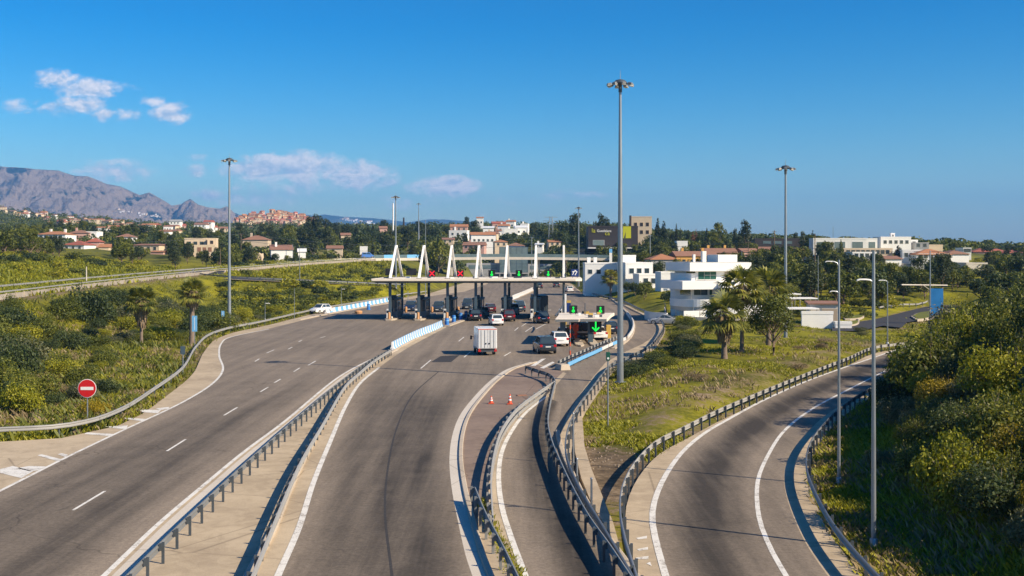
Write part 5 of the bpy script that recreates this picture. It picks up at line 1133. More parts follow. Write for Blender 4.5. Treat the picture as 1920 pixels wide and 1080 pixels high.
# overpass and motorway edge
def overpass():
    P = [(xat(px, Y), Y, zat(py, Y)) for px, py, Y in ((672, 485.5, 405), (700, 484.5, 415), (780, 483.5, 430), (960, 482, 438), (1250, 486, 440), (1420, 490, 440))]
    C = cat(P, 60); t = thing('overpass', 'long concrete overpass with blue glazed edge screen behind the toll', 'bridge', (0, 0, 0))
    zs = list(C[:, 2]); mb = MB(); mb.sweep(C, [(0, -1.0), (0, -.45), (.0, .0), (-.3, .0), (-.3, -.4), (-10.7, -.4), (-10.7, 0), (-11, 0), (-11, -1.0)], zs); mb.build('deck', M['fasc'], t)
    k = 0
    for i in range(4, 58, 2):
        mb = MB(); mb.sweep(C[i:i + 3], [(-.12, .02), (-.18, .02), (-.18, 1.25), (-.12, 1.25)], zs[i:i + 3]); mb.build('screen_panel', M['bluel' if (i < 14 or i > 50) and i % 4 else 'glass_b'], t)
    for px, Y in ((773, 433), (846, 436), (1010, 442), (1060, 443), (1135, 443), (1232, 444)):
        x = xat(px, Y); z = float(np.interp(x, C[:, 0], zs)); mb = MB(); mb.box((x, Y + 3, (z - 1.0) / 2 - 1), (1.0, 3.2, z + 1.0)); mb.build('pier', M['fasc'], t)
overpass()
def motorway():
    C = MWZ; zs = list(C[:, 2] - .85)
    mb = MB(); mb.sweep(C, [(-.3, -.15), (-11.5, -.15), (-11.5, -.05), (-.3, -.05)], zs); tag(mb.build('motorway', M['asphalt_far']), kind='structure')
    o0 = C[0]; t = thing('parapet', 'long pale concrete parapet with panel joints along the raised motorway', 'parapet', (0, 0, 0))
    mb = MB(); mb.sweep(C, [(.15, -.6), (.12, .55), (-.12, .55), (-.2, -.6)], zs); mb.build('wall', M['oldc'], t)
    s = cat(C, 99)
    for q in s[:98]:
        mb = MB(); mb.box((q[0] + .13, q[1] - .1, q[2] - .5), (.12, .12, .66)); mb.build('pilaster', M['concrete'], t)
    mb = MB(); mb.sweep(offset(C, -.05), [(-.05, .80), (.05, .80), (.05, .98), (-.05, .98)], zs); mb.build('rail', M['steel_l'], t)
    guardrail('guardrail', offset(C, -11.2), 'guard rail on the far side of the raised motorway', 1, 4.4, 'steel_l', 'steel_d', 110, list(C[:, 2] - .85))
motorway()
guardrail('guardrail', offset(LOOP, 3.9), 'thin dark guard rail around the outside of the loop road', -1, 3.0, 'steel', 'steel_d', 60, list(LOOP[:, 2]))
# pale eroded cutting beside the motorway
def cutting():
    n, m = 24, 8; v = []
    for i in range(n):
        for j in range(m):
            px = 440 + 52 * i / (n - 1); Y = 372 + 6 * j / (m - 1); top = 500 - 24 * sstep(i / (n - 1), .05, .75) - 3 * vnoise(np.array(i * .7), np.array(3.3), 4); py = 503 + (top - 503) * j / (m - 1)
            x = xat(px, Y); v.append((x, Y + 2.5 * float(vnoise(np.array(i * .9), np.array(j * .8), 8)), zat(py, Y)))
    ii = np.arange(n * m).reshape(n, m); f = np.stack([ii[:-1, :-1], ii[1:, :-1], ii[1:, 1:], ii[:-1, 1:]], -1).reshape(-1, 4)
    tag(inst('cutting', npmesh('cutting', v, f, mat('sandy_soil', (.52, .40, .27), .95, 0, .2, .4), None, True)), kind='structure')
cutting()

# houses on the valley side, by the motorway
W3 = lambda w, n=4: row('f', n, w * .9, 1.2, 1.4, 1.3)
bldg('house', 'long white house with orange hipped roof on the valley side', 106, 470, pxw(57, 470), 9, 3.0, -.12, 'white', 'hip', 'tile', 1.3, W3(12, 5), py=453, chim=2)
bldg('house', 'pinkish tiled villa just beyond the orange-roofed long house', 152, 520, pxw(38, 520), 9, 2.0, .1, 'pink', 'hip', 'tile2', 1.4, (), py=445, chim=1)
bldg('house', 'white wing of the pinkish villa', 176, 522, pxw(22, 522), 8, 2.0, 0, 'white', 'flat', py=444, wins=row('f', 2, 4, .5, 1, 1))
bldg('house', 'low house with long red tiled roof among dark trees', 149, 425, pxw(44, 425), 8, 2.0, -.2, 'white', 'hip', 'tile3', 1.5, row('f', 3, 8, .5, 1, 1), py=469)
bldg('house', 'small house with dark red roof', 179, 450, pxw(22, 450), 8, 1.6, .1, 'pink', 'hip', 'tile3', 1.5, py=461).__setitem__('label', 'small house with a dark red roof above the long red-roofed house')
bldg('house', 'little orange-roofed cottage beside the dark red-roofed house', 198, 428, pxw(18, 428), 6, 2.2, .1, 'cream', 'gable', 'tile', 1.2, py=474)
bldg('house', 'white house with brown roof at the tree edge', 238, 500, pxw(30, 500), 8, 1.6, .1, 'white', 'hip', 'tile2', 1.5, (), py=451)
bldg('house', 'long white house with flat brown roof in the trees', 281, 440, pxw(52, 440), 8, 2.6, -.1, 'cream', 'shed', 'tile2', .6, row('f', 4, 10, .6, 1.1, 1.3), py=472)
bldg('house', 'low tiled outbuilding below the long white brown-roofed house', 298, 428, pxw(24, 428), 5, 1.2, 0, 'pink', 'shed', 'tile', .5, py=478)
bldg('house', 'pale yellow house with flat roof terraces beside the mast', 370, 440, pxw(40, 440), 8, 3.4, .1, 'cream', 'flat', wins=W3(8, 3), py=465)
bldg('house', 'square pale yellow tower of the terraced house', 399, 436, pxw(16, 436), 5, 4.4, .1, 'cream', 'flat', wins=[('f', 0, 2.6, 1.2, 1.3, 'brown')], py=470)
bldg('house', 'lower arcaded front of the pale yellow terraced house', 386, 430, pxw(38, 430), 6, 2.6, .1, 'cream', 'flat', wins=row('f', 3, 6, .4, 1.4, 1.7, 'tile2'), py=474)
bldg('house', 'low house with wide brown roof beyond the sandy cutting', 482, 470, pxw(46, 470), 9, 1.2, .05, 'beige', 'hip', 'tile2', 1.9, py=455, chim=1)
bldg('house', 'cottage with long tiled roof beside the motorway past the cutting', 528, 425, pxw(40, 425), 8, 1.8, .25, 'white', 'shed', 'tile2', 1.9, (), py=477, chim=1)
bldg('house', 'small white cottage by the motorway lamp', 566, 430, pxw(14, 430), 5, 1.5, .2, 'white', 'gable', 'whitep', 1.2, py=479)
bldg('house', 'beige house half hidden by bushes beside the motorway', 628, 455, pxw(28, 455), 7, 1.6, .1, 'beige', 'gable', 'tile2', 1.2, py=473)
bldg('house', 'white water tank house below the tall cypress', 682, 460, 3, 4, 1.8, .1, 'white', 'flat', py=472)
bldg('house', 'pale house high among the pines over the first toll pylon', 648, 640, pxw(18, 640), 7, 1.8, .2, 'beige', 'gable', 'tile2', 1.4, py=447)
bldg('house', 'pinkish house half buried in trees near the slim mast', 718, 640, pxw(14, 640), 7, 2.0, .2, 'pink', 'gable', 'tile2', 1.4, py=435)
for k, (px, py, w, h, wl, rf, q) in enumerate(((378, 423, 22, 2.4, 'white', 'tile2', 'with grey roof at the ridge beyond the mast'), (330, 417, 20, 2.4, 'white', 'grey', 'with long grey roof on the wooded ridge'), (340, 425, 16, 2.4, 'pink', 'tile3', 'half hidden below the long grey roof'), (392, 418, 16, 2.4, 'white', 'tile3', 'with bright red roof on the ridge'), (400, 428, 14, 2.4, 'white', 'tile3', 'with orange-red roof just below the ridge'), (420, 430, 18, 2.4, 'beige', 'tile2', 'with long tiled roof below the rocky town'))):
    bldg('house', 'small ridge house ' + q, px, 880 + 8 * k, pxw(w, 880), 10, h, .1 * (k % 3), wl, 'gable', rf, 1.6, row('f', 3, pxw(w, 880) * .9, .6, 1.1, 1.1), py=py + 4)

# white houses over the overpass
CH = [(861, 447, 34, 4.0, 620, 'white', 'flat', 'tile', 'long white terrace house below the orange block'), (861, 437, 32, 3.6, 640, 'pink', 'gable', 'tile', 'orange-pink house on the hill over the third pylon'), (905, 463, 46, 6.0, 560, 'white', 'gable', 'tile', 'white house with stepped roofs over the middle pylon'), (922, 458, 22, 5.5, 575, 'cream', 'gable', 'tile2', 'cream gabled house joined to the stepped white one'),
      (916, 446, 20, 5.6, 640, 'white', 'gable', 'whitep', 'white gable-ended house on the upper row'), (930, 446, 18, 4.0, 655, 'white', 'gable', 'tile2', 'narrow white house second along the upper row'), (945, 440, 20, 5.2, 670, 'white', 'gable', 'tile', 'white house with chimney third along the upper row'), (958, 448, 26, 5.4, 640, 'white', 'flat', 'tile', 'tallest plain white block of the upper row'), (976, 445, 22, 5.6, 645, 'white', 'gable', 'whitep', 'white gabled house at the far end of the upper row'), (984, 440, 14, 6, 660, 'white', 'flat', 'tile', 'small white cube house ending the upper row'),
      (900, 427, 12, 7, 800, 'white', 'gable', 'tile', 'white house by the dark cypress trio on the skyline'), (935, 430, 26, 4, 780, 'pink', 'gable', 'tile3', 'long red-roofed house on the skyline'), (958, 432, 16, 6, 760, 'white', 'gable', 'tile', 'white house with red roof on the skyline'), (967, 476, 34, 3.6, 500, 'white', 'hip', 'tile2', 'low white house with brown roof just above the overpass'), (938, 466, 24, 3.2, 540, 'cream', 'hip', 'tile', 'cream house with orange roof just above the overpass screen'), (890, 470, 40, 2.6, 520, 'pink', 'gable', 'tile2', 'long low tiled roof behind the overpass screen'),
      (840, 459, 22, 2.6, 560, 'beige', 'shed', 'tile2', 'low shed roof by the leafy tree over the overpass'), (1038, 464, 22, 2.6, 520, 'beige', 'gable', 'tile', 'small tiled house below the lattice pylon'), (1012, 468, 14, 2.4, 515, 'white', 'gable', 'whitep', 'tiny white shed beside the small tiled house'), (1090, 478, 10, 2.6, 480, 'pink', 'gable', 'tile', 'small orange cottage near the corner mast')]
for k, (px, py, w, h, Y, wl, rf, rm, lab) in enumerate(CH):
    bldg('house', lab, px, Y, pxw(w, Y), 8, h, .12 * ((k % 3) - 1), wl, rf, rm, None, row('f', max(2, w // 9), pxw(w, Y) * .9, h * .45, 1.1, 1.2), py=py, chim=1 if k % 3 == 0 else 0)

# white development on the far hill to the right of the palms
RH = [(1570, 472, 96, 4.16, 380, 'white', 'flat', '', 'long white block with large dark window bays on the hill'), (1608, 471, 60, 4.01, 392, 'white', 'flat', '', 'white block with slanted bays next to the long bay-windowed block'), (1672, 470, 56, 4.48, 400, 'white', 'flat', '', 'tall white block with roof tower on the hill'), (1690, 468, 44, 3.12, 410, 'white', 'flat', '', 'white block with ochre window strip behind the roof tower'), (1722, 470, 26, 2.51, 405, 'grey', 'flat', '', 'grey-walled flat house beside the white blocks'), (1745, 470, 30, 1.80, 420, 'cream', 'flat', '', 'cream flat-roofed house along the hill crest'), (1740, 492, 64, 2.36, 330, 'white', 'hip', 'tile', 'broad white house with orange hipped roof before the pine wood'), (1785, 484, 40, 1.33, 350, 'white', 'hip', 'tile2', 'white house with brown hipped roof past the orange-roofed one'),
      (1806, 480, 14, 2.30, 372, 'white', 'flat', '', 'slim white tower house at the end of the development'), (1620, 486, 90, 2.96, 345, 'cream', 'flat', '', 'long low cream terrace below the bay-windowed block'), (1612, 492, 44, 2.67, 330, 'white', 'flat', '', 'white house with projecting flat canopy by the round pine'), (1664, 496, 30, 1.69, 322, 'white', 'gable', 'tile2', 'white arcaded cottage beneath the round pine'), (1706, 494, 40, 3.67, 335, 'white', 'flat', '', 'white house with balconies beside the tall dark cypress'), (1712, 505, 24, 1.20, 315, 'grey', 'flat', '', 'grey-blue annexe at the cypress foot'),
      (1495, 482, 16, 2.47, 370, 'pink', 'gable', 'tile2', 'pinkish house glimpsed between the mast and the cypresses'), (1517, 495, 14, 2.43, 340, 'white', 'flat', '', 'white sliver of house between dark cypresses'), (1836, 481, 34, 1.97, 460, 'pink', 'hip', 'tile3', 'pink bungalow with red roof on the skyline'), (1866, 481, 34, 2.01, 470, 'pink', 'hip', 'tile3', 'red-roofed bungalow past the umbrella pine'), (1895, 482, 30, 1.73, 455, 'cream', 'hip', 'tile3', 'last red-roofed bungalow along the skyline'), (1818, 500, 40, 0.76, 320, 'fasc', 'flat', '', 'flat concrete roof slab on a stalk below the white houses')]
for k, (px, py, w, h, Y, wl, rf, rm, lab) in enumerate(RH):
    big = w > 50 and h > 5 and k < 3
    wins = [('f', (i + .5) / 3 * pxw(w, Y) - pxw(w, Y) / 2, h * .25, pxw(w, Y) / 5, h * .55, 'glass_b') for i in range(3)] if k in (0, 1) else row('f', max(2, w // 10), pxw(w, Y) * .9, h * .55, 1.1, 1.2)
    bldg('house', lab, px, Y, pxw(w, Y), 9, h, -.10 + .05 * (k % 4), wl, rf, rm or 'tile', None, wins if h > 2 else (), py=py)
bldg('roof_tower', 'small white tower on the roof of the tall white block', 1673, 402, 1.4, 1.4, 1.3, 0, 'white', 'flat', wins=[('f', 0, .5, .5, .6, 'brown')], py=446, cat_='tower')
bldg('house', 'dark long flat-roofed building between the mast and the big pine', 1452, 430, pxw(84, 430), 10, 2.2, 0, 'brown', 'flat', wins=[('f', -4 + 4 * i, .5, 3, 1.1, 'glass_b') for i in range(3)], py=460)

# kiosk, canopies and white walls by the junction
Y = 172
bldg('kiosk', 'beige kiosk with brown flat roof and open tan front by the junction', 1542, Y, pxw(52, Y), 4.5, 3.5, -.15, 'fasc', 'shed', 'tile2', .25, [('f', .8, .5, 2.2, 2.2, 'blind')], cat_='kiosk', eave=.3)
bldg('white_wall', 'bright white boundary wall block in front of the kiosk', 1532, 164, pxw(58, 164), .5, 2.2, -.05, 'white', 'flat', cat_='wall')
bldg('white_wall', 'low white wall step beside the kiosk wall', 1580, 163, pxw(30, 163), 1.2, .9, -.05, 'white', 'flat', cat_='wall')
for px, py, Y, w, q in ((1500, 579, 168, 58, 'nearer the palms, over a parked strip'), (1502, 560, 186, 50, 'with dark gaps, behind the first canopy'), (1480, 552, 200, 34, 'smallest, farthest back of the three')):
    x = xat(px, Y); z = zat(py, Y); g = h1(x, Y); t = thing('parking_canopy', 'flat white parking canopy ' + q, 'canopy', (x, Y, g), .05, 'parking canopies by the kiosk'); w = pxw(w, Y) / 2
    mb = MB(); mb.b2(-w, w, -1.8, 1.8, z - g, z - g + .18); mb.build('roof', M['white'], t)
    for a in (-.9, .9):
        for b in (-1.5, 1.5): mb = MB(); mb.cyl((a * w, b, 0), (a * w, b, z - g), .06, .06, 8); mb.build('post', M['steel_l'], t)
kerb('kerb', [(*GT(px, py)[:2],) for px, py in ((1480, 610), (1560, 611), (1592, 612), (1610, 605), (1606, 598))], .25, .5, 'white kerb along the edge of the junction apron', 20)
P = [GT(px, py) for px, py in ((1648, 583), (1690, 577), (1740, 570))]; guardrail('guardrail', [p[:2] for p in P], 'short pale guard rail above the junction road', -1, 4, 'steel_l', 'steel_l')
t = thing('billboard', 'bright blue billboard beside the bare tree at the junction', 'billboard', (xat(1757, 172), 172, .3)); mb = MB(); mb.b2(-.95, .95, 0, .12, 1.2, zat(541, 172) - .3); mb.build('panel', mat('billboard_blue', (.02, .16, .42), .4, 0, .2, .5), t)
for s in (-.7, .7): mb = MB(); mb.cyl((s, .18, -.5), (s, .18, 4), .07, .07, 8); mb.build('post', M['steel_d'], t)

def islet(pix, z, label):
    P = [G(a, b, z) for a, b in pix]; C = cat(P + [P[0]], 40)[:-1]; mb = MB(); mb.prism([tuple(q) for q in C], z - .1, z + .28); o = mb.build('traffic_island', M['kerb']); tag(o, label, 'traffic island')
    mb = MB(); mb.prism([tuple(C.mean(0) + (q - C.mean(0)) * .88) for q in C], z + .281, z + .36); mb.build('grass_top', LAWN, o)
LAWN = mat('lawn', (.12, .13, .012), .9, 0, .3, .8)
islet([(1585, 594), (1612, 590), (1620, 596), (1606, 600), (1586, 601)], .3, 'grassy kerbed island beside the kiosk forecourt')
islet([(1562, 609), (1592, 606), (1608, 604), (1604, 611), (1576, 614)], .3, 'low grassy kerbed island in front of the kiosk forecourt')
islet([(1708, 596), (1728, 588), (1752, 586), (1748, 597), (1722, 602)], .3, 'kerbed island with bare soil at the junction by the crossbar pole')
# poles, pylon, wires
def pole(px, py0, py1, Y, label, r=.09, m='pole', name='utility_pole', arm=0):
    x = xat(px, Y); z = min(zat(py0, Y), h1(x, Y)); t = thing(name, label, 'pole', (x, Y, z)); h = zat(py1, Y) - z
    mb = MB(); mb.cyl((0, 0, -.5), (0, 0, h), r, r * .7, 8); mb.build('shaft', M[m], t, True)
    if arm:
        mb = MB(); mb.box((0, 0, h - .4), (arm, .1, .12)); mb.build('crossarm', M[m], t)
    return (x, Y, zat(py1, Y))
pole(1391, 500, 470, 330, 'thin pole with white lamp among the houses past the villa', .1); pole(1528, 560, 438, 215, 'dark rusty pole with aerials right of the villa palms'.replace('right of', 'beyond'), .12, 'wood'); pole(1534, 560, 480, 200, 'slim grey pole beside the rusty pole', .06)
pole(1452, 490, 432, 330, 'wooden pole just before the grey mast of the leafy tree', .18, 'wood', arm=1.2); pole(1219, 485, 440, 380, 'grey pole beside the orange hipped roof', .16, 'pole', arm=1.5)
wp = [pole(452, 490, 438, 420, 'power pole above the sandy cutting', .14, 'wood', arm=2.0), pole(997, 480, 444, 470, 'power pole over the white pylons', .2, 'pole', arm=2.0), pole(1403, 495, 452, 360, 'power pole behind the villa penthouse', .14, 'wood', arm=2.0)]
pole(413, 498, 466, 330, 'short wooden pole at the motorway edge', .12, 'wood'); pole(549, 485, 457, 420, 'pale lamp pole beside the motorway', .1, 'pole'); pole(470, 500, 460, 400, 'thin pole between the cutting and the cottage', .08, 'pole'); pole(162, 520, 500, 215, 'broken pale post on the green field', .14, 'fasc')
pole(737, 440, 381, 620, 'distant white aerial mast beside the slim lamp mast', .5, 'white', 'aerial_mast'); pole(757, 430, 408, 900, 'small dark chimney on the far ridge', .9, 'brown', 'chimney_stack'); pole(798, 500, 413, 300, 'thin tall pole behind the second white pylon', .1); pole(1562, 455, 425, 400, 'thin aerial above the white development', .07, 'steel_d'); pole(552, 590, 540, 190, 'thin pole in the scrub behind the dashed road', .05)
def lattice(px, py0, py1, Y, label):
    x = xat(px, Y); z = zat(py0, Y); h = zat(py1, Y) - z; t = thing('lattice_pylon', label, 'pylon', (x, Y, z)); mb = MB(); b, c = 1.6, .7
    for sx in (-1, 1):
        for sy in (-1, 1): mb.cyl((sx * b, sy * b, -3), (sx * c, sy * c, h), .14, .12, 5)
    for k in range(9):
        a0, a1 = k / 9, (k + 1) / 9; w0, w1 = b + (c - b) * a0, b + (c - b) * a1
        for sy in (-1, 1): mb.cyl((-w0, sy * w0, h * a0), (w1, sy * w1, h * a1), .06, .06, 4); mb.cyl((w0, sy * w0, h * a0), (-w1, sy * w1, h * a1), .06, .06, 4)
    mb.build('tower', M['pole'], t); mb = MB()
    for zz, w in ((h - .3, 3.4), (h - 2.2, 4.0), (h - 4.1, 3.4)): mb.box((0, 0, zz), (w * 2, .2, .2))
    mb.build('crossarm', M['pole'], t); return (x, Y, zat(py1, Y))
lp = lattice(1033, 478, 406, 560, 'steel lattice pylon on the wooded hill over the toll canopy')
def wire(a, b, sag, label):
    a, b = Vector(a), Vector(b); pts = [a.lerp(b, k / 24) - Vector((0, 0, sag * 4 * (k / 24) * (1 - k / 24))) for k in range(25)]; mb = MB(); mb.tube(pts, .05, 4); tag(mb.build('power_line', M['steel_d']), label, 'power line')
wl_ = (xat(-120, 330), 330, zat(440, 330))
wire(wl_, wp[0], 3, 'power line sagging over the valley houses'); wire(wp[0], wp[1], 4, 'upper power line over the first white pylons'); wire(tuple(np.array(wp[0]) - (0, 0, 2.5)), tuple(np.array(wp[1]) - (0, 0, 2.5)), 4, 'lower power line over the first white pylons'); wire(wp[1], wp[2], 3, 'upper power line across the dark store'); wire(tuple(np.array(wp[1]) - (0, 0, 3)), tuple(np.array(wp[2]) - (0, 0, 3)), 3, 'lower power line across the dark store'); wire(wp[2], (xat(2100, 300), 300, zat(440, 300)), 4, 'power line over the far white development')
# ---------------------------------------------------------------- foliage
LC = dict(
    olive=[(0.034, 0.049, 0.010), (0.084, 0.103, 0.017), (0.168, 0.180, 0.026), (0.274, 0.249, 0.036)],
    dark=[(0.019, 0.031, 0.013), (0.042, 0.062, 0.022), (0.080, 0.106, 0.031), (0.137, 0.157, 0.042)],
    grey=[(0.047, 0.057, 0.027), (0.095, 0.105, 0.049), (0.162, 0.165, 0.078), (0.230, 0.209, 0.115)],
    gold=[(0.083, 0.081, 0.010), (0.193, 0.158, 0.012), (0.330, 0.243, 0.014), (0.440, 0.315, 0.020)],
    lime=[(0.076, 0.096, 0.009), (0.179, 0.192, 0.012), (0.312, 0.293, 0.017), (0.436, 0.375, 0.041)],
    dry=[(0.103, 0.078, 0.041), (0.196, 0.144, 0.076), (0.299, 0.224, 0.127), (0.230, 0.196, 0.069)],
    pine=[(0.015, 0.025, 0.013), (0.033, 0.049, 0.021), (0.067, 0.083, 0.030), (0.110, 0.122, 0.040)],
    cyp=[(0.012, 0.021, 0.009), (0.024, 0.036, 0.013), (0.045, 0.057, 0.018)],
    rust=[(0.096, 0.036, 0.022), (0.168, 0.060, 0.036), (0.240, 0.096, 0.060)],
    bare=[(0.080, 0.075, 0.060), (0.140, 0.130, 0.100), (0.200, 0.180, 0.130)],
    palm=[(0.044, 0.064, 0.020), (0.125, 0.144, 0.035), (0.272, 0.260, 0.049), (0.496, 0.397, 0.074)],
    dead=[(0.103, 0.075, 0.046), (0.196, 0.138, 0.086), (0.299, 0.218, 0.138), (0.345, 0.230, 0.081)])
LM = {k: m_leaf('leaves_' + k, v, .12 if k in ('dead', 'dry', 'bare') else .30) for k, v in LC.items()}

def leaves(P, N, size, aspect, g):
    """diamond shaped leaves at points P, facing about N"""
    n = len(P); N = N / (np.linalg.norm(N, axis=1)[:, None] + 1e-9)
    a = np.cross(N, g.normal(size=(n, 3))); a /= np.linalg.norm(a, axis=1)[:, None] + 1e-9; b = np.cross(N, a)
    s = np.asarray(size).reshape(-1, 1) * np.ones((n, 1)) * .5
    v = np.stack([P - a * s, P - b * s * aspect + N * s * .15, P + a * s, P + b * s * aspect + N * s * .15], 1)
    return v.reshape(-1, 3), np.arange(4 * n).reshape(n, 4)
def rdir(n, g, zmin=-.35):
    d = g.normal(size=(n * 3, 3)); d /= np.linalg.norm(d, axis=1)[:, None]; return d[d[:, 2] > zmin][:n]
def blob(lobes, n, size, g, aspect=.55, depth=.45, rough=.8, zmin=-.35, size_var=.5):
    L = np.array(lobes, float); w = (L[:, 3] * L[:, 4] + L[:, 3] * L[:, 5]); k = g.choice(len(L), n, p=w / w.sum())
    d = rdir(n, g, zmin); n = len(d); k = k[:n]; r = 1 - depth * g.random(n)**1.8
    lump = 1 + .22 * np.sin(d[:, 0] * 7 + k) * np.sin(d[:, 1] * 6 + 2 * k) * np.sin(d[:, 2] * 7 + 1)
    P = L[k, :3] + d * L[k, 3:6] * (r * lump)[:, None]
    return leaves(P, d + g.normal(size=(n, 3)) * rough + (0, 0, .25), size * (1 + size_var * (g.random(n) - .5) * 2), aspect, g)
def join(*vf):
    V, Fs, o = [], [], 0
    for v, f in vf: V.append(v); Fs.append(f + o); o += len(v)
    return np.concatenate(V), np.concatenate(Fs)
def shoots(n, g, r, h0, h1_, size, per=9):
    """upright sprays standing out of a bush"""
    P, N = [], []
    for _ in range(n):
        a = g.random() * 6.283; q = r * g.random()**.5; b = np.array((q * math.cos(a), q * math.sin(a), h0 * (1 - .55 * (q / r)**2))); d = np.array((math.cos(a) * .5 * q / r, math.sin(a) * .5 * q / r, 1)) + g.normal(size=3) * .18
        L = h1_ * (.5 + g.random()); t = np.linspace(0, 1, per)[:, None]; P.append(b + d * t * L + g.normal(size=(per, 3)) * size * .35); N.append(g.normal(size=(per, 3)) + (0, 0, .3))
    P = np.concatenate(P); return leaves(P, np.concatenate(N), size * (.7 + .5 * g.random(len(P))), .5, g)
VM = {}
M['twig'] = mat('bare_twigs', (.20, .165, .12), .9, 0, .2, 3)
def bush_mesh(key, col, n, size, seed, spiky=0, flat=1.0):
    g = np.random.default_rng(seed); k = g.integers(6, 10); lobes = [(0, 0, .42 * flat, .75, .75, .55 * flat)]
    for i in range(k):
        a = i / k * 6.283 + g.random() * .6; q = .35 + .4 * g.random(); r = .30 + .28 * g.random(); lobes.append((q * math.cos(a), q * math.sin(a), (.25 + .55 * g.random()) * flat, r, r, r * .95 * flat))
    vf = [blob(lobes, n, size, g, .6, .6)]
    if spiky: vf.append(shoots(spiky, g, .85, .85 * flat, .35, size))
    n0 = sum(len(q[1]) for q in vf)
    if spiky > 100:      # bare twigs showing through the leaves
        m = 120; d = rdir(m, g, .0); m = len(d); P = d * (.72, .72, .72 * flat) * (.75 + .45 * g.random((m, 1))) + (0, 0, .25); t_ = d + g.normal(size=(m, 3)) * .35 + (0, 0, .3); t_ /= np.linalg.norm(t_, axis=1)[:, None]; b_ = np.cross(t_, g.normal(size=(m, 3))); b_ /= np.linalg.norm(b_, axis=1)[:, None]
        L = (.12 + .22 * g.random((m, 1))); vf.append((np.stack([P - t_ * L, P - b_ * .008, P + t_ * L, P + b_ * .008], 1).reshape(-1, 3), np.arange(4 * m).reshape(m, 4)))
    v, f = join(*vf); v[:, 2] = np.maximum(v[:, 2], -.05); VM[key] = npmesh('shrub', v, f, [LM[col], M['twig']])
    if spiky > 100: VM[key].polygons.foreach_set('material_index', np.r_[np.zeros(n0, np.int32), np.ones(len(f) - n0, np.int32)])
for i in range(3):
    for c in ('olive', 'dark', 'grey', 'lime'): bush_mesh('%s%d' % (c, i), c, 3600, .085, 100 + i * 7 + len(c), 40)
    for c, q in (('olive', 'n'), ('dark', 'n'), ('gold', 'n'), ('grey', 'n'), ('lime', 'n')): bush_mesh('n%s%d' % (c, i), c, 7000, .075, 300 + i * 5 + ord(c[0]), 150)
bush_mesh('gold0', 'gold', 2600, .09, 55, 40); bush_mesh('dry0', 'dry', 1800, .09, 56, 60)

ASP = dict(round=2.1, pine=2.7, eucal=2.7, cypress=7.5, umbrella=2.2, bare=2.4); VA = {}
def crown_mesh(key, kind, col, n, size, seed):
    """crowns of unit height (0 to 1) and half width 1, scaled when placed"""
    g = np.random.default_rng(seed); lobes = []
    if kind == 'round':
        lobes = [(0, 0, .55, .62, .62, .36)]
        for i in range(11):
            a = g.random() * 6.283; q = .55 * g.random()**.5 + .12; r = .24 + .2 * g.random(); lobes.append((q * math.cos(a), q * math.sin(a), .38 + .48 * g.random() * (1.1 - q * .5), r, r, r * .6))
    elif kind == 'cypress':
        for i in range(9): z = .04 + .105 * i; r = (.95 - .45 * abs(z - .35) / .65) * (1 if z < .6 else (1.05 - z) / .45); lobes.append((.1 * g.normal(), .1 * g.normal(), z, max(r, .12), max(r, .12), .10))
    elif kind == 'pine':
        for i in range(16):
            z = .34 + .62 * (i / 15); a = i * 2.4; R_ = (.75 - .55 * abs(z - .55) / .45); q = R_ * (.4 + .6 * g.random()); r = .22 + .16 * g.random(); lobes.append((q * math.cos(a), q * math.sin(a), z, r, r, r * .32))
        lobes.append((0, 0, .6, .45, .45, .26))
    elif kind == 'umbrella':
        for i in range(12): a = i * 2.4; q = .78 * (i / 11)**.5; lobes.append((q * math.cos(a), q * math.sin(a), .86 - .10 * q * q + .03 * g.normal(), .34, .34, .11))
    elif kind == 'eucal':
        for i in range(13): a = g.random() * 6.283; z = .35 + .6 * g.random(); q = .75 * g.random()**.6 * (1.15 - abs(z - .6)); r = .17 + .17 * g.random(); lobes.append((q * math.cos(a), q * math.sin(a), z, r, r, r * .42))
    elif kind == 'bare':
        for i in range(8): a = i * 2.4; q = .5 * g.random(); lobes.append((q * math.cos(a), q * math.sin(a), .45 + .4 * g.random(), .4, .4, .22))
    A = ASP[kind]; lobes = [(a, b, c * A, d, e, r * A) for a, b, c, d, e, r in lobes]
    v, f = blob(lobes, n, size, g, .6, .5, .9, -.6); VA[key] = A
    me = npmesh('crown', v, f, LM[col]); VM[key] = me; VM[key + '_lobes'] = lobes; return me
for i in range(3):
    crown_mesh('round%d' % i, 'round', 'dark', 1500, .15, 500 + i); crown_mesh('rolive%d' % i, 'round', 'olive', 1500, .15, 510 + i)
    crown_mesh('pine%d' % i, 'pine', 'pine', 1700, .13, 520 + i); crown_mesh('eucal%d' % i, 'eucal', 'olive', 1300, .13, 530 + i)
    crown_mesh('cypress%d' % i, 'cypress', 'cyp', 1300, .34, 540 + i)
crown_mesh('umbrella0', 'umbrella', 'pine', 1200, .14, 550); crown_mesh('rust0', 'cypress', 'rust', 700, .34, 551); crown_mesh('bare0c', 'bare', 'bare', 1500, .09, 552); crown_mesh('leafy0', 'round', 'olive', 5200, .065, 553); crown_mesh('cypgold0', 'cypress', 'olive', 1800, .30, 554)
for k in list(VM):          # leaves of a cypress must not be stretched into plates: shrink across
    pass
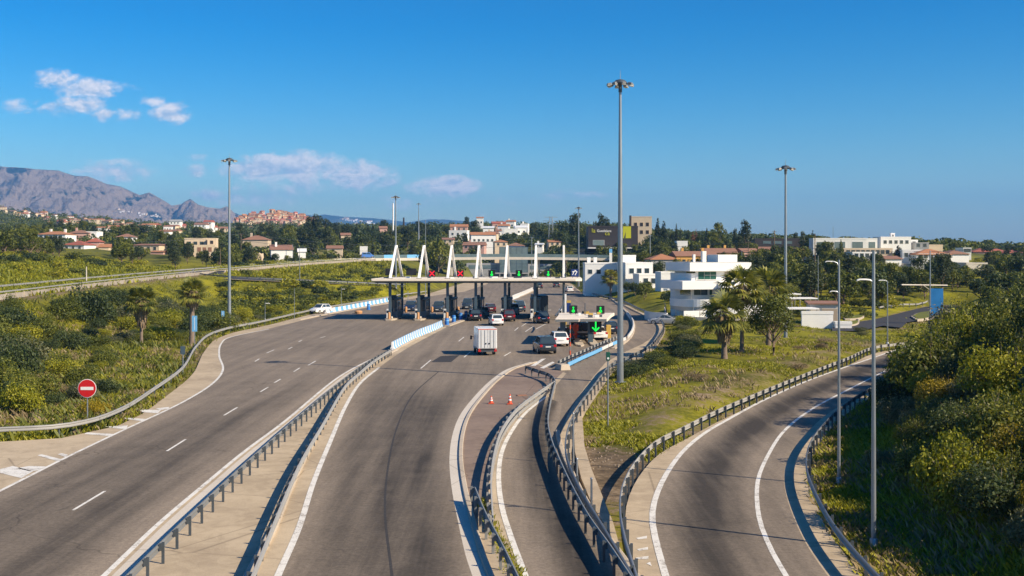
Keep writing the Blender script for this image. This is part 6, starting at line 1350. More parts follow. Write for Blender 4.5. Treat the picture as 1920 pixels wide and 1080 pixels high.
def trunk_mesh(key, limbs, seed, r=.05):
    g = random.Random(seed); mb = MB(); mb.tube([(0, 0, -.06), (.01, 0, .12), (.0, .015, .3), (.01, 0, .55)], [r * 1.25, r, r * .8, r * .4], 8)
    for i in range(limbs):
        a = i * 2.4 + g.random(); z = .16 + .3 * i / limbs; q = .35 + .3 * g.random(); mb.tube([(0, 0, z), (q * .45 * math.cos(a), q * .45 * math.sin(a), z + .12), (q * math.cos(a), q * math.sin(a), z + .26)], [r * .5, r * .36, r * .14], 6)
    VM[key] = mb.mesh('trunk', M['wood'], True)
trunk_mesh('trunk', 5, 1); trunk_mesh('trunk_thin', 4, 2, .03); trunk_mesh('trunk_many', 12, 3, .035)

VEG = []        # (object, description, px, py): named after landmarks at the end
def vadd(o, desc, x, y, z, cat_, group): VEG.append((o, desc, CX + x * F / y, HY + (H - z) * F / y, cat_, group))
def shrub(key, x, y, r, h, desc, group, sink=.08):
    z = h1(x, y); o = inst('shrub', VM[key], None, (x, y, z - sink * h), rnd.random() * 6.28, (r, r * rnd.uniform(.85, 1.15), h)); vadd(o, desc, x, y, z, 'shrub', group); return o
def tree(key, x, y, w, h, desc, group, name='tree', tr='trunk', base=None):
    z = h1(x, y) if base is None else base; t = thing(name, None, None, (x, y, z), rnd.random() * 6.28)
    inst('crown', VM[key], t, sc=(w / 2, w / 2, h / VA[key])); inst('trunk', VM[tr], t, sc=(w / 2 * 1.2, w / 2 * 1.2, h * 1.05)); vadd(t, desc, x, y, z, 'tree', group); return t
SHOWN = {'olive': 'olive-green', 'dark': 'dark green', 'grey': 'grey-green', 'lime': 'yellow-green', 'gold': 'golden yellow', 'dry': 'dry brown', 'bare': 'bare twiggy'}

# scrub between the plaza and the motorway
_placed = []
def free(x, y, r, k=.62):
    for a, b, q in _placed:
        if (a - x)**2 + (b - y)**2 < (k * (r + q))**2: return False
    return True
def scrub(n, pxr, Yr, cols, rr, grp, nearpow=1.0, tries=9000, cond=None, tall=(.75, 1.1), k=.62, pre=''):
    c = 0
    for _ in range(tries):
        if c >= n: break
        px = rnd.uniform(*pxr); Y = Yr[0] * (Yr[1] / Yr[0])**(rnd.random()**nearpow); x = xat(px, Y)
        col = rnd.choice(cols); r = rnd.uniform(*rr)
        if cond and not cond(x, Y, r): continue
        if not free(x, Y, r, k): continue
        if float(road_dist(np.array([x]), np.array([Y]))[0]) < r * .9 + .6: continue
        h = r * rnd.uniform(*tall); _placed.append((x, Y, r)); shrub('%s%s%d' % (pre, col, rnd.randrange(3)) if col not in ('gold', 'dry', 'bare') or pre else col + '0', x, Y, r, h, SHOWN[col] + ' shrub', grp); c += 1
    return c
MWP = [tuple(p[:2]) for p in MWZ]
def leftc(x, Y, r):
    d, _, s = segdist(np.array([x]), np.array([Y]), MWP, True)
    if s[0] < 0 or d[0] < r + 4: return False          # only this side of the motorway
    if float(segdist(np.array([x]), np.array([Y]), LOOP)[0]) < r + 4: return False
    px = CX + x * F / Y; py = HY + (H - .3) * F / Y
    if py > 628 and px > 60 and r > 1.5 and rnd.random() < .93: return False
    if py > 660 and px > 60 and rnd.random() < .55: return False
    for a, b, w in ((265, 645, 34), (360, 640, 30), (164, 785, 26)):
        if abs(px - a) < w + r * F / Y and py > b: return False
    if py > 700 and r > 1.9 and px > 60: return False
    return True
GS = 'shrubs in the scrub between road and motorway'
for px, py, r, h, c in ((22, 632, 3.2, 3.4, 'dark0'), (28, 712, 2.3, 3.2, 'dark1'), (168, 606, 3.2, 4.6, 'dark2'), (60, 640, 2.8, 2.6, 'olive0'), (120, 600, 3.0, 2.8, 'olive1'), (310, 612, 3.0, 2.4, 'lime1'), (395, 600, 2.6, 2.0, 'dark1'), (200, 680, 1.3, 1.2, 'dark1'), (110, 690, 1.5, 1.3, 'olive0'), (235, 640, 1.3, 1.2, 'grey1')):
    x, y, z = GT(px, py); _placed.append((x, y, r)); shrub(c, x, y, r, h, ('large ' if r > 2.5 else '') + SHOWN[c[:-1]] + ' shrub', GS)
scrub(135, (-30, 560), (78, 200), ['olive', 'olive', 'dark', 'grey', 'lime', 'olive', 'dark'], (.7, 2.9), GS, 1.0, 20000, leftc, (.75, 1.3), .66)
scrub(8, (20, 300), (78, 120), ['dry', 'gold', 'dry'], (.8, 1.3), GS, 1, 3000, leftc)
def fieldc(x, Y, r):
    d, _, s = segdist(np.array([x]), np.array([Y]), MWP, True); return s[0] < 0 and d[0] > 16
MASS = []
def rightc(x, Y, r):
    d, _, s = segdist(np.array([x]), np.array([Y]), rl_h, True); return s[0] > 0 and d[0] > r + (4.2 if Y < 70 else 2.0)
def far_scrub(n, pxr, Yr, rr, cond, sp=.6, tries=6000):
    c = 0; got = []
    for _ in range(tries):
        if c >= n: break
        px = rnd.uniform(*pxr); Y = Yr[0] * (Yr[1] / Yr[0])**rnd.random(); x = xat(px, Y); r = rnd.uniform(*rr)
        if not cond(x, Y, r) or any((a - x)**2 + (b - Y)**2 < (sp * (r + q))**2 for a, b, q in got): continue
        if float(road_dist(np.array([x]), np.array([Y]))[0]) < r + .5: continue
        got.append((x, Y, r)); c += 1
    MASS.extend(got)
far_scrub(75, (420, 780), (195, 300), (1.7, 3.0), leftc)
far_scrub(60, (430, 740), (296, 405), (1.8, 3.4), lambda x, y, r: float(segdist(np.array([x]), np.array([y]), MWP)[0]) > r + 3 and float(segdist(np.array([x]), np.array([y]), LOOP)[0]) > r + 4 and (xat(470, y) < x or y > 330))
far_scrub(32, (-20, 310), (165, 330), (1.4, 3.2), fieldc, .9)
far_scrub(60, (1250, 1800), (182, 240), (1.4, 2.8), lambda x, y, r: not (x < xat(1430, y) and y < 218))
far_scrub(70, (430, 780), (385, 450), (1.6, 3.2), lambda x, y, r: segdist(np.array([x]), np.array([y]), MWP, True)[2][0] < 0 and float(segdist(np.array([x]), np.array([y]), MWP)[0]) > 14 + r, .6)
far_scrub(70, (2010, 2700), (28, 120), (1.2, 2.6), rightc, .6)
far_scrub(30, (1760, 1990), (250, 420), (1.8, 3.6), lambda x, y, r: True, .8)
def mass_mesh():
    g = np.random.default_rng(77); out = {'olive': ([], [], 0), 'dark': ([], [], 0), 'lime': ([], [], 0)}
    for x, y, r in MASS:
        c = g.choice(['olive', 'olive', 'dark', 'lime']); h = r * (.55 + .4 * g.random()); lob = [(0, 0, .4, .7, .7, .5)] + [(.6 * math.cos(a), .6 * math.sin(a), .3 + .3 * g.random(), .45, .45, .42) for a in (g.random() * 6.28, g.random() * 6.28, g.random() * 6.28, g.random() * 6.28)]
        v, f = blob(lob, 620, .17, g, .6); v = v * (r, r, h) + (x, y, h1(x, y) - .1); V, Fc, o = out[c]; V.append(v); Fc.append(f + o); out[c] = (V, Fc, o + len(v))
    for c, (V, Fc, o) in out.items():
        tag(inst('scrubland', npmesh('scrubland', np.concatenate(V), np.concatenate(Fc), LM[c])), {'olive': 'olive-green', 'dark': 'dark green', 'lime': 'yellow-green'}[c] + ' low scrub merging together beyond the roads', 'scrub', kind='stuff')
mass_mesh()
# grass bank
def bankc(x, Y, r):
    px = CX + x * F / Y; return not (1330 < px < 1480 and 80 < Y < 140)
scrub(20, (1170, 1300), (100, 172), ['olive', 'dark', 'olive', 'grey', 'lime'], (.9, 1.9), 'shrubs on the grass bank below the villa', .8, 4000, lambda x, y, r: x > 9, (.6, .9), .6)
scrub(14, (1300, 1650), (88, 168), ['olive', 'grey', 'lime', 'dry'], (.5, 1.1), 'shrubs on the grass bank', 1, 4000, bankc, (.5, .8), .7)
# slope to the right of the ramp: large bushes in front of the camera
GR = 'bushes on the slope beside the ramp'
for px, py, r, h, c in ((1800, 960, 1.7, 2.6, 'nlime0'), (1770, 770, 1.5, 1.7, 'ngold0'), (1690, 800, 1.6, 1.6, 'ngrey1'), (1880, 850, 2.2, 2.4, 'nolive1'), (1850, 660, 2.6, 3.6, 'ndark0'), (1790, 640, 2.4, 4.2, 'ndark1'), (1900, 760, 2.2, 2.6, 'nlime2'), (1740, 900, 1.5, 1.6, 'nolive0'), (1660, 880, 1.0, .9, 'ngrey0'), (1880, 980, 1.7, 1.8, 'ndark2')):
    x, y, z = GT(px, py); _placed.append((x, y, r)); shrub(c, x, y, r, h, SHOWN[c[1:-1]] + ' bush', GR)
scrub(30, (1560, 1990), (30, 62), ['olive', 'dark', 'lime', 'grey', 'olive', 'gold'], (.8, 1.9), GR, 1, 6000, rightc, (1.0, 1.6), .72, 'n')
scrub(58, (1600, 1990), (60, 125), ['dark', 'olive', 'dark', 'olive', 'lime'], (1.4, 3.2), GR, 1, 8000, rightc, (1.1, 1.7), .64, 'n')
x, y, z = GT(1760, 650); x, y = xat(1762, 108), 108
tree('bare0c', x, y, 5.5, 6.5, 'bare grey-twigged tree', 'trees by the junction', 'tree', 'trunk_many')

# ---------------------------------------------------------------- palms
def palm(px, py, topy, label, seed, crown_r=2.2, skirt=1.0, base=None, lean=0.0, trunk_r=.28, Y=None):
    if Y is None: x, y, z = GT(px, py)
    else: x, y = xat(px, Y), Y; z = h1(x, y)
    h = zat(topy, y) - z - crown_r * .75; g = np.random.default_rng(seed); t = thing('palm_tree', label, 'palm tree', (x, y, z), 0, 'fan palms')
    mb = MB(); k = 10; mb.tube([(lean * (i / k)**2 * h, 0, h * i / k - .3 * (i == 0)) for i in range(k + 1)], [trunk_r * (1.35 if i == 0 else 1.0 - .025 * i) * (1 + .06 * (i % 2)) for i in range(k + 1)], 12); mb.build('trunk', M['bark_p'], t, True)
    def fans(n, e0, e1, pet, rad, droop):
        V, Fc = [], []; o = 0
        for i in range(n):
            az = i * 2.399 + g.normal() * .2; e = e0 + (e1 - e0) * (i + .5) / n + g.normal() * .10; p_ = pet * (.8 + .4 * g.random()); r_ = rad * (.8 + .4 * g.random())
            d = np.array((math.cos(az) * math.cos(e), math.sin(az) * math.cos(e), math.sin(e))); sd_ = np.array((-math.sin(az), math.cos(az), 0)); up = np.cross(d, sd_) * -1
            c = np.array((lean * h, 0, h)) + d * p_; c[2] -= droop * p_ * p_ * .25
            b0 = np.array((lean * h, 0, h)); w = .035; V += [b0 - sd_ * w, b0 + sd_ * w, c + sd_ * w, c - sd_ * w]; Fc.append((o, o + 1, o + 2, o + 3)); o += 4
            nb = 15
            for q in range(nb):
                th = (q / (nb - 1) - .5) * 3.9; bd = d * math.cos(th) + sd_ * math.sin(th) + up * (.18 * abs(math.sin(th)) + .05); bd /= np.linalg.norm(bd)
                L = r_ * (1 - .18 * abs(th) / 2); pw = np.cross(bd, up); pw /= np.linalg.norm(pw); m_ = c + bd * L * .55; m_[2] -= droop * L * .05; tip = c + bd * L; tip[2] -= droop * L * (.30 + .1 * g.random())
                ww = L * .075; V += [c - pw * .01, m_ - pw * ww, tip, m_ + pw * ww]; Fc.append((o, o + 1, o + 2, o + 3)); o += 4
        return np.array(V), np.array(Fc)
    v, f = fans(44, 1.35, -.55, crown_r * .62, crown_r * .56, .85); inst('crown', npmesh('crown', v, f, LM['palm']), t)
    v, f = fans(16, -.55, -1.15, crown_r * .38, crown_r * .40, 1.3); inst('dead_fronds', npmesh('dead_fronds', v, f, LM['dead']), t)
    V = []; n = int(170 * skirt); sk = 1.9 * skirt * crown_r / 2.2
    for i in range(n):
        az = g.random() * 6.283; d = np.array((math.cos(az), math.sin(az), 0)); sd_ = np.array((-d[1], d[0], 0)); q = g.random(); z0_ = h - sk * q * .75; rr_ = trunk_r + .08 + .10 * g.random(); out_ = (.50 - .30 * q) * (.5 + .8 * g.random()); L = .8 + .6 * g.random(); w = .05 + .10 * g.random(); tw = d * .05 * g.normal()
        b0 = d * rr_ + (lean * h, 0, z0_); m_ = d * (rr_ + out_) + (lean * h, 0, z0_ - L * .45); e_ = d * (rr_ + out_ * (.5 + .5 * g.random())) + sd_ * g.normal() * .1 + (lean * h, 0, z0_ - L)
        V += [b0 - sd_ * w * .3, b0 + sd_ * w * .3, m_ + sd_ * w + tw, m_ - sd_ * w - tw, m_ - sd_ * w - tw, m_ + sd_ * w + tw, e_ + sd_ * w * .5, e_ - sd_ * w * .5]
    inst('dead_skirt', npmesh('dead_skirt', np.array(V), np.arange(len(V)).reshape(-1, 4), LM['dead']), t)
    return t
palm(265, 649, 533, 'fan palm with long shaggy dead skirt and thin trunk, alone in the scrub', 11, 2.25, 1.7, trunk_r=.2)
palm(360, 646, 521, 'fan palm with pale trunk and narrow blue sign, beside the guard rail bend', 12, 2.0, 1.0, trunk_r=.34)
palm(1358, 673, 546, 'stockiest fan palm on the bank, with thick brown skirt and dark trunk', 13, 2.6, 1.3, trunk_r=.30)
palm(1391, 662, 497, 'tallest fan palm on the bank, just behind the stocky one', 14, 2.6, .9, trunk_r=.22)
palm(1441, 648, 498, 'broad golden fan palm half hidden by the small leafy tree', 15, 3.0, 1.1, trunk_r=.26)
palm(1145, 545, 503, 'distant fan palm beside the tall mast, before the low white house', 16, 2.6, 1.0, Y=285, trunk_r=.3)
palm(541, 470, 433, 'distant fan palm among houses beyond the sandy cutting', 17, 4.5, .9, Y=480, trunk_r=.4)
palm(1062, 0, 462, 'fan palm beside the store canopy on the hill'.replace('on the hill', 'above the overpass'), 18, 3.0, .8, Y=455, trunk_r=.3)
x, y, z = GT(1450, 667); tree('leafy0', x, y, 6.6, 7.0, 'small leafy olive tree on the grass bank', 'trees on the grass bank', 'tree', 'trunk_many')

# ---------------------------------------------------------------- trees across the valley
TS = {'round': ('round%d', 'dark round tree', .95), 'rolive': ('rolive%d', 'olive-green round tree', .95), 'pine': ('pine%d', 'dark pine', .75), 'eucal': ('eucal%d', 'loose-crowned eucalyptus', .75), 'cypress': ('cypress%d', 'slim dark cypress', .24)}
def put_tree(kind, px, Y, h, w=None, desc=None, grp='trees across the valley', key=None, tr='trunk', base=None):
    k, d, asp = TS.get(kind, (kind, desc, .8)); key = key or (k % rnd.randrange(3) if '%' in k else k)
    return tree(key, xat(px, Y), Y, w or h * asp * rnd.uniform(.85, 1.2), h, desc or d, grp, {'pine': 'pine_tree', 'cypress': 'cypress_tree', 'eucal': 'eucalyptus_tree'}.get(kind, 'tree'), tr, base)
def sky(kind, px, topy, Y, wpx, desc=None, key=None, tr='trunk'):
    x = xat(px, Y); z = h1(x, Y); h = zat(topy, Y) - z; return put_tree(kind, px, Y, h, wpx * Y / F, desc, 'trees on the skyline', key, tr)
for a in (('cypress', 1233, 407, 455, 17), ('cypress', 1245, 413, 450, 21), ('cypress', 1268, 418, 480, 8), ('cypress', 1276, 426, 480, 7), ('cypress', 1290, 430, 500, 8), ('cypress', 1325, 426, 440, 11), ('cypress', 1436, 434, 470, 5),
          ('eucal', 1352, 420, 430, 42), ('pine', 1398, 415, 420, 38), ('pine', 1378, 431, 430, 16), ('pine', 1492, 438, 430, 22), ('pine', 1505, 436, 380, 20), ('round', 1262, 434, 500, 22), ('round', 1312, 440, 470, 26),
          ('pine', 875, 408, 760, 22), ('pine', 890, 414, 740, 26), ('pine', 866, 420, 740, 22), ('cypress', 907, 424, 640, 6), ('cypress', 913, 421, 640, 6), ('cypress', 919, 424, 640, 6), ('cypress', 926, 422, 640, 6), ('round', 960, 424, 800, 20), ('round', 982, 424, 800, 20), ('pine', 1003, 420, 640, 22), ('round', 1018, 426, 600, 30), ('rolive', 1036, 424, 590, 40), ('round', 1062, 414, 560, 40), ('pine', 1077, 403, 545, 46), ('rolive', 1095, 421, 540, 34), ('pine', 1118, 418, 500, 26), ('pine', 1128, 403, 495, 30), ('pine', 1139, 410, 500, 22), ('round', 1155, 420, 520, 26), ('round', 1050, 430, 520, 40), ('round', 1085, 440, 500, 40),
          ('pine', 580, 408, 620, 34), ('pine', 596, 404, 600, 40), ('pine', 612, 412, 610, 36), ('cypress', 574, 410, 640, 10), ('cypress', 588, 403, 600, 10), ('cypress', 669, 418, 560, 13), ('cypress', 690, 420, 600, 9), ('cypress', 699, 418, 600, 9), ('pine', 630, 418, 640, 30), ('round', 650, 420, 660, 34), ('pine', 720, 414, 680, 34), ('cypress', 773, 417, 600, 9), ('pine', 760, 424, 620, 40), ('pine', 795, 420, 620, 36), ('round', 815, 424, 620, 36), ('cypress', 803, 420, 640, 9), ('cypress', 820, 424, 640, 9), ('rolive', 742, 420, 640, 30), ('pine', 838, 424, 660, 34), ('round', 850, 430, 700, 24),
          ('cypress', 1685, 459, 335, 23), ('round', 1645, 474, 318, 36), ('round', 1722, 480, 300, 34), ('round', 1752, 481, 295, 44), ('round', 1785, 490, 290, 36), ('round', 1700, 500, 280, 36), ('round', 1768, 505, 270, 44), ('pine', 1889, 461, 400, 18), ('round', 1868, 470, 420, 20), ('round', 1838, 483, 360, 30), ('round', 1810, 478, 380, 22), ('round', 1905, 472, 400, 22), ('round', 1880, 484, 330, 40)):
    sky(*a)
sky('umbrella0', 1851, 460, 340, 20, 'flat-topped umbrella pine', 'umbrella0', 'trunk_thin'); sky('rust0', 1305, 427, 480, 7, 'rust-red cypress', 'rust0'); sky('rust0', 1299, 432, 485, 10, 'rust-red round cypress', 'rust0'); sky('cypgold0', 1577, 446, 300, 15, 'tall olive-gold cypress column', 'cypgold0')
sky('rolive0', 822, 446, 405, 46, 'sprawling olive-green tree over the third pylon', 'rolive0'); sky('rolive1', 800, 452, 412, 40, 'loose olive tree beside the second pylon', 'rolive1')

for px, Y, h in ((516, 404, 4.2), (541, 408, 3.6), (556, 412, 3.4), (478, 400, 3.6), (620, 430, 3.6), (690, 440, 3.4), (872, 500, 3.2), (902, 510, 3.6), (950, 500, 3.2), (1268, 330, 4.2), (1284, 325, 3.2), (1322, 335, 4.5), (1362, 330, 4.8), (1384, 335, 5.2), (1420, 330, 5.6), (1432, 340, 5.0), (1462, 330, 6.2), (1480, 335, 5.4), (1506, 325, 6.0), (1215, 320, 4.0)): put_tree(rnd.choice(['round', 'rolive']), px, Y, h, None, None, 'trees close to the houses')
def ok_view(px, Y, h, w, z):
    """leave houses in view: the crown may cover only a house's foot"""
    top = HY + (H - z - h) * F / Y; l, r = px - w * F / Y / 2, px + w * F / Y / 2
    for a, b, t_, bs, hy in HB:
        if hy > Y - 6 and r > a and l < b and top < bs - (.12 if bs - t_ > 40 else .66) * (bs - t_): return False
        if abs(hy - Y) < 9 and r > a and l < b: return False
    return True
_tp = []
def wood(n, pxr, Yr, kinds, hr, grp, tries=5000, cond=None, sp=.42, gap=0.0):
    c = 0
    for _ in range(tries):
        if c >= n: break
        px = rnd.uniform(*pxr); Y = Yr[0] * (Yr[1] / Yr[0])**rnd.random(); x = xat(px, Y); kind = rnd.choice(kinds); h = rnd.uniform(*hr); w = h * TS[kind][2]; z = h1(x, Y)
        if cond and not cond(px, Y, x): continue
        if Y < 420 and float(road_dist(np.array([x]), np.array([Y]))[0]) < w * .5 + 1.5: continue
        if not ok_view(px, Y, h, w, z): continue
        if any((a - x)**2 + (b - Y)**2 < (sp * (w + q))**2 for a, b, q in _tp): continue
        if float(segdist(np.array([x]), np.array([Y]), MWP)[0]) < 17: continue
        _tp.append((x, Y, w)); put_tree(kind, px, Y, h, w * rnd.uniform(.9, 1.15), None, grp); c += 1
    return c
K1 = ['round', 'rolive', 'pine', 'eucal', 'rolive', 'pine']
wood(75, (-20, 330), (315, 440), K1, (5, 8.5), 'trees at the far edge of the green field', cond=lambda px, Y, x: Y > 300 + (px > 240) * 0)
wood(62, (-20, 440), (440, 640), K1, (6, 9), 'trees among the valley houses')
wood(28, (300, 470), (330, 450), K1, (5, 8), 'trees among the valley houses', cond=lambda px, Y, x: Y > 350)
wood(80, (440, 860), (445, 640), ['round', 'pine', 'rolive', 'pine', 'cypress'], (6, 11), 'trees beyond the motorway')
wood(48, (850, 1110), (490, 720), ['round', 'rolive', 'pine'], (4, 8), 'trees between the white houses')
wood(36, (1090, 1240), (330, 470), ['round', 'rolive', 'pine', 'eucal'], (5, 9), 'trees below the dark store', cond=lambda px, Y, x: px > 1150 or Y > 445)
wood(22, (1085, 1240), (235, 330), ['round', 'rolive'], (3, 5.5), 'trees around the low white house', cond=lambda px, Y, x: not (1085 < px < 1100 and Y > 380))
wood(68, (1230, 1560), (255, 430), ['round', 'rolive', 'pine', 'cypress', 'eucal'], (5, 9), 'trees behind the villa')
wood(72, (1480, 1830), (200, 330), ['round', 'rolive', 'eucal', 'pine', 'rolive'], (4.5, 8.5), 'trees behind the junction', cond=lambda px, Y, x: Y > 205)
wood(34, (1780, 1990), (180, 460), ['round', 'rolive', 'pine'], (4, 7), 'trees beyond the bushy slope')

# a far-off wood that reads as one mass
def woodland():
    g = np.random.default_rng(5); n = 6500; u = (g.random(n) * 1.25 - .62); Y = 430 * (2500 / 430)**(g.random(n)**1.15); X = u * Y; z = hz(X, Y); px = CX + u * F
    keep = segdist(X, Y, MWP) > 22
    V, Fc = [], []; o = 0; r = (2.0 + 2.2 * g.random(n)) * np.clip(Y / 900, .9, 1.25); h = r * (1.05 + .6 * g.random(n))
    for i in np.nonzero(keep)[0]:
        if not ok_view(px[i], Y[i], h[i] * 1.1, 2 * r[i], z[i]): continue
        if 870 < px[i] < 1005 and Y[i] < 500: continue
        k = 70 if Y[i] < 900 else 34; d = rdir(k, g, -.2); kk = len(d); P = np.array((X[i], Y[i], z[i] + h[i] * .45)) + d * (r[i], r[i], h[i] * .55) * (1 - .35 * g.random(kk)[:, None]**2)
        v, f = leaves(P, d + g.normal(size=(kk, 3)) * .7, r[i] * (.30 + .2 * g.random(kk)), .7, g); V.append(v); Fc.append(f + o); o += len(v)
    for c, q in (('dark', 0), ('olive', 1)):
        vv, ff, o = [], [], 0
        for i in range(len(V)):
            if (i % 5 in (0, 2, 4)) == (q == 0): ff.append(np.arange(len(V[i])).reshape(-1, 4) + o); vv.append(V[i]); o += len(V[i])
        tag(inst('woodland', npmesh('woodland', np.concatenate(vv), np.concatenate(ff), LM[c])), 'distant %s wooded hillsides around the houses' % ('dark', 'olive-tinted')[q], 'woodland', kind='stuff')
woodland()

# grass and low growth
def tufts(name, label, X, Y, col, hmin, hmax, wid, per, seed, spread=.22):
    g = np.random.default_rng(seed); n = len(X); Z = hz(X, Y); k = per
    a = g.random((n, k)) * 6.283; L = (hmin + (hmax - hmin) * g.random((n, k))) * (.6 + .8 * g.random((n, 1))); ln = .25 + .6 * g.random((n, k))
    bx_ = X[:, None] + spread * g.normal(size=(n, k)); by_ = Y[:, None] + spread * g.normal(size=(n, k)); bz = np.repeat(Z[:, None] - .03, k, 1); dx, dy = np.cos(a), np.sin(a); w = wid * (.6 + .8 * g.random((n, k)))
    p0 = np.stack([bx_ - dy * w, by_ + dx * w, bz], -1); p1 = np.stack([bx_ + dy * w, by_ - dx * w, bz], -1); mid = np.stack([bx_ + dx * L * ln * .35 + dy * w * .7, by_ + dy * L * ln * .35 - dx * w * .7, bz + L * .62], -1); tip = np.stack([bx_ + dx * L * ln, by_ + dy * L * ln, bz + L * .95], -1)
    v = np.stack([p0, p1, mid, tip], 2).reshape(-1, 3); f = np.arange(len(v)).reshape(-1, 4)
    return tag(inst(name, npmesh(name, v, f, LM[col])), label, 'grass', kind='stuff')
def spots(n, pxr, Yr, cond, seed, pw=1.0):
    g = np.random.default_rng(seed); px = pxr[0] + (pxr[1] - pxr[0]) * g.random(n); Y = Yr[0] * (Yr[1] / Yr[0])**(g.random(n)**pw); X = (px - CX) / F * Y; m = cond(X, Y); return X[m], Y[m]
def onleft(X, Y):
    d, _, s = segdist(X, Y, MWP, True); return (road_dist(X, Y) > .55) & (s > 0) & (d > 2)
def dens(X, Y, sc, seed, lo): return fbm(X / sc, Y / sc, 4, seed) > lo
X, Y = spots(34000, (-60, 760), (62, 300), lambda a, b: onleft(a, b) & dens(a, b, 7, 31, .47), 1, 1.3); tufts('grass', 'rough yellow-green grass between the scrub bushes', X, Y, 'lime', .12, .42, .042, 7, 2, .3)
X, Y = spots(9000, (-60, 760), (62, 300), lambda a, b: onleft(a, b) & dens(a, b, 9, 37, .46), 3, 1.1); tufts('undergrowth', 'olive undergrowth filling the scrub', X, Y, 'olive', .25, .75, .06, 8, 4, .35)
X, Y = spots(7000, (-60, 560), (62, 180), lambda a, b: onleft(a, b) & dens(a, b, 5, 41, .52), 5); tufts('dry_grass', 'dry brown stalks among the scrub', X, Y, 'dry', .2, .55, .035, 6, 6, .25)
isl = lambda a, b: ((((a - bx) / 2.6)**2 + ((b - by) / 8)**2) > .5 + 1.2 * fbm(a / 1.5, b / 1.5, 3, 91)) & (road_dist(a, b) > .15) & (a > 3) & (segdist(a, b, rl_h, True)[2] < 0)
X, Y = spots(46000, (1060, 1760), (52, 180), lambda a, b: isl(a, b) & dens(a, b, 8, 43, .50), 7, 1.0); tufts('grass', 'bright yellow-green grass on the bank around the tall mast', X, Y, 'lime', .08, .26, .035, 7, 8, .22)
X, Y = spots(6000, (1060, 1760), (52, 180), lambda a, b: isl(a, b) & dens(a, b, 8, 47, .56), 9, 1.0); tufts('dry_grass', 'dry tawny grass on the bank above the ramp rail', X, Y, 'dry', .15, .42, .028, 6, 10, .22)
rs = lambda a, b: (road_dist(a, b) > .2) & (segdist(a, b, rl_h, True)[2] > 0) & (a > 8)
X, Y = spots(30000, (1500, 2000), (28, 120), rs, 11, .9); tufts('grass', 'rough green grass on the slope beside the ramp', X, Y, 'lime', .14, .42, .028, 7, 12, .2)
X, Y = spots(14000, (1500, 2000), (28, 120), lambda a, b: rs(a, b) & dens(a, b, 3, 49, .48), 13, .9); tufts('dry_grass', 'dry stalks on the slope beside the ramp', X, Y, 'dry', .2, .5, .018, 6, 14, .2)
X, Y = spots(9000, (-30, 330), (160, 330), lambda a, b: segdist(a, b, MWP, True)[2] < 0, 15); tufts('grass', 'green meadow grass on the field beyond the motorway', X, Y, 'lime', .3, .8, .16, 5, 16, .5)
X, Y = spots(9000, (400, 760), (285, 420), lambda a, b: (segdist(a, b, MWP) > 3) & (segdist(a, b, LOOP) > 5), 17); tufts('grass', 'grass on the island inside the loop road', X, Y, 'lime', .4, 1.0, .2, 5, 18, .5)
d_, = [offset(cat(rl_c, 60), -.35)]; X, Y = np.repeat(d_[:, 0], 14) + rng.normal(size=60 * 14) * .10, np.repeat(d_[:, 1], 14) + rng.normal(size=60 * 14) * .5; g0 = tufts('weeds', 'weeds growing along the short dark guard rail', X, Y, 'lime', .06, .2, .018, 6, 20, .08); g0.location.z = .16

# stones and litter in the verges
def stones():
    g = random.Random(3); mb = MB()
    for _ in range(260):
        px, py = (g.uniform(0, 330), g.uniform(730, 800)) if g.random() < .4 else (g.uniform(1095, 1190), g.uniform(790, 880))
        x, y, z = GT(px, py)
        if float(road_dist(np.array([x]), np.array([y]))[0]) < .3: continue
        s = g.uniform(.04, .13); mb.box((x, y, z + s * .2), (s, s * g.uniform(.6, 1.4), s * .6), g.random() * 3, taper=.6)
    tag(mb.build('stones', mat('pale_stone', (.24, .19, .14), .9, 0, .2)), 'pale loose stones and litter in the dirt of the verges', 'stones', kind='stuff')
stones()

# ---------------------------------------------------------------- far villages, mountains, haze
def tiny_house(wall, roof, w, d, h):
    mb = MB(); mb.b2(-w / 2, w / 2, -d / 2, d / 2, -3, h, 0); W2, D2 = w / 2 + .3, d / 2 + .3
    mb.add([(-W2, -D2, h), (W2, -D2, h), (W2, D2, h), (-W2, D2, h), (-W2, 0, h + 1.6), (W2, 0, h + 1.6)], [(3, 2, 1, 0), (0, 1, 5, 4), (2, 3, 4, 5), (1, 2, 5), (3, 0, 4)], 1)
    for k in range(3): mb.b2(-w * .38 + k * w * .3, -w * .38 + k * w * .3 + w * .13, -d / 2 - .06, -d / 2 - .003, h * .4, h * .4 + 1.4, 2)
    return mb.mesh('house', [M[wall], M[roof], M['glass']])
TH = [tiny_house(*a) for a in (('white', 'tile', 11, 8, 4.5), ('cream', 'tile2', 13, 8, 4), ('white', 'tile2', 9, 8, 5.5), ('beige', 'tile', 12, 9, 4), ('pink', 'tile3', 10, 8, 4.5))]
def village(pts, label, grp, sc=1.0, lift=1.5):
    for px, py, Y in pts:
        x = xat(px, Y); z = max(h1(x, Y), zat(py, Y)); o = inst('house', rnd.choice(TH), None, (x, Y, z + lift), rnd.uniform(-.6, .6), sc * rnd.uniform(.8, 1.25)); tag(o, label, 'house', grp)
def hs(px, py):
    """a far hillside spot seen at this place"""
    x, y, z = GT(px, py); return (px, py, y)
pts = []
for k in range(62):
    px = rnd.uniform(0, 335); c = 392 + px * .125 + abs(rnd.gauss(0, 13)) + 2; pts.append(hs(px, c))
village([p for p in pts if p[2] > 500], 'tiny pale house with tiled roof, scattered over the far wooded hillside', 'tiny houses on the far hillside', .55, 2.0)
rock = []
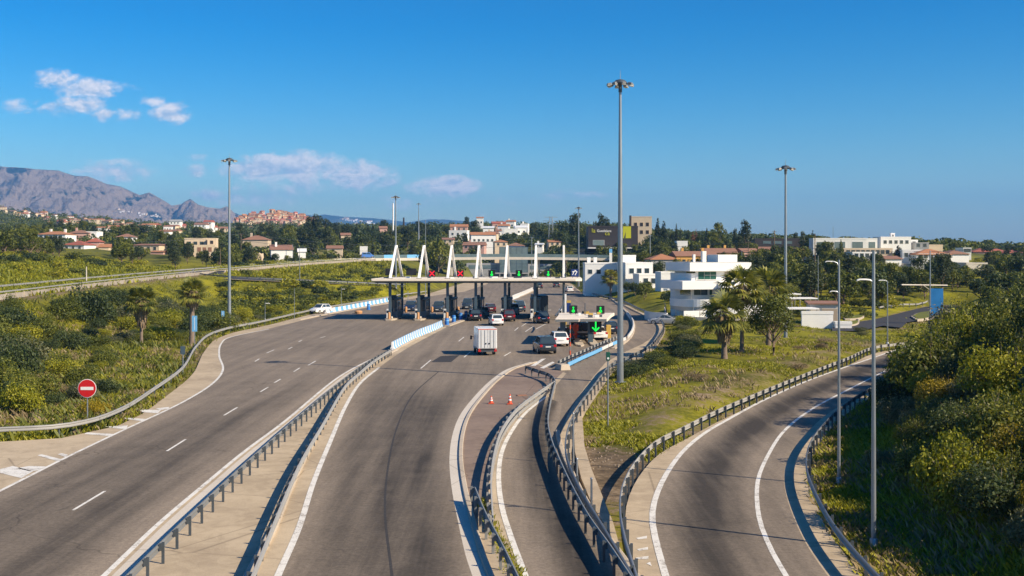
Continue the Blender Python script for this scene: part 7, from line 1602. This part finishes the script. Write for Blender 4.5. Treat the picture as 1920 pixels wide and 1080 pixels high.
def rocky_town():
    n, m = 60, 14; v = []; rk = []
    for i in range(n):
        for j in range(m):
            px = 430 + 170 * i / (n - 1); t = j / (m - 1); Y = 1350 + 260 * t; e = math.sin(math.pi * min(max((i / (n - 1) - .02) * 1.02, 0), 1))**.45
            top = 400 + 6 * abs(i / (n - 1) - .45)**1.3 * 2; py = 430 + (top - 430) * e * (t**.8 if t < .8 else .8**.8 + .0) ; x = xat(px, Y); zz = zat(py, Y) + 4 * float(fbm(np.array(i * .5), np.array(j * .6), 4, 21)); v.append((x, Y, zz)); rk.append(.8)
            if 3 < i < n - 3 and 1 < j < 12: rock.append((px, Y, zz))
    ii = np.arange(n * m).reshape(n, m); f = np.stack([ii[:-1, :-1], ii[1:, :-1], ii[1:, 1:], ii[:-1, 1:]], -1).reshape(-1, 4)
    tag(inst('rocky_hill', npmesh('rocky_hill', v, f, m_mountain('ochre_rock', (.50, .30, .17), (.13, .085, .05), .40, .60), dict(rock=rk), True)), kind='structure')
rocky_town()
for k in range(150):
    px, Y, z = rnd.choice(rock); px += rnd.uniform(-2, 2); o = inst('house', TH[rnd.choice((1, 3, 1, 4, 3))], None, (xat(px, Y), Y, z + 1.0), rnd.uniform(-.5, .9), (.42, .42, .8)); o.scale = [q * rnd.uniform(.8, 1.4) for q in o.scale]; tag(o, 'tiny sand-coloured house in the crowded rocky hilltop town', 'house', 'houses of the rocky hilltop town')

def ridge(name, prof, Y0, Y1, n, m, matr, seed, amp, foot):
    P = np.array(prof, float); px = np.linspace(P[0, 0], P[-1, 0], n); top = np.interp(px, P[:, 0], P[:, 1]); ss_ = np.linspace(0, 1, m)
    Y = Y0 + (Y1 - Y0) * ss_[None, :] + 0 * px[:, None]; X = (px[:, None] - CX) * Y / F
    rid = 1 - np.abs(2 * fbm(X / 460 + 3, Y / 800, 6, seed, .55) - 1); rid2 = 1 - np.abs(2 * fbm(X / 150, Y / 260 + 7, 5, seed + 9, .6) - 1)
    zt = zat(top[:, None], Y1); prof_ = sstep(ss_, -.15, 1.0)[None, :]**1.1
    z = foot + (zt - foot) * prof_ + amp * (rid - .75) * np.sin(np.pi * np.clip(ss_, 0, 1))[None, :]**.7 + amp * .55 * (rid2 - .75) * np.sin(np.pi * np.clip(ss_ * .96, 0, 1))[None, :]**.6
    z = np.minimum(z, zat(top[:, None], Y) - 2 + 14 * (fbm(X / 90, Y / 90, 3, seed + 3) - .5)); z[:, -1] = zat(top, Y1); z = np.concatenate([z, np.full((n, 1), foot - 60)], 1); Y = np.concatenate([Y, Y[:, -1:] + 500], 1); X = np.concatenate([X, (px[:, None] - CX) * Y[:, -1:] / F], 1)
    rk = np.clip(np.concatenate([rid + rid2 - 1.2, np.zeros((n, 1))], 1), 0, 1)
    ii = np.arange(n * (m + 1)).reshape(n, m + 1); f = np.stack([ii[:-1, :-1], ii[1:, :-1], ii[1:, 1:], ii[:-1, 1:]], -1).reshape(-1, 4)
    tag(inst(name, npmesh(name, np.stack([X, Y, z], -1).reshape(-1, 3), f, matr, dict(rock=rk.ravel()), True)), kind='structure')
ridge('mountains', [(-500, 330), (-250, 318), (-100, 308), (0, 313), (30, 314), (60, 317), (110, 320), (140, 330), (165, 331), (200, 345), (225, 350), (262, 366), (280, 361), (300, 372), (322, 386), (340, 383), (356, 373), (372, 384), (392, 390), (412, 392), (425, 388), (440, 400), (470, 412), (540, 425), (640, 440)], 4400, 7600, 520, 150, m_mountain('mountain_rock', (.36, .275, .225), (.013, .025, .022), .53, .59), 61, 240, 45)
ridge('far_hills', [(380, 440), (430, 420), (500, 408), (540, 403), (560, 400), (590, 405), (607, 402), (640, 406), (700, 409), (745, 414), (765, 417), (790, 413), (806, 411), (840, 412), (880, 416), (950, 424), (1050, 430), (1200, 440), (1400, 452)], 8200, 9900, 260, 40, m_mountain('far_hill_green', (.10, .10, .06), (.03, .045, .024), .5, .7), 71, 50, 20)
def on_ridge(n, pxr, pyr, label, grp, Y, sc):
    for k in range(n):
        px = rnd.uniform(*pxr); t = (px - pxr[0]) / (pxr[1] - pxr[0]); py = pyr[0] + (pyr[1] - pyr[0]) * t + rnd.gauss(0, 1.6)
        o0, d = Vector((0, 0, H)), Vector(((px - CX) / F, 1, -(py - HY) / F)).normalized(); dg_ = bpy.context.evaluated_depsgraph_get(); hit, loc, *_ = S.ray_cast(dg_, o0 + d * Y, d)
        if hit: o = inst('house', rnd.choice(TH[:3]), None, loc, rnd.uniform(-.6, .6), sc * rnd.uniform(.8, 1.3)); tag(o, label, 'house', grp)
bpy.context.view_layer.update()
on_ridge(22, (214, 300), (393, 405), 'tiny white house of the village at the mountain foot', 'houses at the mountain foot', 3400, .9)
on_ridge(22, (628, 700), (408, 420), 'tiny white house of the village on the blue far hills', 'houses on the far hills', 7000, 2.2)

def haze():
    mb = MB(); mb.b2(-11500, 11500, -300, 12700, -160, 660); t = NT('air'); v = t.n('ShaderNodeVolumePrincipled'); v.inputs['Color'].default_value = (.17, .47, .97, 1); v.inputs['Density'].default_value = HAZE; v.inputs['Anisotropy'].default_value = .0
    tag(mb.build('haze', t.out(None, v.outputs[0])), 'thin blue haze over the far hills', 'haze', kind='stuff')
HAZE = 1.0e-4
haze()

# ---------------------------------------------------------------- name every plant after what stands beside it
LMK = [(164, 785, 'the no-entry sign'), (265, 649, 'the thin-trunked shaggy palm'), (360, 646, 'the palm with the blue sign'), (430, 612, 'the mast behind the palms'), (343, 702, 'the slate-blue sign'), (497, 604, 'the short lamp post'), (600, 585, 'the parked white car'), (395, 512, 'the loop road bend'), (640, 520, 'the far leg of the loop road'), (0, 560, 'the raised parapet'), (150, 540, 'the parapet below the field'), (290, 525, 'the parapet behind the palms'), (740, 560, 'the outermost toll booth'), (560, 500, 'the pole on the motorway bank'),
       (162, 512, 'the broken field post'), (106, 461, 'the orange-roofed long house'), (165, 446, 'the pinkish villa'), (149, 474, 'the red-roofed low house'), (281, 476, 'the long brown-roofed house'), (370, 466, 'the pale yellow house'), (465, 490, 'the sandy cutting'), (528, 482, 'the cottage past the cutting'), (482, 458, 'the wide brown roof'), (669, 460, 'the tall lone cypress'), (742, 440, 'the slim lamp mast'), (595, 440, 'the rocky town foot'), (822, 470, 'the third pylon'), (861, 445, 'the orange block'), (905, 460, 'the stepped white house'), (958, 440, 'the tallest upper-row block'), (1033, 450, 'the lattice pylon'), (1085, 500, 'the corner mast'),
       (1150, 455, 'the dark store'), (1203, 440, 'the beige apartment block'), (1128, 515, 'the long low white house'), (1190, 525, 'the stepped house by the mast'), (1163, 717, 'the tallest mast'), (1240, 490, 'the orange hipped roof'), (1300, 480, 'the ochre house'), (1322, 600, 'the white villa'), (1358, 673, 'the stocky palm'), (1450, 667, 'the small leafy tree'), (1473, 640, 'the mast by the leafy tree'), (1535, 600, 'the junction kiosk'), (1500, 560, 'the parking canopies'), (1400, 470, 'the pinkish cottage'), (1452, 455, 'the dark flat-roofed building'), (1570, 470, 'the bay-windowed block'), (1577, 510, 'the olive-gold cypress'), (1645, 500, 'the arcaded cottage'), (1685, 505, 'the tall dark cypress'), (1740, 490, 'the orange-roofed hill house'), (1757, 570, 'the blue billboard'), (1690, 580, 'the junction rail'), (1851, 485, 'the umbrella pine'), (1818, 500, 'the concrete roof slab'),
       (1573, 912, 'the two-armed lamp post'), (1638, 1030, 'the tallest ramp pole'), (1731, 680, 'the far end of the ramp rail'), (1664, 651, 'the lamp post on the far rail'), (1790, 640, 'the top of the dark slope'), (1890, 560, 'the ridge of the bushy slope'), (1770, 770, 'the golden bush patch'), (1900, 980, 'the lower slope corner'), (1880, 800, 'the middle of the bushy slope'), (1225, 640, 'the hairpin rail'), (1140, 797, 'the green-box pole'), (1500, 705, 'the ramp bank rail')]
ORD0 = ['', 'second ', 'third ', 'fourth ', 'fifth ', 'sixth ', 'seventh ', 'eighth ', 'ninth ', 'tenth ', 'eleventh ', 'twelfth ', 'thirteenth ', 'fourteenth ', 'fifteenth ', 'sixteenth ', 'seventeenth ', 'eighteenth ', 'nineteenth ', 'twentieth ']
ORD = ORD0 + ['%s-%s ' % (t_, o_.strip() if o_ else 'first') for t_ in ('twenty', 'thirty', 'forty', 'fifty') for o_ in [''] + ORD0[1:9]]
byk = {}
for o, desc, px, py, cat_, grp in VEG:
    d, l = min((math.hypot(px - a, (py - b) * 1.6), n) for a, b, n in LMK); byk.setdefault((desc, l), []).append((d, o, cat_, grp))
for (desc, l), rows in byk.items():
    rows.sort(key=lambda q: q[0])
    for i, (d, o, cat_, grp) in enumerate(rows):
        tag(o, ('%s%s out from %s' % (ORD[min(i, len(ORD) - 1)], desc, l)) if i else ('%s standing closest to %s' % (desc, l)).replace('closest to', 'right beside' if d < 25 else 'out beyond') .replace('right beside', 'close beside'), cat_, grp)
